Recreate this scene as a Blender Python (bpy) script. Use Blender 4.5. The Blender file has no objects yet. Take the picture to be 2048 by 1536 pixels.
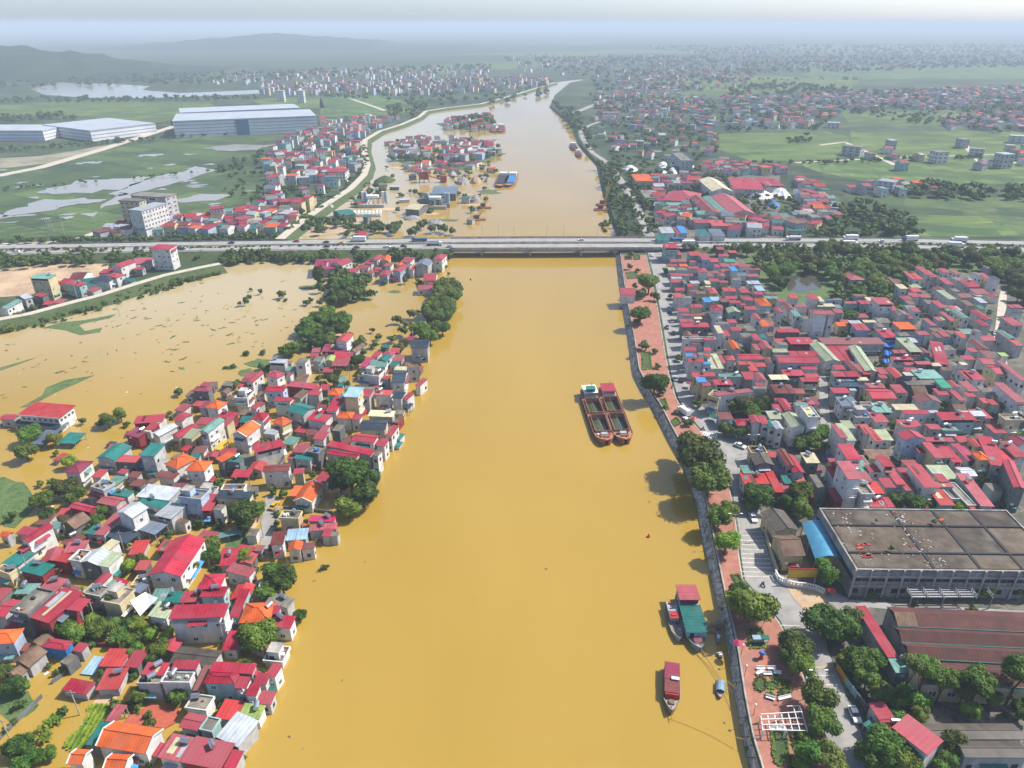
import bpy, math, random, re
import numpy as np
from mathutils import Vector, Matrix
from mathutils.geometry import tessellate_polygon
rnd = random.Random(7)
nrs = np.random.RandomState(5)
R = math.radians
S = bpy.context.scene
C = S.collection

# ------------------------------------------------------------------ camera, sky, sun, exposure
CAM_H = 140.0
F_PX = 1421.0                       # focal length for a 2048 px wide picture
PITCH = math.atan(720.0 / F_PX)     # the true horizon lies 720 px above the picture's middle
cam_d = bpy.data.cameras.new('camera')
cam_d.sensor_width = 36.0
cam_d.lens = 36.0 * F_PX / 2048.0
cam_d.clip_start = 1.0
cam_d.clip_end = 120000.0
cam = bpy.data.objects.new('camera', cam_d)
C.objects.link(cam)
cam.location = (0, 0, CAM_H)
cam.rotation_euler = (math.pi / 2 - PITCH, 0, 0)
S.camera = cam

SUN_AZ, SUN_EL = R(74), R(50)       # azimuth from +Y (view direction) towards +X (right)
W = bpy.data.worlds.new('World')
S.world = W
W.use_nodes = True
wn = W.node_tree.nodes
sky = wn.new('ShaderNodeTexSky')
sky.sky_type = 'NISHITA'
sky.sun_disc = False
sky.sun_elevation = SUN_EL
sky.sun_rotation = SUN_AZ
sky.altitude = 50
sky.air_density = 0.62
sky.dust_density = 1.35
sky.ozone_density = 2.2
wn['Background'].inputs[1].default_value = 0.15
W.node_tree.links.new(sky.outputs[0], wn['Background'].inputs[0])
sun_d = bpy.data.lights.new('sun', 'SUN')
sun_d.energy = 4.6
sun_d.angle = R(0.6)
sun_d.color = (1.0, 0.94, 0.84)
sun = bpy.data.objects.new('sun', sun_d)
C.objects.link(sun)
sun.rotation_euler = (math.pi / 2 - SUN_EL, 0, math.pi - SUN_AZ)
S.view_settings.view_transform = 'Standard'
S.view_settings.look = 'None'
S.view_settings.gamma = 1.0
S.view_settings.use_curve_mapping = False
S.view_settings.exposure = 0.62
S.render.engine = 'CYCLES'
S.cycles.use_denoising = True
S.cycles.max_bounces = 5
S.cycles.diffuse_bounces = 2
S.cycles.glossy_bounces = 2
S.cycles.transmission_bounces = 2
S.cycles.transparent_max_bounces = 6
S.cycles.volume_bounces = 0
S.cycles.caustics_reflective = False
S.cycles.caustics_refractive = False

# ------------------------------------------------------------------ from a sight line to a point of the place
_f = Vector((0, math.cos(PITCH), -math.sin(PITCH)))
_u = Vector((0, math.sin(PITCH), math.cos(PITCH)))
_r = Vector((1, 0, 0))
def at(px, py, z=0.0):
    d = _f + _r * ((px - 1024) / F_PX) + _u * ((768 - py) / F_PX)
    t = (z - CAM_H) / d.z
    return Vector((d.x * t, d.y * t, z))
def depth(p):
    return (Vector(p) - Vector((0, 0, CAM_H))).dot(_f)
def pix(p):
    q = Vector(p) - Vector((0, 0, CAM_H)); w = q.dot(_f)
    return 1024 + F_PX * q.x / w, 768 - F_PX * q.dot(_u) / w
def mpp(p):
    return depth(p) / F_PX

# ------------------------------------------------------------------ materials
MATS = {}
def new_mat(name):
    m = bpy.data.materials.new(name); m.use_nodes = True
    return m, m.node_tree.nodes, m.node_tree.links
def mat(name, col, rough=0.7, var=0.25, scale=0.6, spec=0.3, metal=0.0, rand=0.25, streak=0.0, seams=0.0, bump=0.0, stain=None, fade=None):
    """plain surface: base colour, blotchy wear in world space, a little difference from object to object"""
    if name in MATS: return MATS[name]
    m, n, l = new_mat(name)
    b = n['Principled BSDF']
    b.inputs['Roughness'].default_value = rough
    b.inputs['Specular IOR Level'].default_value = spec
    b.inputs['Metallic'].default_value = metal
    geo = n.new('ShaderNodeNewGeometry')
    oi = n.new('ShaderNodeObjectInfo')
    tex = n.new('ShaderNodeTexNoise'); tex.inputs['Scale'].default_value = scale; tex.inputs['Detail'].default_value = 5; tex.inputs['Roughness'].default_value = 0.65
    mp = n.new('ShaderNodeMapping')
    l.new(geo.outputs['Position'], mp.inputs[0]); l.new(mp.outputs[0], tex.inputs['Vector'])
    if streak: mp.inputs['Scale'].default_value = (1, 1, streak)
    ramp = n.new('ShaderNodeMapRange'); ramp.inputs['From Min'].default_value = 0.3; ramp.inputs['From Max'].default_value = 0.72
    ramp.inputs['To Min'].default_value = 1 - var; ramp.inputs['To Max'].default_value = 1 + var * 0.6
    l.new(tex.outputs['Fac'], ramp.inputs['Value'])
    r2 = n.new('ShaderNodeMapRange'); r2.inputs['To Min'].default_value = 1 - rand; r2.inputs['To Max'].default_value = 1 + rand * 0.7
    l.new(oi.outputs['Random'], r2.inputs['Value'])
    mul = n.new('ShaderNodeMath'); mul.operation = 'MULTIPLY'
    l.new(ramp.outputs[0], mul.inputs[0]); l.new(r2.outputs[0], mul.inputs[1])
    last = mul.outputs[0]
    if seams:
        uv = n.new('ShaderNodeUVMap')
        wv = n.new('ShaderNodeTexWave'); wv.inputs['Scale'].default_value = seams; wv.bands_direction = 'X'
        l.new(uv.outputs[0], wv.inputs['Vector'])
        r3 = n.new('ShaderNodeMapRange'); r3.inputs['From Min'].default_value = 0.0; r3.inputs['From Max'].default_value = 0.25
        r3.inputs['To Min'].default_value = 0.74; r3.inputs['To Max'].default_value = 1.0
        l.new(wv.outputs['Fac'], r3.inputs['Value'])
        m3 = n.new('ShaderNodeMath'); m3.operation = 'MULTIPLY'
        l.new(last, m3.inputs[0]); l.new(r3.outputs[0], m3.inputs[1]); last = m3.outputs[0]
        bp = n.new('ShaderNodeBump'); bp.inputs['Strength'].default_value = 0.25; bp.inputs['Distance'].default_value = 0.05
        l.new(wv.outputs['Fac'], bp.inputs['Height']); l.new(bp.outputs[0], b.inputs['Normal'])
    vm = n.new('ShaderNodeVectorMath'); vm.operation = 'SCALE'; vm.inputs[0].default_value = col[:3]
    l.new(last, vm.inputs['Scale'])
    out = vm.outputs[0]
    if stain:
        t2 = n.new('ShaderNodeTexNoise'); t2.inputs['Scale'].default_value = scale * 0.45; t2.inputs['Detail'].default_value = 6
        m2 = n.new('ShaderNodeMapping'); m2.inputs['Location'].default_value = (31, 17, 5)
        l.new(geo.outputs['Position'], m2.inputs[0]); l.new(m2.outputs[0], t2.inputs['Vector'])
        rr = n.new('ShaderNodeMapRange'); rr.inputs['From Min'].default_value = 0.5; rr.inputs['From Max'].default_value = 0.68; rr.inputs['To Max'].default_value = stain[3]
        l.new(t2.outputs['Fac'], rr.inputs['Value'])
        mx = n.new('ShaderNodeMix'); mx.data_type = 'RGBA'
        l.new(rr.outputs[0], mx.inputs['Factor']); l.new(out, mx.inputs['A']); mx.inputs['B'].default_value = (*stain[:3], 1)
        out = mx.outputs['Result']
    if fade:      # sun-bleached sheets: from house to house and in patches
        t4 = n.new('ShaderNodeTexNoise'); t4.inputs['Scale'].default_value = 0.11; t4.inputs['Detail'].default_value = 2
        l.new(geo.outputs['Position'], t4.inputs['Vector'])
        f4 = n.new('ShaderNodeMapRange'); f4.inputs['From Min'].default_value = .42; f4.inputs['From Max'].default_value = .68; f4.inputs['To Max'].default_value = .28
        l.new(t4.outputs['Fac'], f4.inputs['Value'])
        w4 = n.new('ShaderNodeTexWhiteNoise'); w4.noise_dimensions = '1D'; l.new(oi.outputs['Random'], w4.inputs['W'])
        f5 = n.new('ShaderNodeMapRange'); f5.inputs['From Min'].default_value = .55; f5.inputs['To Max'].default_value = .5; l.new(w4.outputs['Value'], f5.inputs['Value'])
        ad = n.new('ShaderNodeMath'); ad.operation = 'MAXIMUM'; l.new(f4.outputs[0], ad.inputs[0]); l.new(f5.outputs[0], ad.inputs[1])
        m5 = n.new('ShaderNodeMix'); m5.data_type = 'RGBA'; l.new(ad.outputs[0], m5.inputs['Factor']); l.new(out, m5.inputs['A']); m5.inputs['B'].default_value = (*fade, 1); out = m5.outputs['Result']
    l.new(out, b.inputs['Base Color'])
    if bump:
        bp = n.new('ShaderNodeBump'); bp.inputs['Strength'].default_value = bump; bp.inputs['Distance'].default_value = 0.3
        l.new(tex.outputs['Fac'], bp.inputs['Height']); l.new(bp.outputs[0], b.inputs['Normal'])
    MATS[name] = m
    return m
def mix_mat(name, c1, c2, scale, rough=0.9, lo=0.42, hi=0.58, c3=None, detail=6, stretch=None, bump=0.0, spec=0.2, plots=None):
    """ground cover: two or three colours in irregular patches"""
    if name in MATS: return MATS[name]
    m, n, l = new_mat(name); b = n['Principled BSDF']
    b.inputs['Roughness'].default_value = rough; b.inputs['Specular IOR Level'].default_value = spec
    geo = n.new('ShaderNodeNewGeometry'); mp = n.new('ShaderNodeMapping'); l.new(geo.outputs['Position'], mp.inputs[0])
    if stretch: mp.inputs['Scale'].default_value = stretch
    t = n.new('ShaderNodeTexNoise'); t.inputs['Scale'].default_value = scale; t.inputs['Detail'].default_value = detail; t.inputs['Roughness'].default_value = 0.62
    l.new(mp.outputs[0], t.inputs['Vector'])
    r = n.new('ShaderNodeMapRange'); r.inputs['From Min'].default_value = lo; r.inputs['From Max'].default_value = hi
    l.new(t.outputs['Fac'], r.inputs['Value'])
    mx = n.new('ShaderNodeMix'); mx.data_type = 'RGBA'; mx.inputs['A'].default_value = (*c1, 1); mx.inputs['B'].default_value = (*c2, 1)
    l.new(r.outputs[0], mx.inputs['Factor']); out = mx.outputs['Result']
    if c3:
        t2 = n.new('ShaderNodeTexNoise'); t2.inputs['Scale'].default_value = scale * 7; t2.inputs['Detail'].default_value = 4
        l.new(mp.outputs[0], t2.inputs['Vector'])
        r2 = n.new('ShaderNodeMapRange'); r2.inputs['From Min'].default_value = 0.5; r2.inputs['From Max'].default_value = 0.66
        l.new(t2.outputs['Fac'], r2.inputs['Value'])
        m2 = n.new('ShaderNodeMix'); m2.data_type = 'RGBA'; l.new(out, m2.inputs['A']); m2.inputs['B'].default_value = (*c3, 1)
        l.new(r2.outputs[0], m2.inputs['Factor']); out = m2.outputs['Result']
    if plots:     # plots of crop with bunds between them
        bk = n.new('ShaderNodeTexBrick'); bk.inputs['Scale'].default_value = 1.0; bk.inputs['Brick Width'].default_value = plots[0]; bk.inputs['Row Height'].default_value = plots[1]; bk.inputs['Mortar Size'].default_value = plots[2]; bk.inputs['Mortar Smooth'].default_value = .3
        bk.offset = .37; bk.inputs['Color1'].default_value = (.62, .66, .70, 1); bk.inputs['Color2'].default_value = (1.3, 1.25, 1.1, 1); bk.inputs['Mortar'].default_value = (.75, .70, .70, 1)
        mq = n.new('ShaderNodeMapping'); mq.inputs['Rotation'].default_value = (0, 0, plots[3]); l.new(geo.outputs['Position'], mq.inputs[0]); l.new(mq.outputs[0], bk.inputs['Vector'])
        mu = n.new('ShaderNodeMix'); mu.data_type = 'RGBA'; mu.blend_type = 'MULTIPLY'; mu.inputs['Factor'].default_value = 1; l.new(out, mu.inputs['A']); l.new(bk.outputs['Color'], mu.inputs['B']); out = mu.outputs['Result']
    l.new(out, b.inputs['Base Color'])
    if bump:
        bp = n.new('ShaderNodeBump'); bp.inputs['Strength'].default_value = bump; bp.inputs['Distance'].default_value = 0.5
        l.new(t.outputs['Fac'], bp.inputs['Height']); l.new(bp.outputs[0], b.inputs['Normal'])
    MATS[name] = m
    return m
def water_mat(name, c1, c2, scale=0.012, rough=0.16, c3=None):
    m, n, l = new_mat(name); b = n['Principled BSDF']
    geo = n.new('ShaderNodeNewGeometry'); mp = n.new('ShaderNodeMapping'); l.new(geo.outputs['Position'], mp.inputs[0])
    mp.inputs['Scale'].default_value = (1, 0.35, 1)
    t = n.new('ShaderNodeTexNoise'); t.inputs['Scale'].default_value = scale; t.inputs['Detail'].default_value = 7; t.inputs['Roughness'].default_value = 0.5; t.inputs['Distortion'].default_value = 0.4
    l.new(mp.outputs[0], t.inputs['Vector'])
    r = n.new('ShaderNodeMapRange'); r.inputs['From Min'].default_value = 0.30; r.inputs['From Max'].default_value = 0.70
    l.new(t.outputs['Fac'], r.inputs['Value'])
    mx = n.new('ShaderNodeMix'); mx.data_type = 'RGBA'; mx.inputs['A'].default_value = (*c1, 1); mx.inputs['B'].default_value = (*c2, 1)
    l.new(r.outputs[0], mx.inputs['Factor']); last = mx.outputs['Result']
    if c3:      # paler grazing-angle sheen of the distant left flood, painted into its base colour
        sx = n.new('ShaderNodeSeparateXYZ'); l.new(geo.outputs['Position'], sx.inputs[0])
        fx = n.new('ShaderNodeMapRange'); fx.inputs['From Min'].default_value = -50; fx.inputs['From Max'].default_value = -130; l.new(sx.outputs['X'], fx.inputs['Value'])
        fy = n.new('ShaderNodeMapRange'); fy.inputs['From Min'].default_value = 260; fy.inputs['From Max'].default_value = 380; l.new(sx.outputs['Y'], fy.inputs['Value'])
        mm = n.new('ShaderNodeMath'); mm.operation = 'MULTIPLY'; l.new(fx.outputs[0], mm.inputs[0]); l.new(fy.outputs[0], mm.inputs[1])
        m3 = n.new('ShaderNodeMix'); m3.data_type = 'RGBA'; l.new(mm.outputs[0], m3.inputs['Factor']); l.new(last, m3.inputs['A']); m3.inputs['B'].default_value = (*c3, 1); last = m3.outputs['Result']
    l.new(last, b.inputs['Base Color'])
    b.inputs['Roughness'].default_value = rough; b.inputs['IOR'].default_value = 1.45
    w = n.new('ShaderNodeTexNoise'); w.inputs['Scale'].default_value = 0.45; w.inputs['Detail'].default_value = 5
    mp2 = n.new('ShaderNodeMapping'); mp2.inputs['Scale'].default_value = (1, 0.6, 1); l.new(geo.outputs['Position'], mp2.inputs[0]); l.new(mp2.outputs[0], w.inputs['Vector'])
    bp = n.new('ShaderNodeBump'); bp.inputs['Strength'].default_value = 0.2; bp.inputs['Distance'].default_value = 0.2
    l.new(w.outputs['Fac'], bp.inputs['Height']); l.new(bp.outputs[0], b.inputs['Normal'])
    MATS[name] = m
    return m
def leaf_mat(name, dark, light, rand=0.45):
    m, n, l = new_mat(name); b = n['Principled BSDF']
    b.inputs['Roughness'].default_value = 0.62; b.inputs['Specular IOR Level'].default_value = 0.25
    geo = n.new('ShaderNodeNewGeometry'); oi = n.new('ShaderNodeObjectInfo')
    t = n.new('ShaderNodeTexNoise'); t.inputs['Scale'].default_value = 0.55; t.inputs['Detail'].default_value = 4
    l.new(geo.outputs['Position'], t.inputs['Vector'])
    r = n.new('ShaderNodeMapRange'); r.inputs['From Min'].default_value = 0.35; r.inputs['From Max'].default_value = 0.68
    l.new(t.outputs['Fac'], r.inputs['Value'])
    mx = n.new('ShaderNodeMix'); mx.data_type = 'RGBA'; mx.inputs['A'].default_value = (*dark, 1); mx.inputs['B'].default_value = (*light, 1)
    l.new(r.outputs[0], mx.inputs['Factor'])
    hs = n.new('ShaderNodeHueSaturation'); l.new(mx.outputs['Result'], hs.inputs['Color'])
    r2 = n.new('ShaderNodeMapRange'); r2.inputs['To Min'].default_value = 1 - rand; r2.inputs['To Max'].default_value = 1 + rand
    l.new(oi.outputs['Random'], r2.inputs['Value']); l.new(r2.outputs[0], hs.inputs['Value'])
    r3 = n.new('ShaderNodeMapRange'); r3.inputs['To Min'].default_value = 0.455; r3.inputs['To Max'].default_value = 0.515
    wn_ = n.new('ShaderNodeTexWhiteNoise'); wn_.noise_dimensions = '1D'; l.new(oi.outputs['Random'], wn_.inputs['W'])
    l.new(wn_.outputs['Value'], r3.inputs['Value']); l.new(r3.outputs[0], hs.inputs['Hue'])
    l.new(hs.outputs[0], b.inputs['Base Color'])
    tr = n.new('ShaderNodeBsdfTranslucent'); l.new(hs.outputs[0], tr.inputs['Color']); ms = n.new('ShaderNodeMixShader'); ms.inputs[0].default_value = .28
    l.new(b.outputs[0], ms.inputs[1]); l.new(tr.outputs[0], ms.inputs[2]); l.new(ms.outputs[0], n['Material Output'].inputs['Surface'])
    MATS[name] = m
    return m

ROOF = {  # colour code -> (linear colour, words)
 'R': ((.36, .017, .042), 'crimson'), 'E': ((.45, .035, .035), 'bright red'), 'P': ((.36, .085, .10), 'faded pink'),
 'V': ((.23, .018, .055), 'purple'), 'X': ((.42, .016, .09), 'magenta'), 'O': ((.66, .125, .030), 'orange tiled'),
 'G': ((.022, .165, .145), 'teal'), 'T': ((.15, .30, .26), 'pale teal'), 'L': ((.33, .39, .25), 'sage green'),
 'J': ((.03, .36, .20), 'bright green'), 'I': ((.36, .48, .14), 'lime green'), 'B': ((.14, .18, .24), 'slate blue'), 'D': ((.035, .055, .080), 'dark slate'),
 'N': ((.20, .125, .085), 'old brown'), 'M': ((.165, .035, .028), 'maroon'), 'W': ((.42, .46, .50), 'pale grey'),
 'C': ((.21, .19, .155), 'concrete'), 'U': ((.06, .27, .60), 'bright blue'), 'Q': ((.33, .50, .62), 'pale blue'),
 'Y': ((.60, .55, .35), 'cream'), 'K': ((.72, .38, .03), 'yellow'), 'Z': ((.085, .072, .060), 'blackened')}
WALL = {'w': ((.66, .65, .62), 'white'), 'c': ((.42, .42, .42), 'grey'), 'b': ((.38, .46, .58), 'pale blue'), 'y': ((.58, .49, .29), 'cream'),
 'd': ((.15, .155, .155), 'sooty'), 'r': ((.25, .035, .04), 'dark red'), 't': ((.30, .46, .44), 'pale teal'), 'u': ((.03, .22, .55), 'blue')}
ROOFM = {}
for k, (c, wd) in ROOF.items():
    tile = k in 'ON'
    ROOFM[k] = mat('roof ' + wd, c, rough=0.55 if not tile else 0.8, var=0.30 if k not in 'CNZ' else 0.5, scale=0.35, spec=0.18, rand=0.25, seams=(0.30 if not tile else 0.45) if k not in 'CZ' else 0,
                   stain=(c[0] * .55 + .05, c[1] * .55 + .045, c[2] * .55 + .04, 0.68) if k not in 'C' else (.09, .085, .075, .8), fade=tuple(.5 * q + w_ for q, w_ in zip(c, (.17, .11, .11))) if k in 'RVEMX' else None)
WALLM = {}
for k, (c, wd) in WALL.items():
    WALLM[k] = mat('wall ' + wd, c, rough=0.85, var=0.22, scale=0.8, streak=0.18, rand=0.12, stain=(c[0] * .45, c[1] * .45, c[2] * .43, 0.55))
concrete = mat('concrete', (.42, .40, .36), 0.9, 0.35, 0.5, rand=0.1, stain=(.15, .14, .12, .6))
dark_conc = mat('dark stained concrete', (.16, .15, .135), 0.9, 0.4, 0.5, rand=0.1, stain=(.06, .058, .05, .7))
steel = mat('stainless steel', (.6, .62, .64), 0.3, 0.1, metal=0.9, rand=0.1)
grey_metal = mat('grey painted metal', (.30, .31, .33), 0.5, 0.2, rand=0.2)
white_paint = mat('white paint', (.75, .75, .73), 0.6, 0.15, rand=0.05)
yellow_paint = mat('yellow paint', (.62, .40, .05), 0.6, 0.2, rand=0.05)
red_paint = mat('red paint', (.50, .03, .03), 0.5, 0.2, rand=0.1)
blue_paint = mat('blue paint', (.04, .16, .45), 0.5, 0.2, rand=0.1)
rust = mat('rusty steel', (.31, .135, .07), 0.75, 0.45, 0.8, rand=0.15, stain=(.36, .16, .10, .6))
glass = mat('window glass', (.03, .04, .055), 0.12, 0.1, spec=0.6, rand=0.4)
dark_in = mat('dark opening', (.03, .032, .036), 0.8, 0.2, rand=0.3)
wood = mat('weathered wood', (.22, .14, .08), 0.85, 0.35, 0.9, rand=0.2)
black_rub = mat('black rubber', (.02, .02, .02), 0.8, 0.1, rand=0)
bark = mat('bark', (.11, .085, .06), 0.95, 0.3, 1.5, rand=0.2)
asphalt = mat('asphalt', (.30, .29, .275), 0.9, 0.22, 0.25, rand=0, stain=(.17, .16, .15, .5))
hw_asphalt = mat('pale highway asphalt', (.30, .29, .27), 0.9, 0.18, 0.15, rand=0)
lane_conc = mat('pale concrete lane', (.48, .43, .35), 0.9, 0.2, 0.3, rand=0)
brick = mat('red brick paving', (.36, .155, .11), 0.9, 0.28, 0.5, rand=0, stain=(.24, .15, .12, .6))
town_gr = mix_mat('trodden town ground', (.17, .15, .125), (.10, .095, .085), 0.12, c3=(.06, .075, .04))
earth = mix_mat('bare earth', (.50, .36, .22), (.34, .23, .14), 0.06, c3=(.42, .33, .24))
grass_g = mix_mat('grass', (.040, .075, .022), (.065, .098, .032), 0.25, c3=(.10, .095, .05), bump=0.4)
weed_g = mix_mat('water weeds', (.045, .11, .03), (.09, .15, .05), 0.3, c3=(.16, .15, .07), bump=0.6)
field_a = mix_mat('green field', (.075, .135, .036), (.055, .11, .032), 0.012, plots=(52, 21, .9, .3), c3=(.12, .17, .06), stretch=(1, .5, 1))
field_b = mix_mat('yellow green paddy', (.105, .155, .040), (.075, .125, .034), 0.010, c3=(.095, .135, .045), plots=(44, 18, .8, -.2), stretch=(1, .5, 1))
field_c = mix_mat('dark wet field', (.045, .085, .034), (.07, .12, .04), 0.02, c3=(.10, .12, .05), plots=(70, 30, .9, .5), stretch=(.6, 1, 1))
ground_m = mix_mat('plain', (.050, .080, .036), (.028, .052, .026), 0.006, plots=(160, 70, 3, .2), c3=(.085, .105, .055), lo=.38, hi=.62, stretch=(.6, 1, 1))
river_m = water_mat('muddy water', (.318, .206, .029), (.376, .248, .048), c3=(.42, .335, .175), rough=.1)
puddle_m = water_mat('grey flood water', (.26, .245, .21), (.32, .30, .25))
pond_m = water_mat('dark pond water', (.05, .05, .04), (.07, .07, .055), rough=0.05)
leaf_d = leaf_mat('dark leaves', (.042, .104, .012), (.120, .215, .026))
leaf_l = leaf_mat('light leaves', (.075, .175, .012), (.20, .32, .026))
leaf_o = leaf_mat('olive leaves', (.060, .100, .018), (.155, .190, .040))
leaf_f = leaf_mat('far leaves', (.052, .112, .020), (.135, .220, .040))

# ------------------------------------------------------------------ mesh and object helpers
class MB:
    def __init__(s): s.v = []; s.f = []; s.m = []; s.mats = []; s.uv = {}
    def mi(s, m):
        if m not in s.mats: s.mats.append(m)
        return s.mats.index(m)
    def face(s, pts, m, uv=None):
        i = len(s.v); s.v += [tuple(p) for p in pts]; s.f.append(tuple(range(i, i + len(pts)))); s.m.append(s.mi(m))
        if uv: s.uv[len(s.f) - 1] = uv
    def box(s, x0, y0, z0, x1, y1, z1, m, M=None, skip=''):
        P = [Vector(p) for p in ((x0, y0, z0), (x1, y0, z0), (x1, y1, z0), (x0, y1, z0), (x0, y0, z1), (x1, y0, z1), (x1, y1, z1), (x0, y1, z1))]
        if M is not None: P = [M @ p for p in P]
        i = len(s.v); s.v += [tuple(p) for p in P]
        for k, q in (('b', (3, 2, 1, 0)), ('t', (4, 5, 6, 7)), ('f', (0, 1, 5, 4)), ('r', (1, 2, 6, 5)), ('k', (2, 3, 7, 6)), ('l', (3, 0, 4, 7))):
            if k not in skip: s.f.append(tuple(i + a for a in q)); s.m.append(s.mi(m))
    def beam(s, a, b, w, h, m):
        a = Vector(a); b = Vector(b); d = b - a; L = d.length
        if L < 1e-6: return
        x = d / L; up = Vector((0, 0, 1)) if abs(x.z) < .95 else Vector((1, 0, 0)); y = up.cross(x).normalized(); z = x.cross(y)
        M = Matrix(((x.x, y.x, z.x, a.x), (x.y, y.y, z.y, a.y), (x.z, y.z, z.z, a.z), (0, 0, 0, 1)))
        s.box(0, -w / 2, -h / 2, L, w / 2, h / 2, m, M)
    def cyl(s, a, b, r0, r1, m, n=8, cap=True):
        a = Vector(a); b = Vector(b); x = (b - a).normalized(); up = Vector((0, 0, 1)) if abs(x.z) < .95 else Vector((1, 0, 0))
        y = up.cross(x).normalized(); z = x.cross(y); i = len(s.v)
        for k in range(n):
            c, t = math.cos(2 * math.pi * k / n), math.sin(2 * math.pi * k / n)
            s.v.append(tuple(a + (y * c + z * t) * r0)); s.v.append(tuple(b + (y * c + z * t) * r1))
        for k in range(n):
            q = (k + 1) % n; s.f.append((i + 2 * k, i + 2 * q, i + 2 * q + 1, i + 2 * k + 1)); s.m.append(s.mi(m))
        if cap:
            s.f.append(tuple(i + 2 * k + 1 for k in range(n))); s.m.append(s.mi(m))
            s.f.append(tuple(i + 2 * k for k in reversed(range(n)))); s.m.append(s.mi(m))
    def add(s, o, M=None):
        i = len(s.v); n0 = len(s.f)
        s.v += [tuple(M @ Vector(p)) for p in o.v] if M is not None else o.v
        for k, f in enumerate(o.f):
            s.f.append(tuple(a + i for a in f)); s.m.append(s.mi(o.mats[o.m[k]]))
        for k, u in o.uv.items(): s.uv[n0 + k] = u
    def mesh(s, name):
        me = bpy.data.meshes.new(name); me.from_pydata(s.v, [], s.f)
        for m in s.mats: me.materials.append(m)
        me.polygons.foreach_set('material_index', s.m)
        if s.uv:
            ul = me.uv_layers.new(name='UVMap')
            for k, u in s.uv.items():
                ls = me.polygons[k].loop_start
                for j, q in enumerate(u): ul.data[ls + j].uv = q
        me.update()
        return me
    def build(s, name, parent=None, smooth=False):
        me = s.mesh(name)
        if smooth: me.polygons.foreach_set('use_smooth', [True] * len(me.polygons))
        return link(bpy.data.objects.new(name, me), parent)
def link(o, parent=None):
    C.objects.link(o)
    if parent is not None: o.parent = parent
    return o
def tag(o, label=None, cat=None, group=None, kind=None):
    if label: o['label'] = label
    if cat: o['category'] = cat
    if group: o['group'] = group
    if kind: o['kind'] = kind
    return o
def empty(name, loc=(0, 0, 0), rz=0.0, label=None, cat=None, group=None):
    o = bpy.data.objects.new(name, None); o.empty_display_size = 0.5; C.objects.link(o)
    o.location = loc; o.rotation_euler = (0, 0, rz)
    return tag(o, label, cat, group)
def inst(name, me, parent=None, loc=(0, 0, 0), rz=0.0, sc=(1, 1, 1)):
    o = bpy.data.objects.new(name, me); C.objects.link(o)
    o.location = loc; o.rotation_euler = (0, 0, rz); o.scale = sc
    if parent is not None: o.parent = parent
    return o
def copy_tree(o, parent=None):
    c = o.copy(); C.objects.link(c); c.parent = parent
    for ch in list(o.children): copy_tree(ch, c)
    return c
def poly_mb(pts, m, skirt=None, skirt_m=None):
    b = MB(); pts = [Vector(p) for p in pts]
    area = sum(pts[i].x * pts[i - 1].y - pts[i - 1].x * pts[i].y for i in range(len(pts)))
    if area > 0: pts = pts[::-1]
    b.v = [tuple(p) for p in pts]
    k = b.mi(m)
    for t in tessellate_polygon([pts]):
        a, c, d = (pts[i] for i in t)
        if (c - a).cross(d - a).z < 0: t = (t[0], t[2], t[1])
        b.f.append(tuple(t)); b.m.append(k)
    if skirt is not None:
        for i in range(len(pts)):
            p, q = pts[i - 1], pts[i]
            b.face([p, Vector((p.x, p.y, skirt)), Vector((q.x, q.y, skirt)), q], skirt_m or m)
    return b
def sheet(name, pxs, z, m, kind='structure', skirt=None, label=None, cat=None, parent=None, skirt_m=None):
    o = poly_mb([at(x, y, z) for x, y in pxs], m, skirt, skirt_m).build(name, parent)
    return tag(o, label, cat, kind=kind)
def strip_mb(line, wd, m, thick=0.0):
    """a band of given width along a 3-D line"""
    b = MB(); L = [Vector(p) for p in line]; lft = []; rgt = []
    for i, p in enumerate(L):
        d = (L[min(i + 1, len(L) - 1)] - L[max(i - 1, 0)]); d.z = 0; d.normalize(); nrm = Vector((-d.y, d.x, 0))
        lft.append(p + nrm * wd / 2); rgt.append(p - nrm * wd / 2)
    for i in range(len(L) - 1):
        b.face([rgt[i], rgt[i + 1], lft[i + 1], lft[i]], m)
        if thick:
            dn = Vector((0, 0, -thick))
            b.face([rgt[i] + dn, rgt[i + 1] + dn, rgt[i + 1], rgt[i]], m); b.face([lft[i], lft[i + 1], lft[i + 1] + dn, lft[i] + dn], m)
    return b
def dense(line, step):
    out = []
    for a, b in zip(line, line[1:]):
        a = Vector(a); b = Vector(b); n = max(1, int((b - a).length / step))
        out += [a.lerp(b, k / n) for k in range(n)]
    return out + [Vector(line[-1])]
def inside(pt, poly):
    x, y = pt; c = False; j = len(poly) - 1
    for i in range(len(poly)):
        xi, yi = poly[i]; xj, yj = poly[j]
        if (yi > y) != (yj > y) and x < (xj - xi) * (y - yi) / (yj - yi) + xi: c = not c
        j = i
    return c

# ------------------------------------------------------------------ the setting: plain, water, banks, fields
def ring_ground():
    xs = [-42000, -12000, -5000, -2500, -1200, -600, -300, 0, 300, 600, 1200, 2500, 5000, 12000, 42000]
    ys = [-3000, -200, 200, 600, 1000, 1500, 2200, 3200, 5000, 9000, 18000, 42000]
    b = MB(); k = b.mi(ground_m)
    for y in ys:
        for x in xs: b.v.append((x, y, -0.4))
    nx = len(xs)
    for j in range(len(ys) - 1):
        for i in range(nx - 1):
            a = j * nx + i; b.f.append((a, a + 1, a + 1 + nx, a + nx)); b.m.append(k)
    return b
tag(ring_ground().build('ground'), kind='structure')

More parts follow.
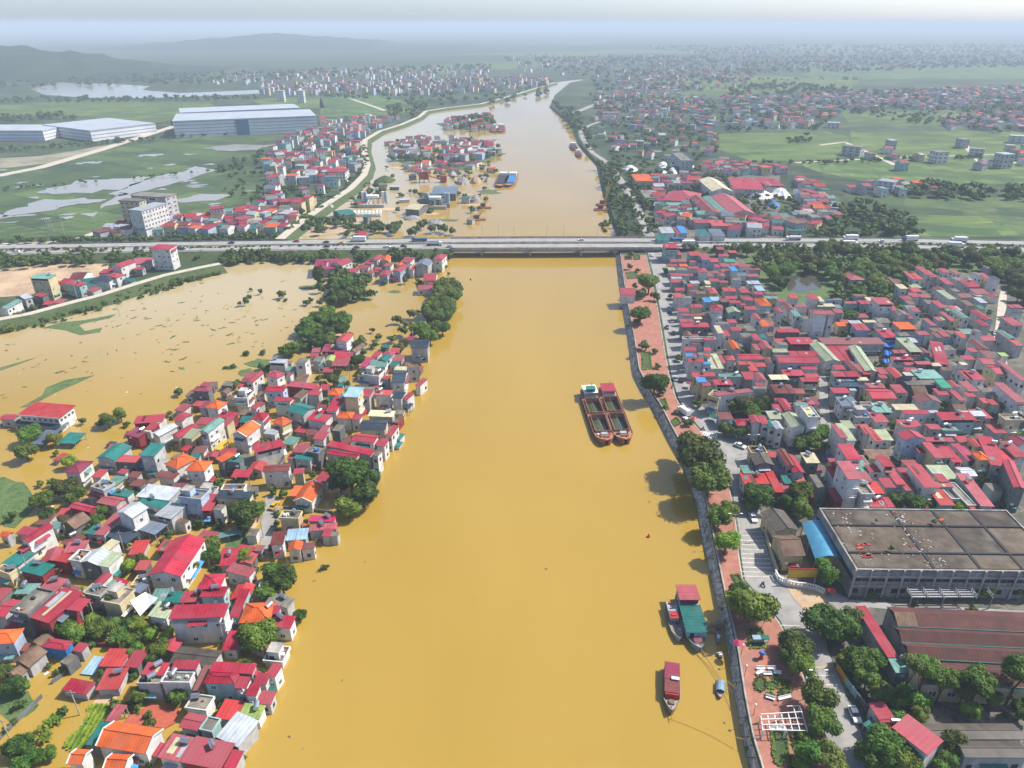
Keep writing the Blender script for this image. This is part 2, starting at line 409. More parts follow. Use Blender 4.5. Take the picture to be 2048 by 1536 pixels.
def jag(pxs, amp=.12, n=5):
    out = []
    for (x0, y0), (x1, y1) in zip(pxs, pxs[1:] + pxs[:1]):
        L = math.hypot(x1 - x0, (y1 - y0) * 2)
        for k in range(n):
            t = k / n; out.append((x0 + (x1 - x0) * t + rnd.uniform(-1, 1) * L * amp * (k > 0), y0 + (y1 - y0) * t + rnd.uniform(-1, 1) * L * amp * .22 * (k > 0)))
    return out
WATER_R = [(1500, 1536), (1485, 1480), (1470, 1400), (1455, 1300), (1445, 1250), (1430, 1190), (1405, 1080), (1390, 1000), (1365, 930), (1330, 870), (1300, 810), (1275, 770), (1262, 740), (1255, 680), (1245, 620), (1237, 570), (1230, 510),
           (1232, 470), (1217, 430), (1203, 380), (1192, 330), (1155, 290), (1140, 250), (1098, 215), (1110, 190), (1140, 165), (1178, 158)]
NORTH_DYKE = [(560, 478), (600, 445), (650, 410), (700, 378), (728, 350), (735, 330), (728, 300), (730, 280), (760, 262), (800, 250), (838, 234), (852, 222), (890, 216), (960, 208), (1010, 195), (1060, 180), (1110, 165)]
SOUTH_DYKE = [(-260, 700), (-120, 668), (0, 638), (60, 627), (130, 608), (200, 590), (270, 568), (330, 550), (390, 537), (440, 527), (480, 521)]
water_px = [(1580, 1950), (1540, 1700)] + WATER_R + [(1150, 160), (1110, 165)] + NORTH_DYKE[::-1][1:] + [(540, 500)] + SOUTH_DYKE[::-1] + [(-900, 800), (-900, 1950)]
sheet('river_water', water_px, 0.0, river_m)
# second flooded reach far left
sheet('flood_water', [(60, 178), (120, 165), (230, 168), (300, 172), (285, 180), (360, 186), (440, 183), (530, 179), (520, 187), (420, 192), (300, 196), (200, 197), (90, 190)], 0.02, puddle_m)

TOP_R = [(1620, 1950), (1555, 1700), (1522, 1536), (1504, 1480), (1488, 1400), (1473, 1300), (1463, 1250), (1448, 1190), (1426, 1080), (1410, 1000), (1386, 930), (1350, 870), (1319, 810), (1293, 770), (1277, 740), (1268, 680), (1257, 620), (1248, 570), (1240, 510),
         (1241, 470), (1225, 430), (1211, 380), (1200, 330), (1163, 290), (1148, 250), (1106, 215), (1118, 190), (1148, 166), (1184, 158)]
BZ = 3.0
land = [at(x, y, BZ) for x, y in TOP_R] + [at(2600, 158, BZ), at(5200, 400, BZ), at(2900, 1000, BZ), at(2500, 1950, BZ)]
tag(poly_mb(land, ground_m, -0.35).build('right_bank_ground'), kind='structure')

# sloping stone revetment, slab by slab
rev = empty('embankment_revetment'); tag(rev, kind='structure')
wl = [at(x, y, -0.3) for x, y in [(1580, 1950), (1540, 1700)] + WATER_R]
tl = [at(x, y, BZ - 0.25) for x, y in TOP_R]
def walk(line, n):
    seg = [0]
    for a, b in zip(line, line[1:]): seg.append(seg[-1] + (b - a).length)
    out = []
    for k in range(n + 1):
        t = seg[-1] * k / n
        for i in range(len(seg) - 1):
            if t <= seg[i + 1] + 1e-6: break
        out.append(line[i].lerp(line[i + 1], (t - seg[i]) / max(seg[i + 1] - seg[i], 1e-6)))
    return out
nn = 19
wl2 = walk(wl[:nn], 84); tl2 = walk(tl[:nn], 84)
slope_b = MB()
slab_m = mat('revetment blocks', (.46, .44, .39), 0.95, 0.5, 0.9, rand=0.25, stain=(.10, .11, .07, .8))
for i in range(84):
    for a, b in ((0.0, 0.34), (0.34, 0.67), (0.67, 1.0)):
        q = [wl2[i].lerp(tl2[i], a), wl2[i + 1].lerp(tl2[i + 1], a), wl2[i + 1].lerp(tl2[i + 1], b), wl2[i].lerp(tl2[i], b)]
        c = sum(q, Vector()) / 4
        nrm = (q[1] - q[0]).cross(q[3] - q[0]).normalized()
        if nrm.z < 0: nrm = -nrm
        g = [c + (p - c) * 0.955 for p in q]; up = nrm * rnd.uniform(.05, .14)
        mb = MB(); t = [p + up - c for p in g]; o = [p - nrm * .1 - c for p in g]
        mb.face(t if (t[1] - t[0]).cross(t[3] - t[0]).z > 0 else t[::-1], slab_m)
        for k in range(4): mb.face([o[k - 1], o[k], t[k], t[k - 1]], slab_m)
        s = mb.build('slab', rev); s.location = c
    slope_b.face([wl2[i], wl2[i + 1], tl2[i + 1], tl2[i]][::-1], dark_conc)
slope_b.build('slope', rev)
sb = MB()
for i in range(nn - 1, len(wl) - 1): sb.face([wl[i], tl[i], tl[i + 1], wl[i + 1]], grass_g)
tag(sb.build('grassy_bank'), kind='structure')
wt = MB()
for k in range(900):
    i = rnd.randrange(84); t = rnd.random() ** .7; p = wl2[i].lerp(tl2[i], t).lerp(wl2[i + 1].lerp(tl2[i + 1], t), rnd.random()) + Vector((0, 0, .15)); s_ = rnd.uniform(.2, .7)
    if math.sin(i * .9) + rnd.gauss(0, .7) < .3: continue
    for j in range(4):
        d = Vector((rnd.uniform(-1, 1), rnd.uniform(-1, 1), rnd.uniform(.2, 1))) * s_; q = Vector((-d.y, d.x, 0)) * .4; wt.face([p, p + d * .5 + q, p + d, p + d * .5 - q], leaf_o if j % 2 else leaf_d)
tag(wt.build('embankment_weeds'), kind='stuff')
# coping wall along the promenade
cw = MB()
tt = walk([at(x, y, BZ) for x, y in TOP_R[:19]], 120)
for a, b in zip(tt, tt[1:]):
    cw.beam(a + Vector((0.35, 0, .25)), b + Vector((0.35, 0, .25)), .35, .9, concrete)
tag(cw.build('coping_wall'), 'long low concrete coping wall along the river side of the promenade', 'wall')

# road along the right bank
ROAD_L = [(1690, 1700), (1672, 1536), (1655, 1480), (1617, 1370), (1592, 1300), (1560, 1240), (1490, 1160), (1482, 1110), (1478, 1060), (1468, 1000), (1458, 950), (1437, 900), (1414, 872), (1393, 848), (1358, 800), (1343, 750), (1334, 700), (1326, 650), (1317, 600), (1307, 550), (1297, 510), (1290, 470), (1283, 455), (1268, 425), (1255, 395), (1240, 370), (1222, 350)]
ROAD_R = [(1760, 1700), (1735, 1536), (1727, 1480), (1684, 1370), (1655, 1300), (1650, 1262), (1640, 1215), (1560, 1150), (1538, 1110), (1524, 1060), (1518, 1000), (1512, 950), (1503, 915), (1476, 872), (1441, 845), (1391, 800), (1376, 750), (1369, 700), (1361, 650), (1350, 600), (1338, 550), (1325, 510), (1309, 470), (1300, 455), (1284, 425), (1268, 395), (1250, 370), (1230, 350)]
tow = [(1400, 340), (1560, 345), (1560, 470), (1540, 495), (1570, 590), (1700, 620), (1850, 500), (2150, 530), (2300, 1000), (2500, 1950), (1760, 1950), (1700, 1536), (1600, 1300), (1480, 1100), (1440, 900), (1360, 790), (1330, 640), (1300, 500), (1280, 430)]
sheet('town_ground', tow, BZ + .03, town_gr)
sheet('road', ROAD_L + ROAD_R[::-1], BZ + .07, asphalt)
road = bpy.data.objects['road']
sheet('side_street', [(1560, 1150), (1640, 1180), (1665, 1180), (1700, 1200), (1800, 1207), (2060, 1222), (2200, 1232), (2200, 1242), (2060, 1236), (1800, 1220), (1740, 1215), (1690, 1222), (1660, 1240), (1650, 1262), (1620, 1240)], BZ + .10, asphalt)
sheet('forecourt', [(1560, 1155), (1600, 1165), (1655, 1182), (1648, 1220), (1625, 1235), (1590, 1200)], BZ + .13, earth)
sheet('alley', [(1652, 905), (1640, 840), (1638, 770), (1630, 720), (1618, 660), (1626, 660), (1645, 715), (1655, 770), (1660, 840), (1676, 905), (1680, 960), (1668, 960)], BZ + .10, asphalt)
sheet('concrete_lane', [(1983, 712), (1990, 660), (1997, 600), (2001, 582), (2014, 582), (2013, 610), (2010, 660), (2012, 712), (2020, 760), (1990, 760)], BZ + .10, lane_conc)
# painted bars across the road, each its own strip
def bar(x0, y0, x1, y1, w=.35, m=None):
    a, b = at(x0, y0, BZ + .10), at(x1, y1, BZ + .10); c = (a + b) / 2
    mb = MB(); mb.beam(a - c, b - c, w, .006, m or white_paint); o = mb.build('painted_bar', road); o.location = c
cream_paint = mat('worn cream road paint', (.60, .55, .44), .8, .35, 1.2, rand=.15)
for k in range(11):
    y = 1062 + k * 9.0; t = k / 10
    bar(1481 + 4 * t, y, 1525 + 25 * t, y + 2, .3, cream_paint)
for y in (1335, 1352, 1370, 1388): bar(1607 + (y - 1335) * .33, y, 1662 + (y - 1335) * .4, y - 1, .3, yellow_paint if y % 2 else cream_paint)
for k in range(8): bar(1404 + k * 4.3, 862 + k * .8, 1400 + k * 4.3, 872 + k * .8, .5)
bar(1555, 1250, 1600, 1252, .3, cream_paint)
# promenade of brick paving with a kerb
prom = [(x + 3, y) for x, y in TOP_R[1:19]] + [(x - 6, y) for x, y in ROAD_L[:21]][::-1]
sheet('promenade', prom, BZ + .17, brick, skirt=BZ + .02, skirt_m=concrete)
PZ = BZ + .17
kb = MB()
kl = walk([at(x - 5, y, PZ) for x, y in ROAD_L[1:21]], 110)
for a, b in zip(kl, kl[1:]): kb.beam(a + Vector((0, 0, -.02)), b + Vector((0, 0, -.02)), .35, .14, concrete)
tag(kb.build('kerb'), kind='structure')

# planted beds on the promenade: low hedge rim round a lawn
def bed(name, pxs, label, rim=True, lawn=grass_g):
    P = [at(x, y, PZ + .06) for x, y in pxs]; c = sum(P, Vector()) / len(P); c.z = PZ
    e = empty(name, c, 0, label, 'flower bed', 'promenade flower beds')
    poly_mb([p - c for p in P], lawn, -.05, concrete).build('lawn', e)
    if rim:
        mb = MB(); Q = [p - c for p in P]
        for a, b in zip(Q, Q[1:] + Q[:1]):
            for q in dense([a, b], .45)[:-1]:
                for _ in range(5):
                    v = q + Vector((rnd.uniform(-.25, .25), rnd.uniform(-.25, .25), rnd.uniform(.05, .45)))
                    d = Vector((rnd.uniform(-1, 1), rnd.uniform(-1, 1), rnd.uniform(-.3, .6))).normalized() * .28; s2 = d.cross(Vector((rnd.uniform(-1, 1), rnd.uniform(-1, 1), 1))).normalized() * .2
                    mb.face([v - d, v + s2, v + d, v - s2], leaf_l if rnd.random() < .6 else leaf_o)
        mb.build('hedge_rim', e)
    return e
bed('flower_bed', [(1543, 1462), (1570, 1464), (1577, 1500), (1572, 1515), (1560, 1531), (1549, 1524)], 'long green lawn bed below the white pergola at the picture bottom')
bed('flower_bed', [(1583, 1465), (1612, 1468), (1618, 1500), (1600, 1508), (1586, 1490)], 'shrubby bed right of the long lawn bed by the pergola')
bed('flower_bed', [(1578, 1515), (1605, 1512), (1612, 1545), (1580, 1545)], 'dark bed at the bottom edge beside the promenade path')
for k, (x, y, rx, ry) in enumerate(((1521, 1368, 13, 15), (1551, 1352, 9, 8), (1569, 1366, 11, 6), (1572, 1382, 12, 7), (1562, 1390, 6, 7), (1540, 1390, 8, 7), (1545, 1371, 12, 8))):
    bed('flower_bed', [(x + rx * math.cos(a * .785), y + ry * math.sin(a * .785)) for a in range(8)],
        ('dark clump bed on the left of the round garden', 'upper bed of the round garden near the white benches', 'upper right wedge bed of the round garden', 'lime green wedge bed on the right of the round garden', 'small bed above the long bench of the round garden', 'lower left bed of the round garden', 'centre bed of the round garden')[k])
bed('flower_bed', [(1496, 1258), (1522, 1256), (1534, 1288), (1526, 1296), (1502, 1296)], 'shaded lawn bed with white benches under the big promenade tree')
bed('flower_bed', [(1463, 1150), (1478, 1150), (1490, 1180), (1478, 1182)], 'narrow bed between path and road near the painted parking bars')
bed('flower_bed', [(1284, 706), (1300, 704), (1303, 738), (1286, 740)], 'rectangular lawn bed with palms on the upper promenade')
bed('flower_bed', [(1252, 545), (1272, 543), (1277, 556), (1256, 558)], 'lawn bed round the diamond paving close to the bridge')
bed('flower_bed', [(1250, 512), (1262, 511), (1264, 519), (1251, 520)], 'small left lawn bed beneath the bridge edge')
bed('flower_bed', [(1267, 511), (1278, 510), (1280, 519), (1269, 520)], 'small right lawn bed beneath the bridge edge')
bed('flower_bed', [(1318, 800), (1330, 797), (1338, 818), (1326, 822)], 'bed with broad leaved plants beside the barges')
bed('flower_bed', [(1340, 845), (1352, 835), (1363, 846), (1350, 853)], 'round bed with a spiky plant near the crossing')

# dykes
def dyke(name, pxs, z, side, road_w, body_m, road_m):
    L = dense([at(x, y, z) for x, y in pxs], 12)
    b = MB(); N = []
    for i, p in enumerate(L):
        d = (L[min(i + 1, len(L) - 1)] - L[max(i - 1, 0)]); d.z = 0; d.normalize(); N.append(Vector((-d.y, d.x, 0)))
    w = road_w / 2 + .8
    for i in range(len(L) - 1):
        for sg in (1, -1):
            a, c = L[i] + N[i] * w * sg, L[i + 1] + N[i + 1] * w * sg
            e, f = L[i] + N[i] * (w + side + rnd.uniform(-.6, .6)) * sg, L[i + 1] + N[i + 1] * (w + side) * sg
            e.z = f.z = -.45
            q = [a, c, f, e]; b.face(q if sg < 0 else q[::-1], body_m)
        b.face([L[i] - N[i] * w, L[i + 1] - N[i + 1] * w, L[i + 1] + N[i + 1] * w, L[i] + N[i] * w], body_m)
    tag(b.build(name), kind='structure')
    tag(strip_mb([p + Vector((0, 0, .05)) for p in L], road_w, road_m).build(name + '_road'), kind='structure')
dyke('dyke', SOUTH_DYKE[:-1], 3.5, 9, 5, grass_g, lane_conc)
dyke('river_dyke', NORTH_DYKE, 3.5, 5, 7, grass_g, lane_conc)

# fields, puddles and bare ground on the plain
def field(pxs, m, z=-.3): sheet('field', jag(pxs, .03, 4), z, m)
field([(-60, 440), (0, 330), (190, 300), (420, 270), (560, 285), (520, 330), (520, 400), (330, 440), (190, 470), (-60, 478)], field_c)
field([(-60, 318), (80, 312), (200, 292), (240, 285), (110, 325), (-60, 345)], mix_mat('pale dry ground', (.28, .25, .19), (.15, .17, .09), .02), -.25)
for q in ([(70, 385), (150, 362), (225, 357), (310, 351), (240, 380), (110, 388)], [(215, 388), (300, 358), (390, 332), (440, 340), (330, 372), (240, 392)], [(260, 312), (330, 308), (310, 313)], [(405, 298), (430, 292), (560, 287), (540, 294), (470, 302)],
          [(20, 420), (90, 398), (215, 398), (200, 404), (110, 420), (0, 436)], [(-40, 432), (60, 428), (80, 430), (-40, 440)], [(240, 385), (290, 392), (200, 418)], [(345, 400), (400, 388), (460, 390), (440, 398), (360, 405)],
          [(160, 428), (195, 424), (185, 434)], [(-40, 446), (40, 443), (-40, 450)], [(120, 434), (150, 432), (135, 439)], [(155, 325), (205, 322), (200, 326), (150, 328)]):
    sheet('puddle', jag(q), -.12, puddle_m)
for k in range(46):
    x, y = rnd.uniform(-20, 520), rnd.uniform(292, 450)
    if y > 330 - x * .12 and y < 460 - x * .1: sheet('puddle', jag([(x - rnd.uniform(6, 26), y + rnd.uniform(0, 3)), (x, y - rnd.uniform(.6, 2)), (x + rnd.uniform(6, 26), y - rnd.uniform(0, 3)), (x + 3, y + rnd.uniform(.6, 2.4))], .15, 3), -.12 + .003 * k, puddle_m)
field([(-60, 215), (200, 200), (420, 205), (460, 230), (300, 245), (100, 228), (-60, 235)], field_b)
field([(640, 195), (760, 190), (850, 215), (790, 230), (640, 235)], field_a)
field([(500, 200), (640, 192), (650, 215), (560, 222)], field_b)
field([(-60, 545), (0, 540), (120, 520), (220, 525), (210, 550), (60, 590), (-60, 600)], earth, -.2)
field([(610, 472), (640, 440), (700, 425), (720, 440), (690, 465)], earth, .05)
RZ = BZ + .05
field([(1435, 268), (1650, 262), (1700, 275), (1690, 300), (1670, 318), (1500, 322), (1440, 300)], field_b, RZ)
field([(1680, 222), (1900, 220), (1940, 232), (1880, 252), (1700, 250)], field_b, RZ)
field([(1700, 262), (2100, 262), (2200, 300), (2200, 352), (1900, 352), (1740, 340), (1590, 330), (1700, 318)], field_b, RZ + .02)
field([(1590, 325), (1800, 322), (1900, 352), (2200, 355), (2200, 368), (1760, 368), (1640, 345)], field_a, RZ + .04)
field([(1740, 395), (1900, 392), (2200, 398), (2200, 475), (1830, 475), (1810, 430)], field_c, RZ)
field([(1830, 455), (2010, 452), (2040, 470), (1825, 474)], field_a, RZ + .03)
field([(1840, 430), (1960, 432), (1990, 446), (1860, 448)], field_b, RZ + .03)
field([(1300, 160), (1500, 150), (1720, 160), (1700, 178), (1420, 185)], field_b, RZ)
field([(1560, 130), (2200, 128), (2200, 158), (1640, 160)], field_a, -.2)
field([(560, 150), (900, 128), (1100, 118), (1200, 125), (900, 148)], field_b, -.2)
for q in ([(900, 108), (1250, 98), (1500, 104), (1100, 114)], [(1500, 92), (2200, 88), (2200, 104), (1600, 106)], [(1050, 84), (1250, 82), (1200, 86), (1040, 88)], [(1720, 84), (1830, 83), (1800, 87)]): field(q, field_b, -.2)
field([(1250, 195), (1400, 180), (1440, 190), (1300, 215)], field_a, RZ)
path_m = lane_conc
def path(name, pxs, w, z): tag(strip_mb(dense([at(x, y, z) for x, y in pxs], 15), w, asphalt if name == 'bank_road' else path_m).build(name), kind='structure')
path('field_path', [(1590, 325), (1690, 320), (1740, 318), (1800, 322)], 5, RZ + .1)
path('field_path', [(1640, 290), (1690, 284), (1760, 316), (1790, 330)], 6, RZ + .12)
path('field_path', [(1750, 316), (1900, 312), (2080, 306)], 4, RZ + .14)
path('field_path', [(1930, 290), (1960, 325), (2080, 325)], 7, RZ + .16)
path('field_path', [(700, 197), (745, 212), (772, 222)], 8, -.1)
path('plain_road', [(-60, 362), (80, 335), (200, 300), (300, 268), (350, 252)], 14, -.08)
path('plain_road', [(-60, 490), (80, 487), (150, 480), (200, 462)], 7, .1)
path('bank_road', [(1296, 470), (1270, 400), (1235, 350), (1222, 330), (1185, 305), (1168, 282), (1160, 262), (1180, 250), (1200, 243)], 6, BZ + .2)
path('bank_road', [(1150, 225), (1200, 205), (1290, 160), (1330, 148)], 12, BZ + .22)

# green banks and land inside the flood
def patch(name, pxs, m=weed_g, z=.12, kind='stuff', label=None):
    sheet(name, pxs, z, m, kind=kind)
def blob(cx, cy, rx, ry, n=14, jag=.25):
    return [(cx + rx * math.cos(2 * math.pi * k / n) * rnd.uniform(1 - jag, 1 + jag), cy + ry * math.sin(2 * math.pi * k / n) * rnd.uniform(1 - jag, 1 + jag)) for k in range(n)]
for a in (blob(20, 1000, 48, 46), [(88, 655), (120, 645), (170, 640), (232, 628), (220, 636), (175, 645), (158, 650), (170, 662), (205, 655), (200, 664), (160, 670), (130, 660)],
          [(40, 815), (85, 790), (92, 775), (130, 760), (190, 750), (150, 768), (110, 785), (60, 812)], [(0, 735), (75, 714), (40, 727), (0, 741)], blob(495, 745, 18, 8), blob(520, 727, 28, 9), blob(460, 735, 14, 4), blob(15, 850, 16, 6), blob(620, 575, 22, 4), blob(790, 583, 12, 3)):
    patch('water_weed', a)
for a in (blob(730, 810, 20, 8), blob(665, 800, 26, 12), blob(610, 990, 20, 30), blob(210, 1400, 26, 14), blob(30, 1410, 40, 30), blob(640, 680, 60, 16), blob(480, 1090, 30, 22), blob(330, 1120, 10, 18), blob(700, 590, 40, 14), blob(880, 620, 14, 50), blob(160, 1150, 20, 10)):
    patch('muddy_bank', a, earth if rnd.random() < .4 else weed_g, .06, 'structure')
for k in range(26):
    x, y = rnd.uniform(650, 985), rnd.uniform(335, 462)
    if x > 640 + (470 - y) * .9: sheet('yard_bank', blob(x, y, rnd.uniform(10, 32), rnd.uniform(1.5, 4.5), 14, .4), .08 + .004 * k, earth if rnd.random() < .65 else weed_g)
sheet('island_ground', blob(890, 312, 112, 17, 22, .15), .3, weed_g); sheet('island_ground', blob(930, 250, 50, 8, 18, .25), .3, weed_g)
sheet('village_lane', [(520, 1060), (532, 990), (545, 985), (560, 1000), (556, 1040), (548, 1075), (540, 1100), (522, 1100)], .1, asphalt)
sheet('brick_courtyard', [(244, 1446), (262, 1428), (305, 1408), (358, 1418), (350, 1445), (330, 1456)], .35, mat('red courtyard tiles', (.42, .10, .06), .85, .25, 1.5, rand=0), skirt=-.2)
# allotment rows
al = MB()
A0 = at(150, 1490, .1); A1 = at(255, 1405, .1)
GARDEN = [(130, 1490), (170, 1450), (185, 1410), (232, 1412), (215, 1440), (175, 1490), (150, 1505)]
sheet('vegetable_plot', GARDEN, .10, grass_g)
# floating debris: small rafts of weed on the still flood
debris_m = mat('sodden debris', (.10, .085, .05), .9, .3, 1)
db = MB()
for k in range(170):
    if k < 110: x, y = rnd.gauss(420, 130), rnd.gauss(645, 42)
    else: x, y = rnd.uniform(0, 560), rnd.uniform(590, 800)
    if y > 840 - x * .28 or y < 640 - x * .25 or x < 0 or x > 620: continue
    c = at(x, y, .05); s = rnd.choice((.3, .4, .5, .7, .9, 1.4)); ang = rnd.gauss(.3, .5)
    n = rnd.randint(5, 8)
    pts = [c + Vector((math.cos(ang) * s * 1.8 * math.cos(6.283 * j / n) * rnd.uniform(.5, 1.2) - math.sin(ang) * s * .6 * math.sin(6.283 * j / n), math.sin(ang) * s * 1.8 * math.cos(6.283 * j / n) + math.cos(ang) * s * .6 * math.sin(6.283 * j / n) * rnd.uniform(.5, 1.2), 0)) for j in range(n)]
    db.face(pts, weed_g if rnd.random() < .3 else debris_m)
    for j in range(3):
        p = rnd.choice(pts); db.face([p, p + Vector((.5, .2, .1)), p + Vector((.2, .5, .6 * rnd.random()))], leaf_o)
for k in range(478):
    if k < 460:
        x, y = rnd.uniform(0, 850), rnd.uniform(700, 1530)
        if x > 900 - (y - 640) * .52: continue
    else: x, y = rnd.uniform(560, 1480), rnd.uniform(560, 1500)
    c = at(x, y, .04); s = rnd.uniform(.12, .5); a_ = rnd.uniform(0, 3.14); u_ = Vector((math.cos(a_), math.sin(a_), 0)) * s; v_ = Vector((-u_.y, u_.x, 0)) * rnd.uniform(.2, .8)
    db.face([c - u_ - v_, c + u_ - v_, c + u_ + v_, c - u_ + v_], rnd.choice((debris_m, debris_m, wood, weed_g, white_paint)) if k < 460 else debris_m)
tag(db.build('floating_debris'), kind='stuff')

sheet('forest_floor', [(1480, 512), (1560, 503), (2060, 512), (2060, 615), (2035, 592), (1985, 552), (1890, 542), (1830, 570), (1790, 612), (1700, 628), (1640, 606), (1560, 600), (1520, 560)], BZ + .08, weed_g)
# pond in the trees beside the highway
sheet('pond', [(1572, 566), (1582, 552), (1610, 548), (1645, 560), (1642, 576), (1600, 586), (1575, 580)], BZ + .14, pond_m)

# ------------------------------------------------------------------ hills
def hills(name, crest, base_y, dist):
    """a range of rounded hills: crest outline rises from the plain at a given distance"""
    b = MB(); m = mix_mat('wooded hill', (.018, .034, .016), (.03, .05, .022), .01)
    nx, ny = 90, 16; x0, x1 = crest[0][0], crest[-1][0]
    def cy(x):
        for (a, ya), (c, yc) in zip(crest, crest[1:]):
            if a <= x <= c: t = (x - a) / (c - a); t = t * t * (3 - 2 * t); return ya + (yc - ya) * t
        return crest[-1][1]
    for j in range(ny + 1):
        v = j / ny
        for i in range(nx + 1):
            px = x0 + (x1 - x0) * i / nx
            d = dist * (1 + .35 * (v - .5))
            X = (px - 1024) / F_PX * dist * 1.12
            ang = PITCH - math.atan((768 - cy(px)) / F_PX)
            top = CAM_H - dist * math.tan(ang) * 1.0
            z = max(top, 2) * math.sin(math.pi * v) ** .8 * (1 + .09 * math.sin(i * 1.1 + j * 2.1) + .08 * math.sin(i * .47 - j * 1.3) + rnd.uniform(-.05, .05)) if 0 < j < ny else -3
            b.v.append((X, d, z))
    k = b.mi(m)
    for j in range(ny):
        for i in range(nx):
            a = j * (nx + 1) + i; b.f.append((a, a + 1, a + nx + 2, a + nx + 1)); b.m.append(k)
    tag(b.build(name, smooth=True), kind='structure')
hills('hills', [(-500, 130), (-250, 100), (-60, 125), (20, 108), (95, 92), (130, 96), (175, 93), (235, 104), (300, 108), (350, 122), (420, 135), (520, 150)], 150, 2500)
hills('far_hills', [(300, 100), (400, 92), (480, 84), (560, 76), (640, 68), (700, 74), (790, 80), (850, 96), (960, 104)], 150, 5600)

# ------------------------------------------------------------------ highway and bridge
SOUTH = [(-160, 508, 4), (0, 505, 4), (300, 499, 4.5), (560, 496, 5), (900, 493, 5.8), (1060, 492.5, 6), (1230, 492, 5.8), (1500, 491.5, 5.4), (1700, 492, 5), (1850, 495, 5), (2048, 500, 5), (2250, 505, 5)]
NORTH = [(-160, 498, 4), (0, 495, 4), (300, 489.5, 4.5), (560, 486, 5), (900, 482, 5.8), (1060, 481, 6), (1230, 481, 5.8), (1500, 481.3, 5.4), (1700, 481, 5), (1850, 483, 5), (2048, 487, 5), (2250, 491, 5)]
def hline(P): return dense([at(*p) for p in P], 10)
HS, HN = hline(SOUTH), hline(NORTH)
def on_hw(L, px):
    return min(L, key=lambda p: abs(pix(p)[0] - px))
XB0, XB1 = 880, 1345
for nm, L in (('highway_south', HS), ('highway_north', HN)):
    tag(strip_mb(L, 11.2, hw_asphalt).build(nm), kind='structure')
    road_o = bpy.data.objects[nm]
    mk = MB()
    for off in (-5.1, 5.1): mk.add(strip_mb([p + Vector((0, off, .03)) for p in L], .25, white_paint))
    for a in range(0, len(L) - 1, 2):
        for off in (-1.6, 1.9): mk.beam(L[a] + Vector((0, off, .03)), L[a].lerp(L[a + 1], .5) + Vector((0, off, .03)), .2, .01, white_paint)
    mk.build('lane_marking', road_o)
emb = MB()
for a, b in zip(range(len(HS) - 1), range(1, len(HS))):
    px = pix(HS[a])[0]
    if XB0 - 8 < px < XB1 + 8: continue
    s0, s1 = HS[a], HS[b]
    jn = lambda q: min(HN, key=lambda p: abs(p.x - q.x))
    n0, n1 = jn(s0), jn(s1)
    dn = lambda p, dy, z: Vector((p.x, p.y + dy, z))
    emb.face([dn(s0, -16, -.5), dn(s1, -16, -.5), dn(s1, -6.2, s1.z - .15), dn(s0, -6.2, s0.z - .15)], grass_g)
    emb.face([dn(s0, -6.2, s0.z - .15), dn(s1, -6.2, s1.z - .15), dn(n1, 6.2, n1.z - .15), dn(n0, 6.2, n0.z - .15)], grass_g)
    emb.face([dn(n0, 6.2, n0.z - .15), dn(n1, 6.2, n1.z - .15), dn(n1, 16, -.5), dn(n0, 16, -.5)], grass_g)
tag(emb.build('highway_embankment'), kind='structure')
br = empty('river_bridge', on_hw(HS, 1075) * 1.0, 0, 'long grey concrete highway bridge of two decks across the muddy river', 'bridge')
br.location.z = 0; bo = Vector(br.location)
for L, nm in ((HS, 'deck'), (HN, 'deck')):
    seg = [p for p in L if XB0 <= pix(p)[0] <= XB1]
    d = MB(); par = {1: MB(), -1: MB()}
    for a, b in zip(seg, seg[1:]):
        a = a - bo; b = b - bo
        d.beam(a + Vector((0, 0, -.35)), b + Vector((0, 0, -.35)), 12.2, .5, concrete)
        for off in (-4.2, -1.4, 1.4, 4.2): d.beam(a + Vector((0, off, -1.2)), b + Vector((0, off, -1.2)), .9, 1.3, concrete)
        for sg in (1, -1): par[sg].beam(a + Vector((0, 6.0 * sg, .45)), b + Vector((0, 6.0 * sg, .45)), .4, 1.1, concrete)
    dk = d.build(nm, br)
    for sg in (1, -1): par[sg].build('parapet', dk)
for px in (905, 950, 1062, 1178, 1240, 1300):
    p = on_hw(HS, px) - bo; q = on_hw(HN, px) - bo
    m = MB()
    m.box(p.x - 1.1, p.y - 6, p.z - 2.9, p.x + 1.1, q.y + 6, p.z - 1.8, concrete)
    for y in (p.y - 3.4, p.y + 3.4, q.y - 3.4, q.y + 3.4): m.cyl((p.x, y, -4), (p.x, y, p.z - 2.85), .8, .8, concrete, 10)
    m.build('pier', br)
rl = MB()
seg = [p - bo for p in HN if XB0 <= pix(p)[0] <= XB1]
for a, b in zip(seg, seg[1:]):
    for z in (1.15, 1.5): rl.beam(a + Vector((0, 6.0, z)), b + Vector((0, 6.0, z)), .12, .12, rust)
    for t in (0, .2, .4, .6, .8):
        p = a.lerp(b, t); rl.box(p.x - .08, p.y + 5.9, p.z + .9, p.x + .08, p.y + 6.1, p.z + 1.55, rust)
rl.build('railing', br)
# guard rails outside the bridge
for L, off, nm in ((HS, -5.7, 'near edge of the near'), (HS, 5.7, 'far edge of the near'), (HN, -5.7, 'near edge of the far'), (HN, 5.7, 'far edge of the far')):
    for side in (0, 1):
        gr = MB()
        for a, b in zip(L, L[1:]):
            px = pix(a)[0]
            if (px < XB0 - 4) if side == 0 else (px > XB1 + 4): gr.beam(a + Vector((0, off, .65)), b + Vector((0, off, .65)), .1, .35, grey_metal)
        tag(gr.build('guard_rail'), f'grey guard rail on the {nm} carriageway, {("left", "right")[side]} of the bridge', 'guard rail', 'highway guard rails')

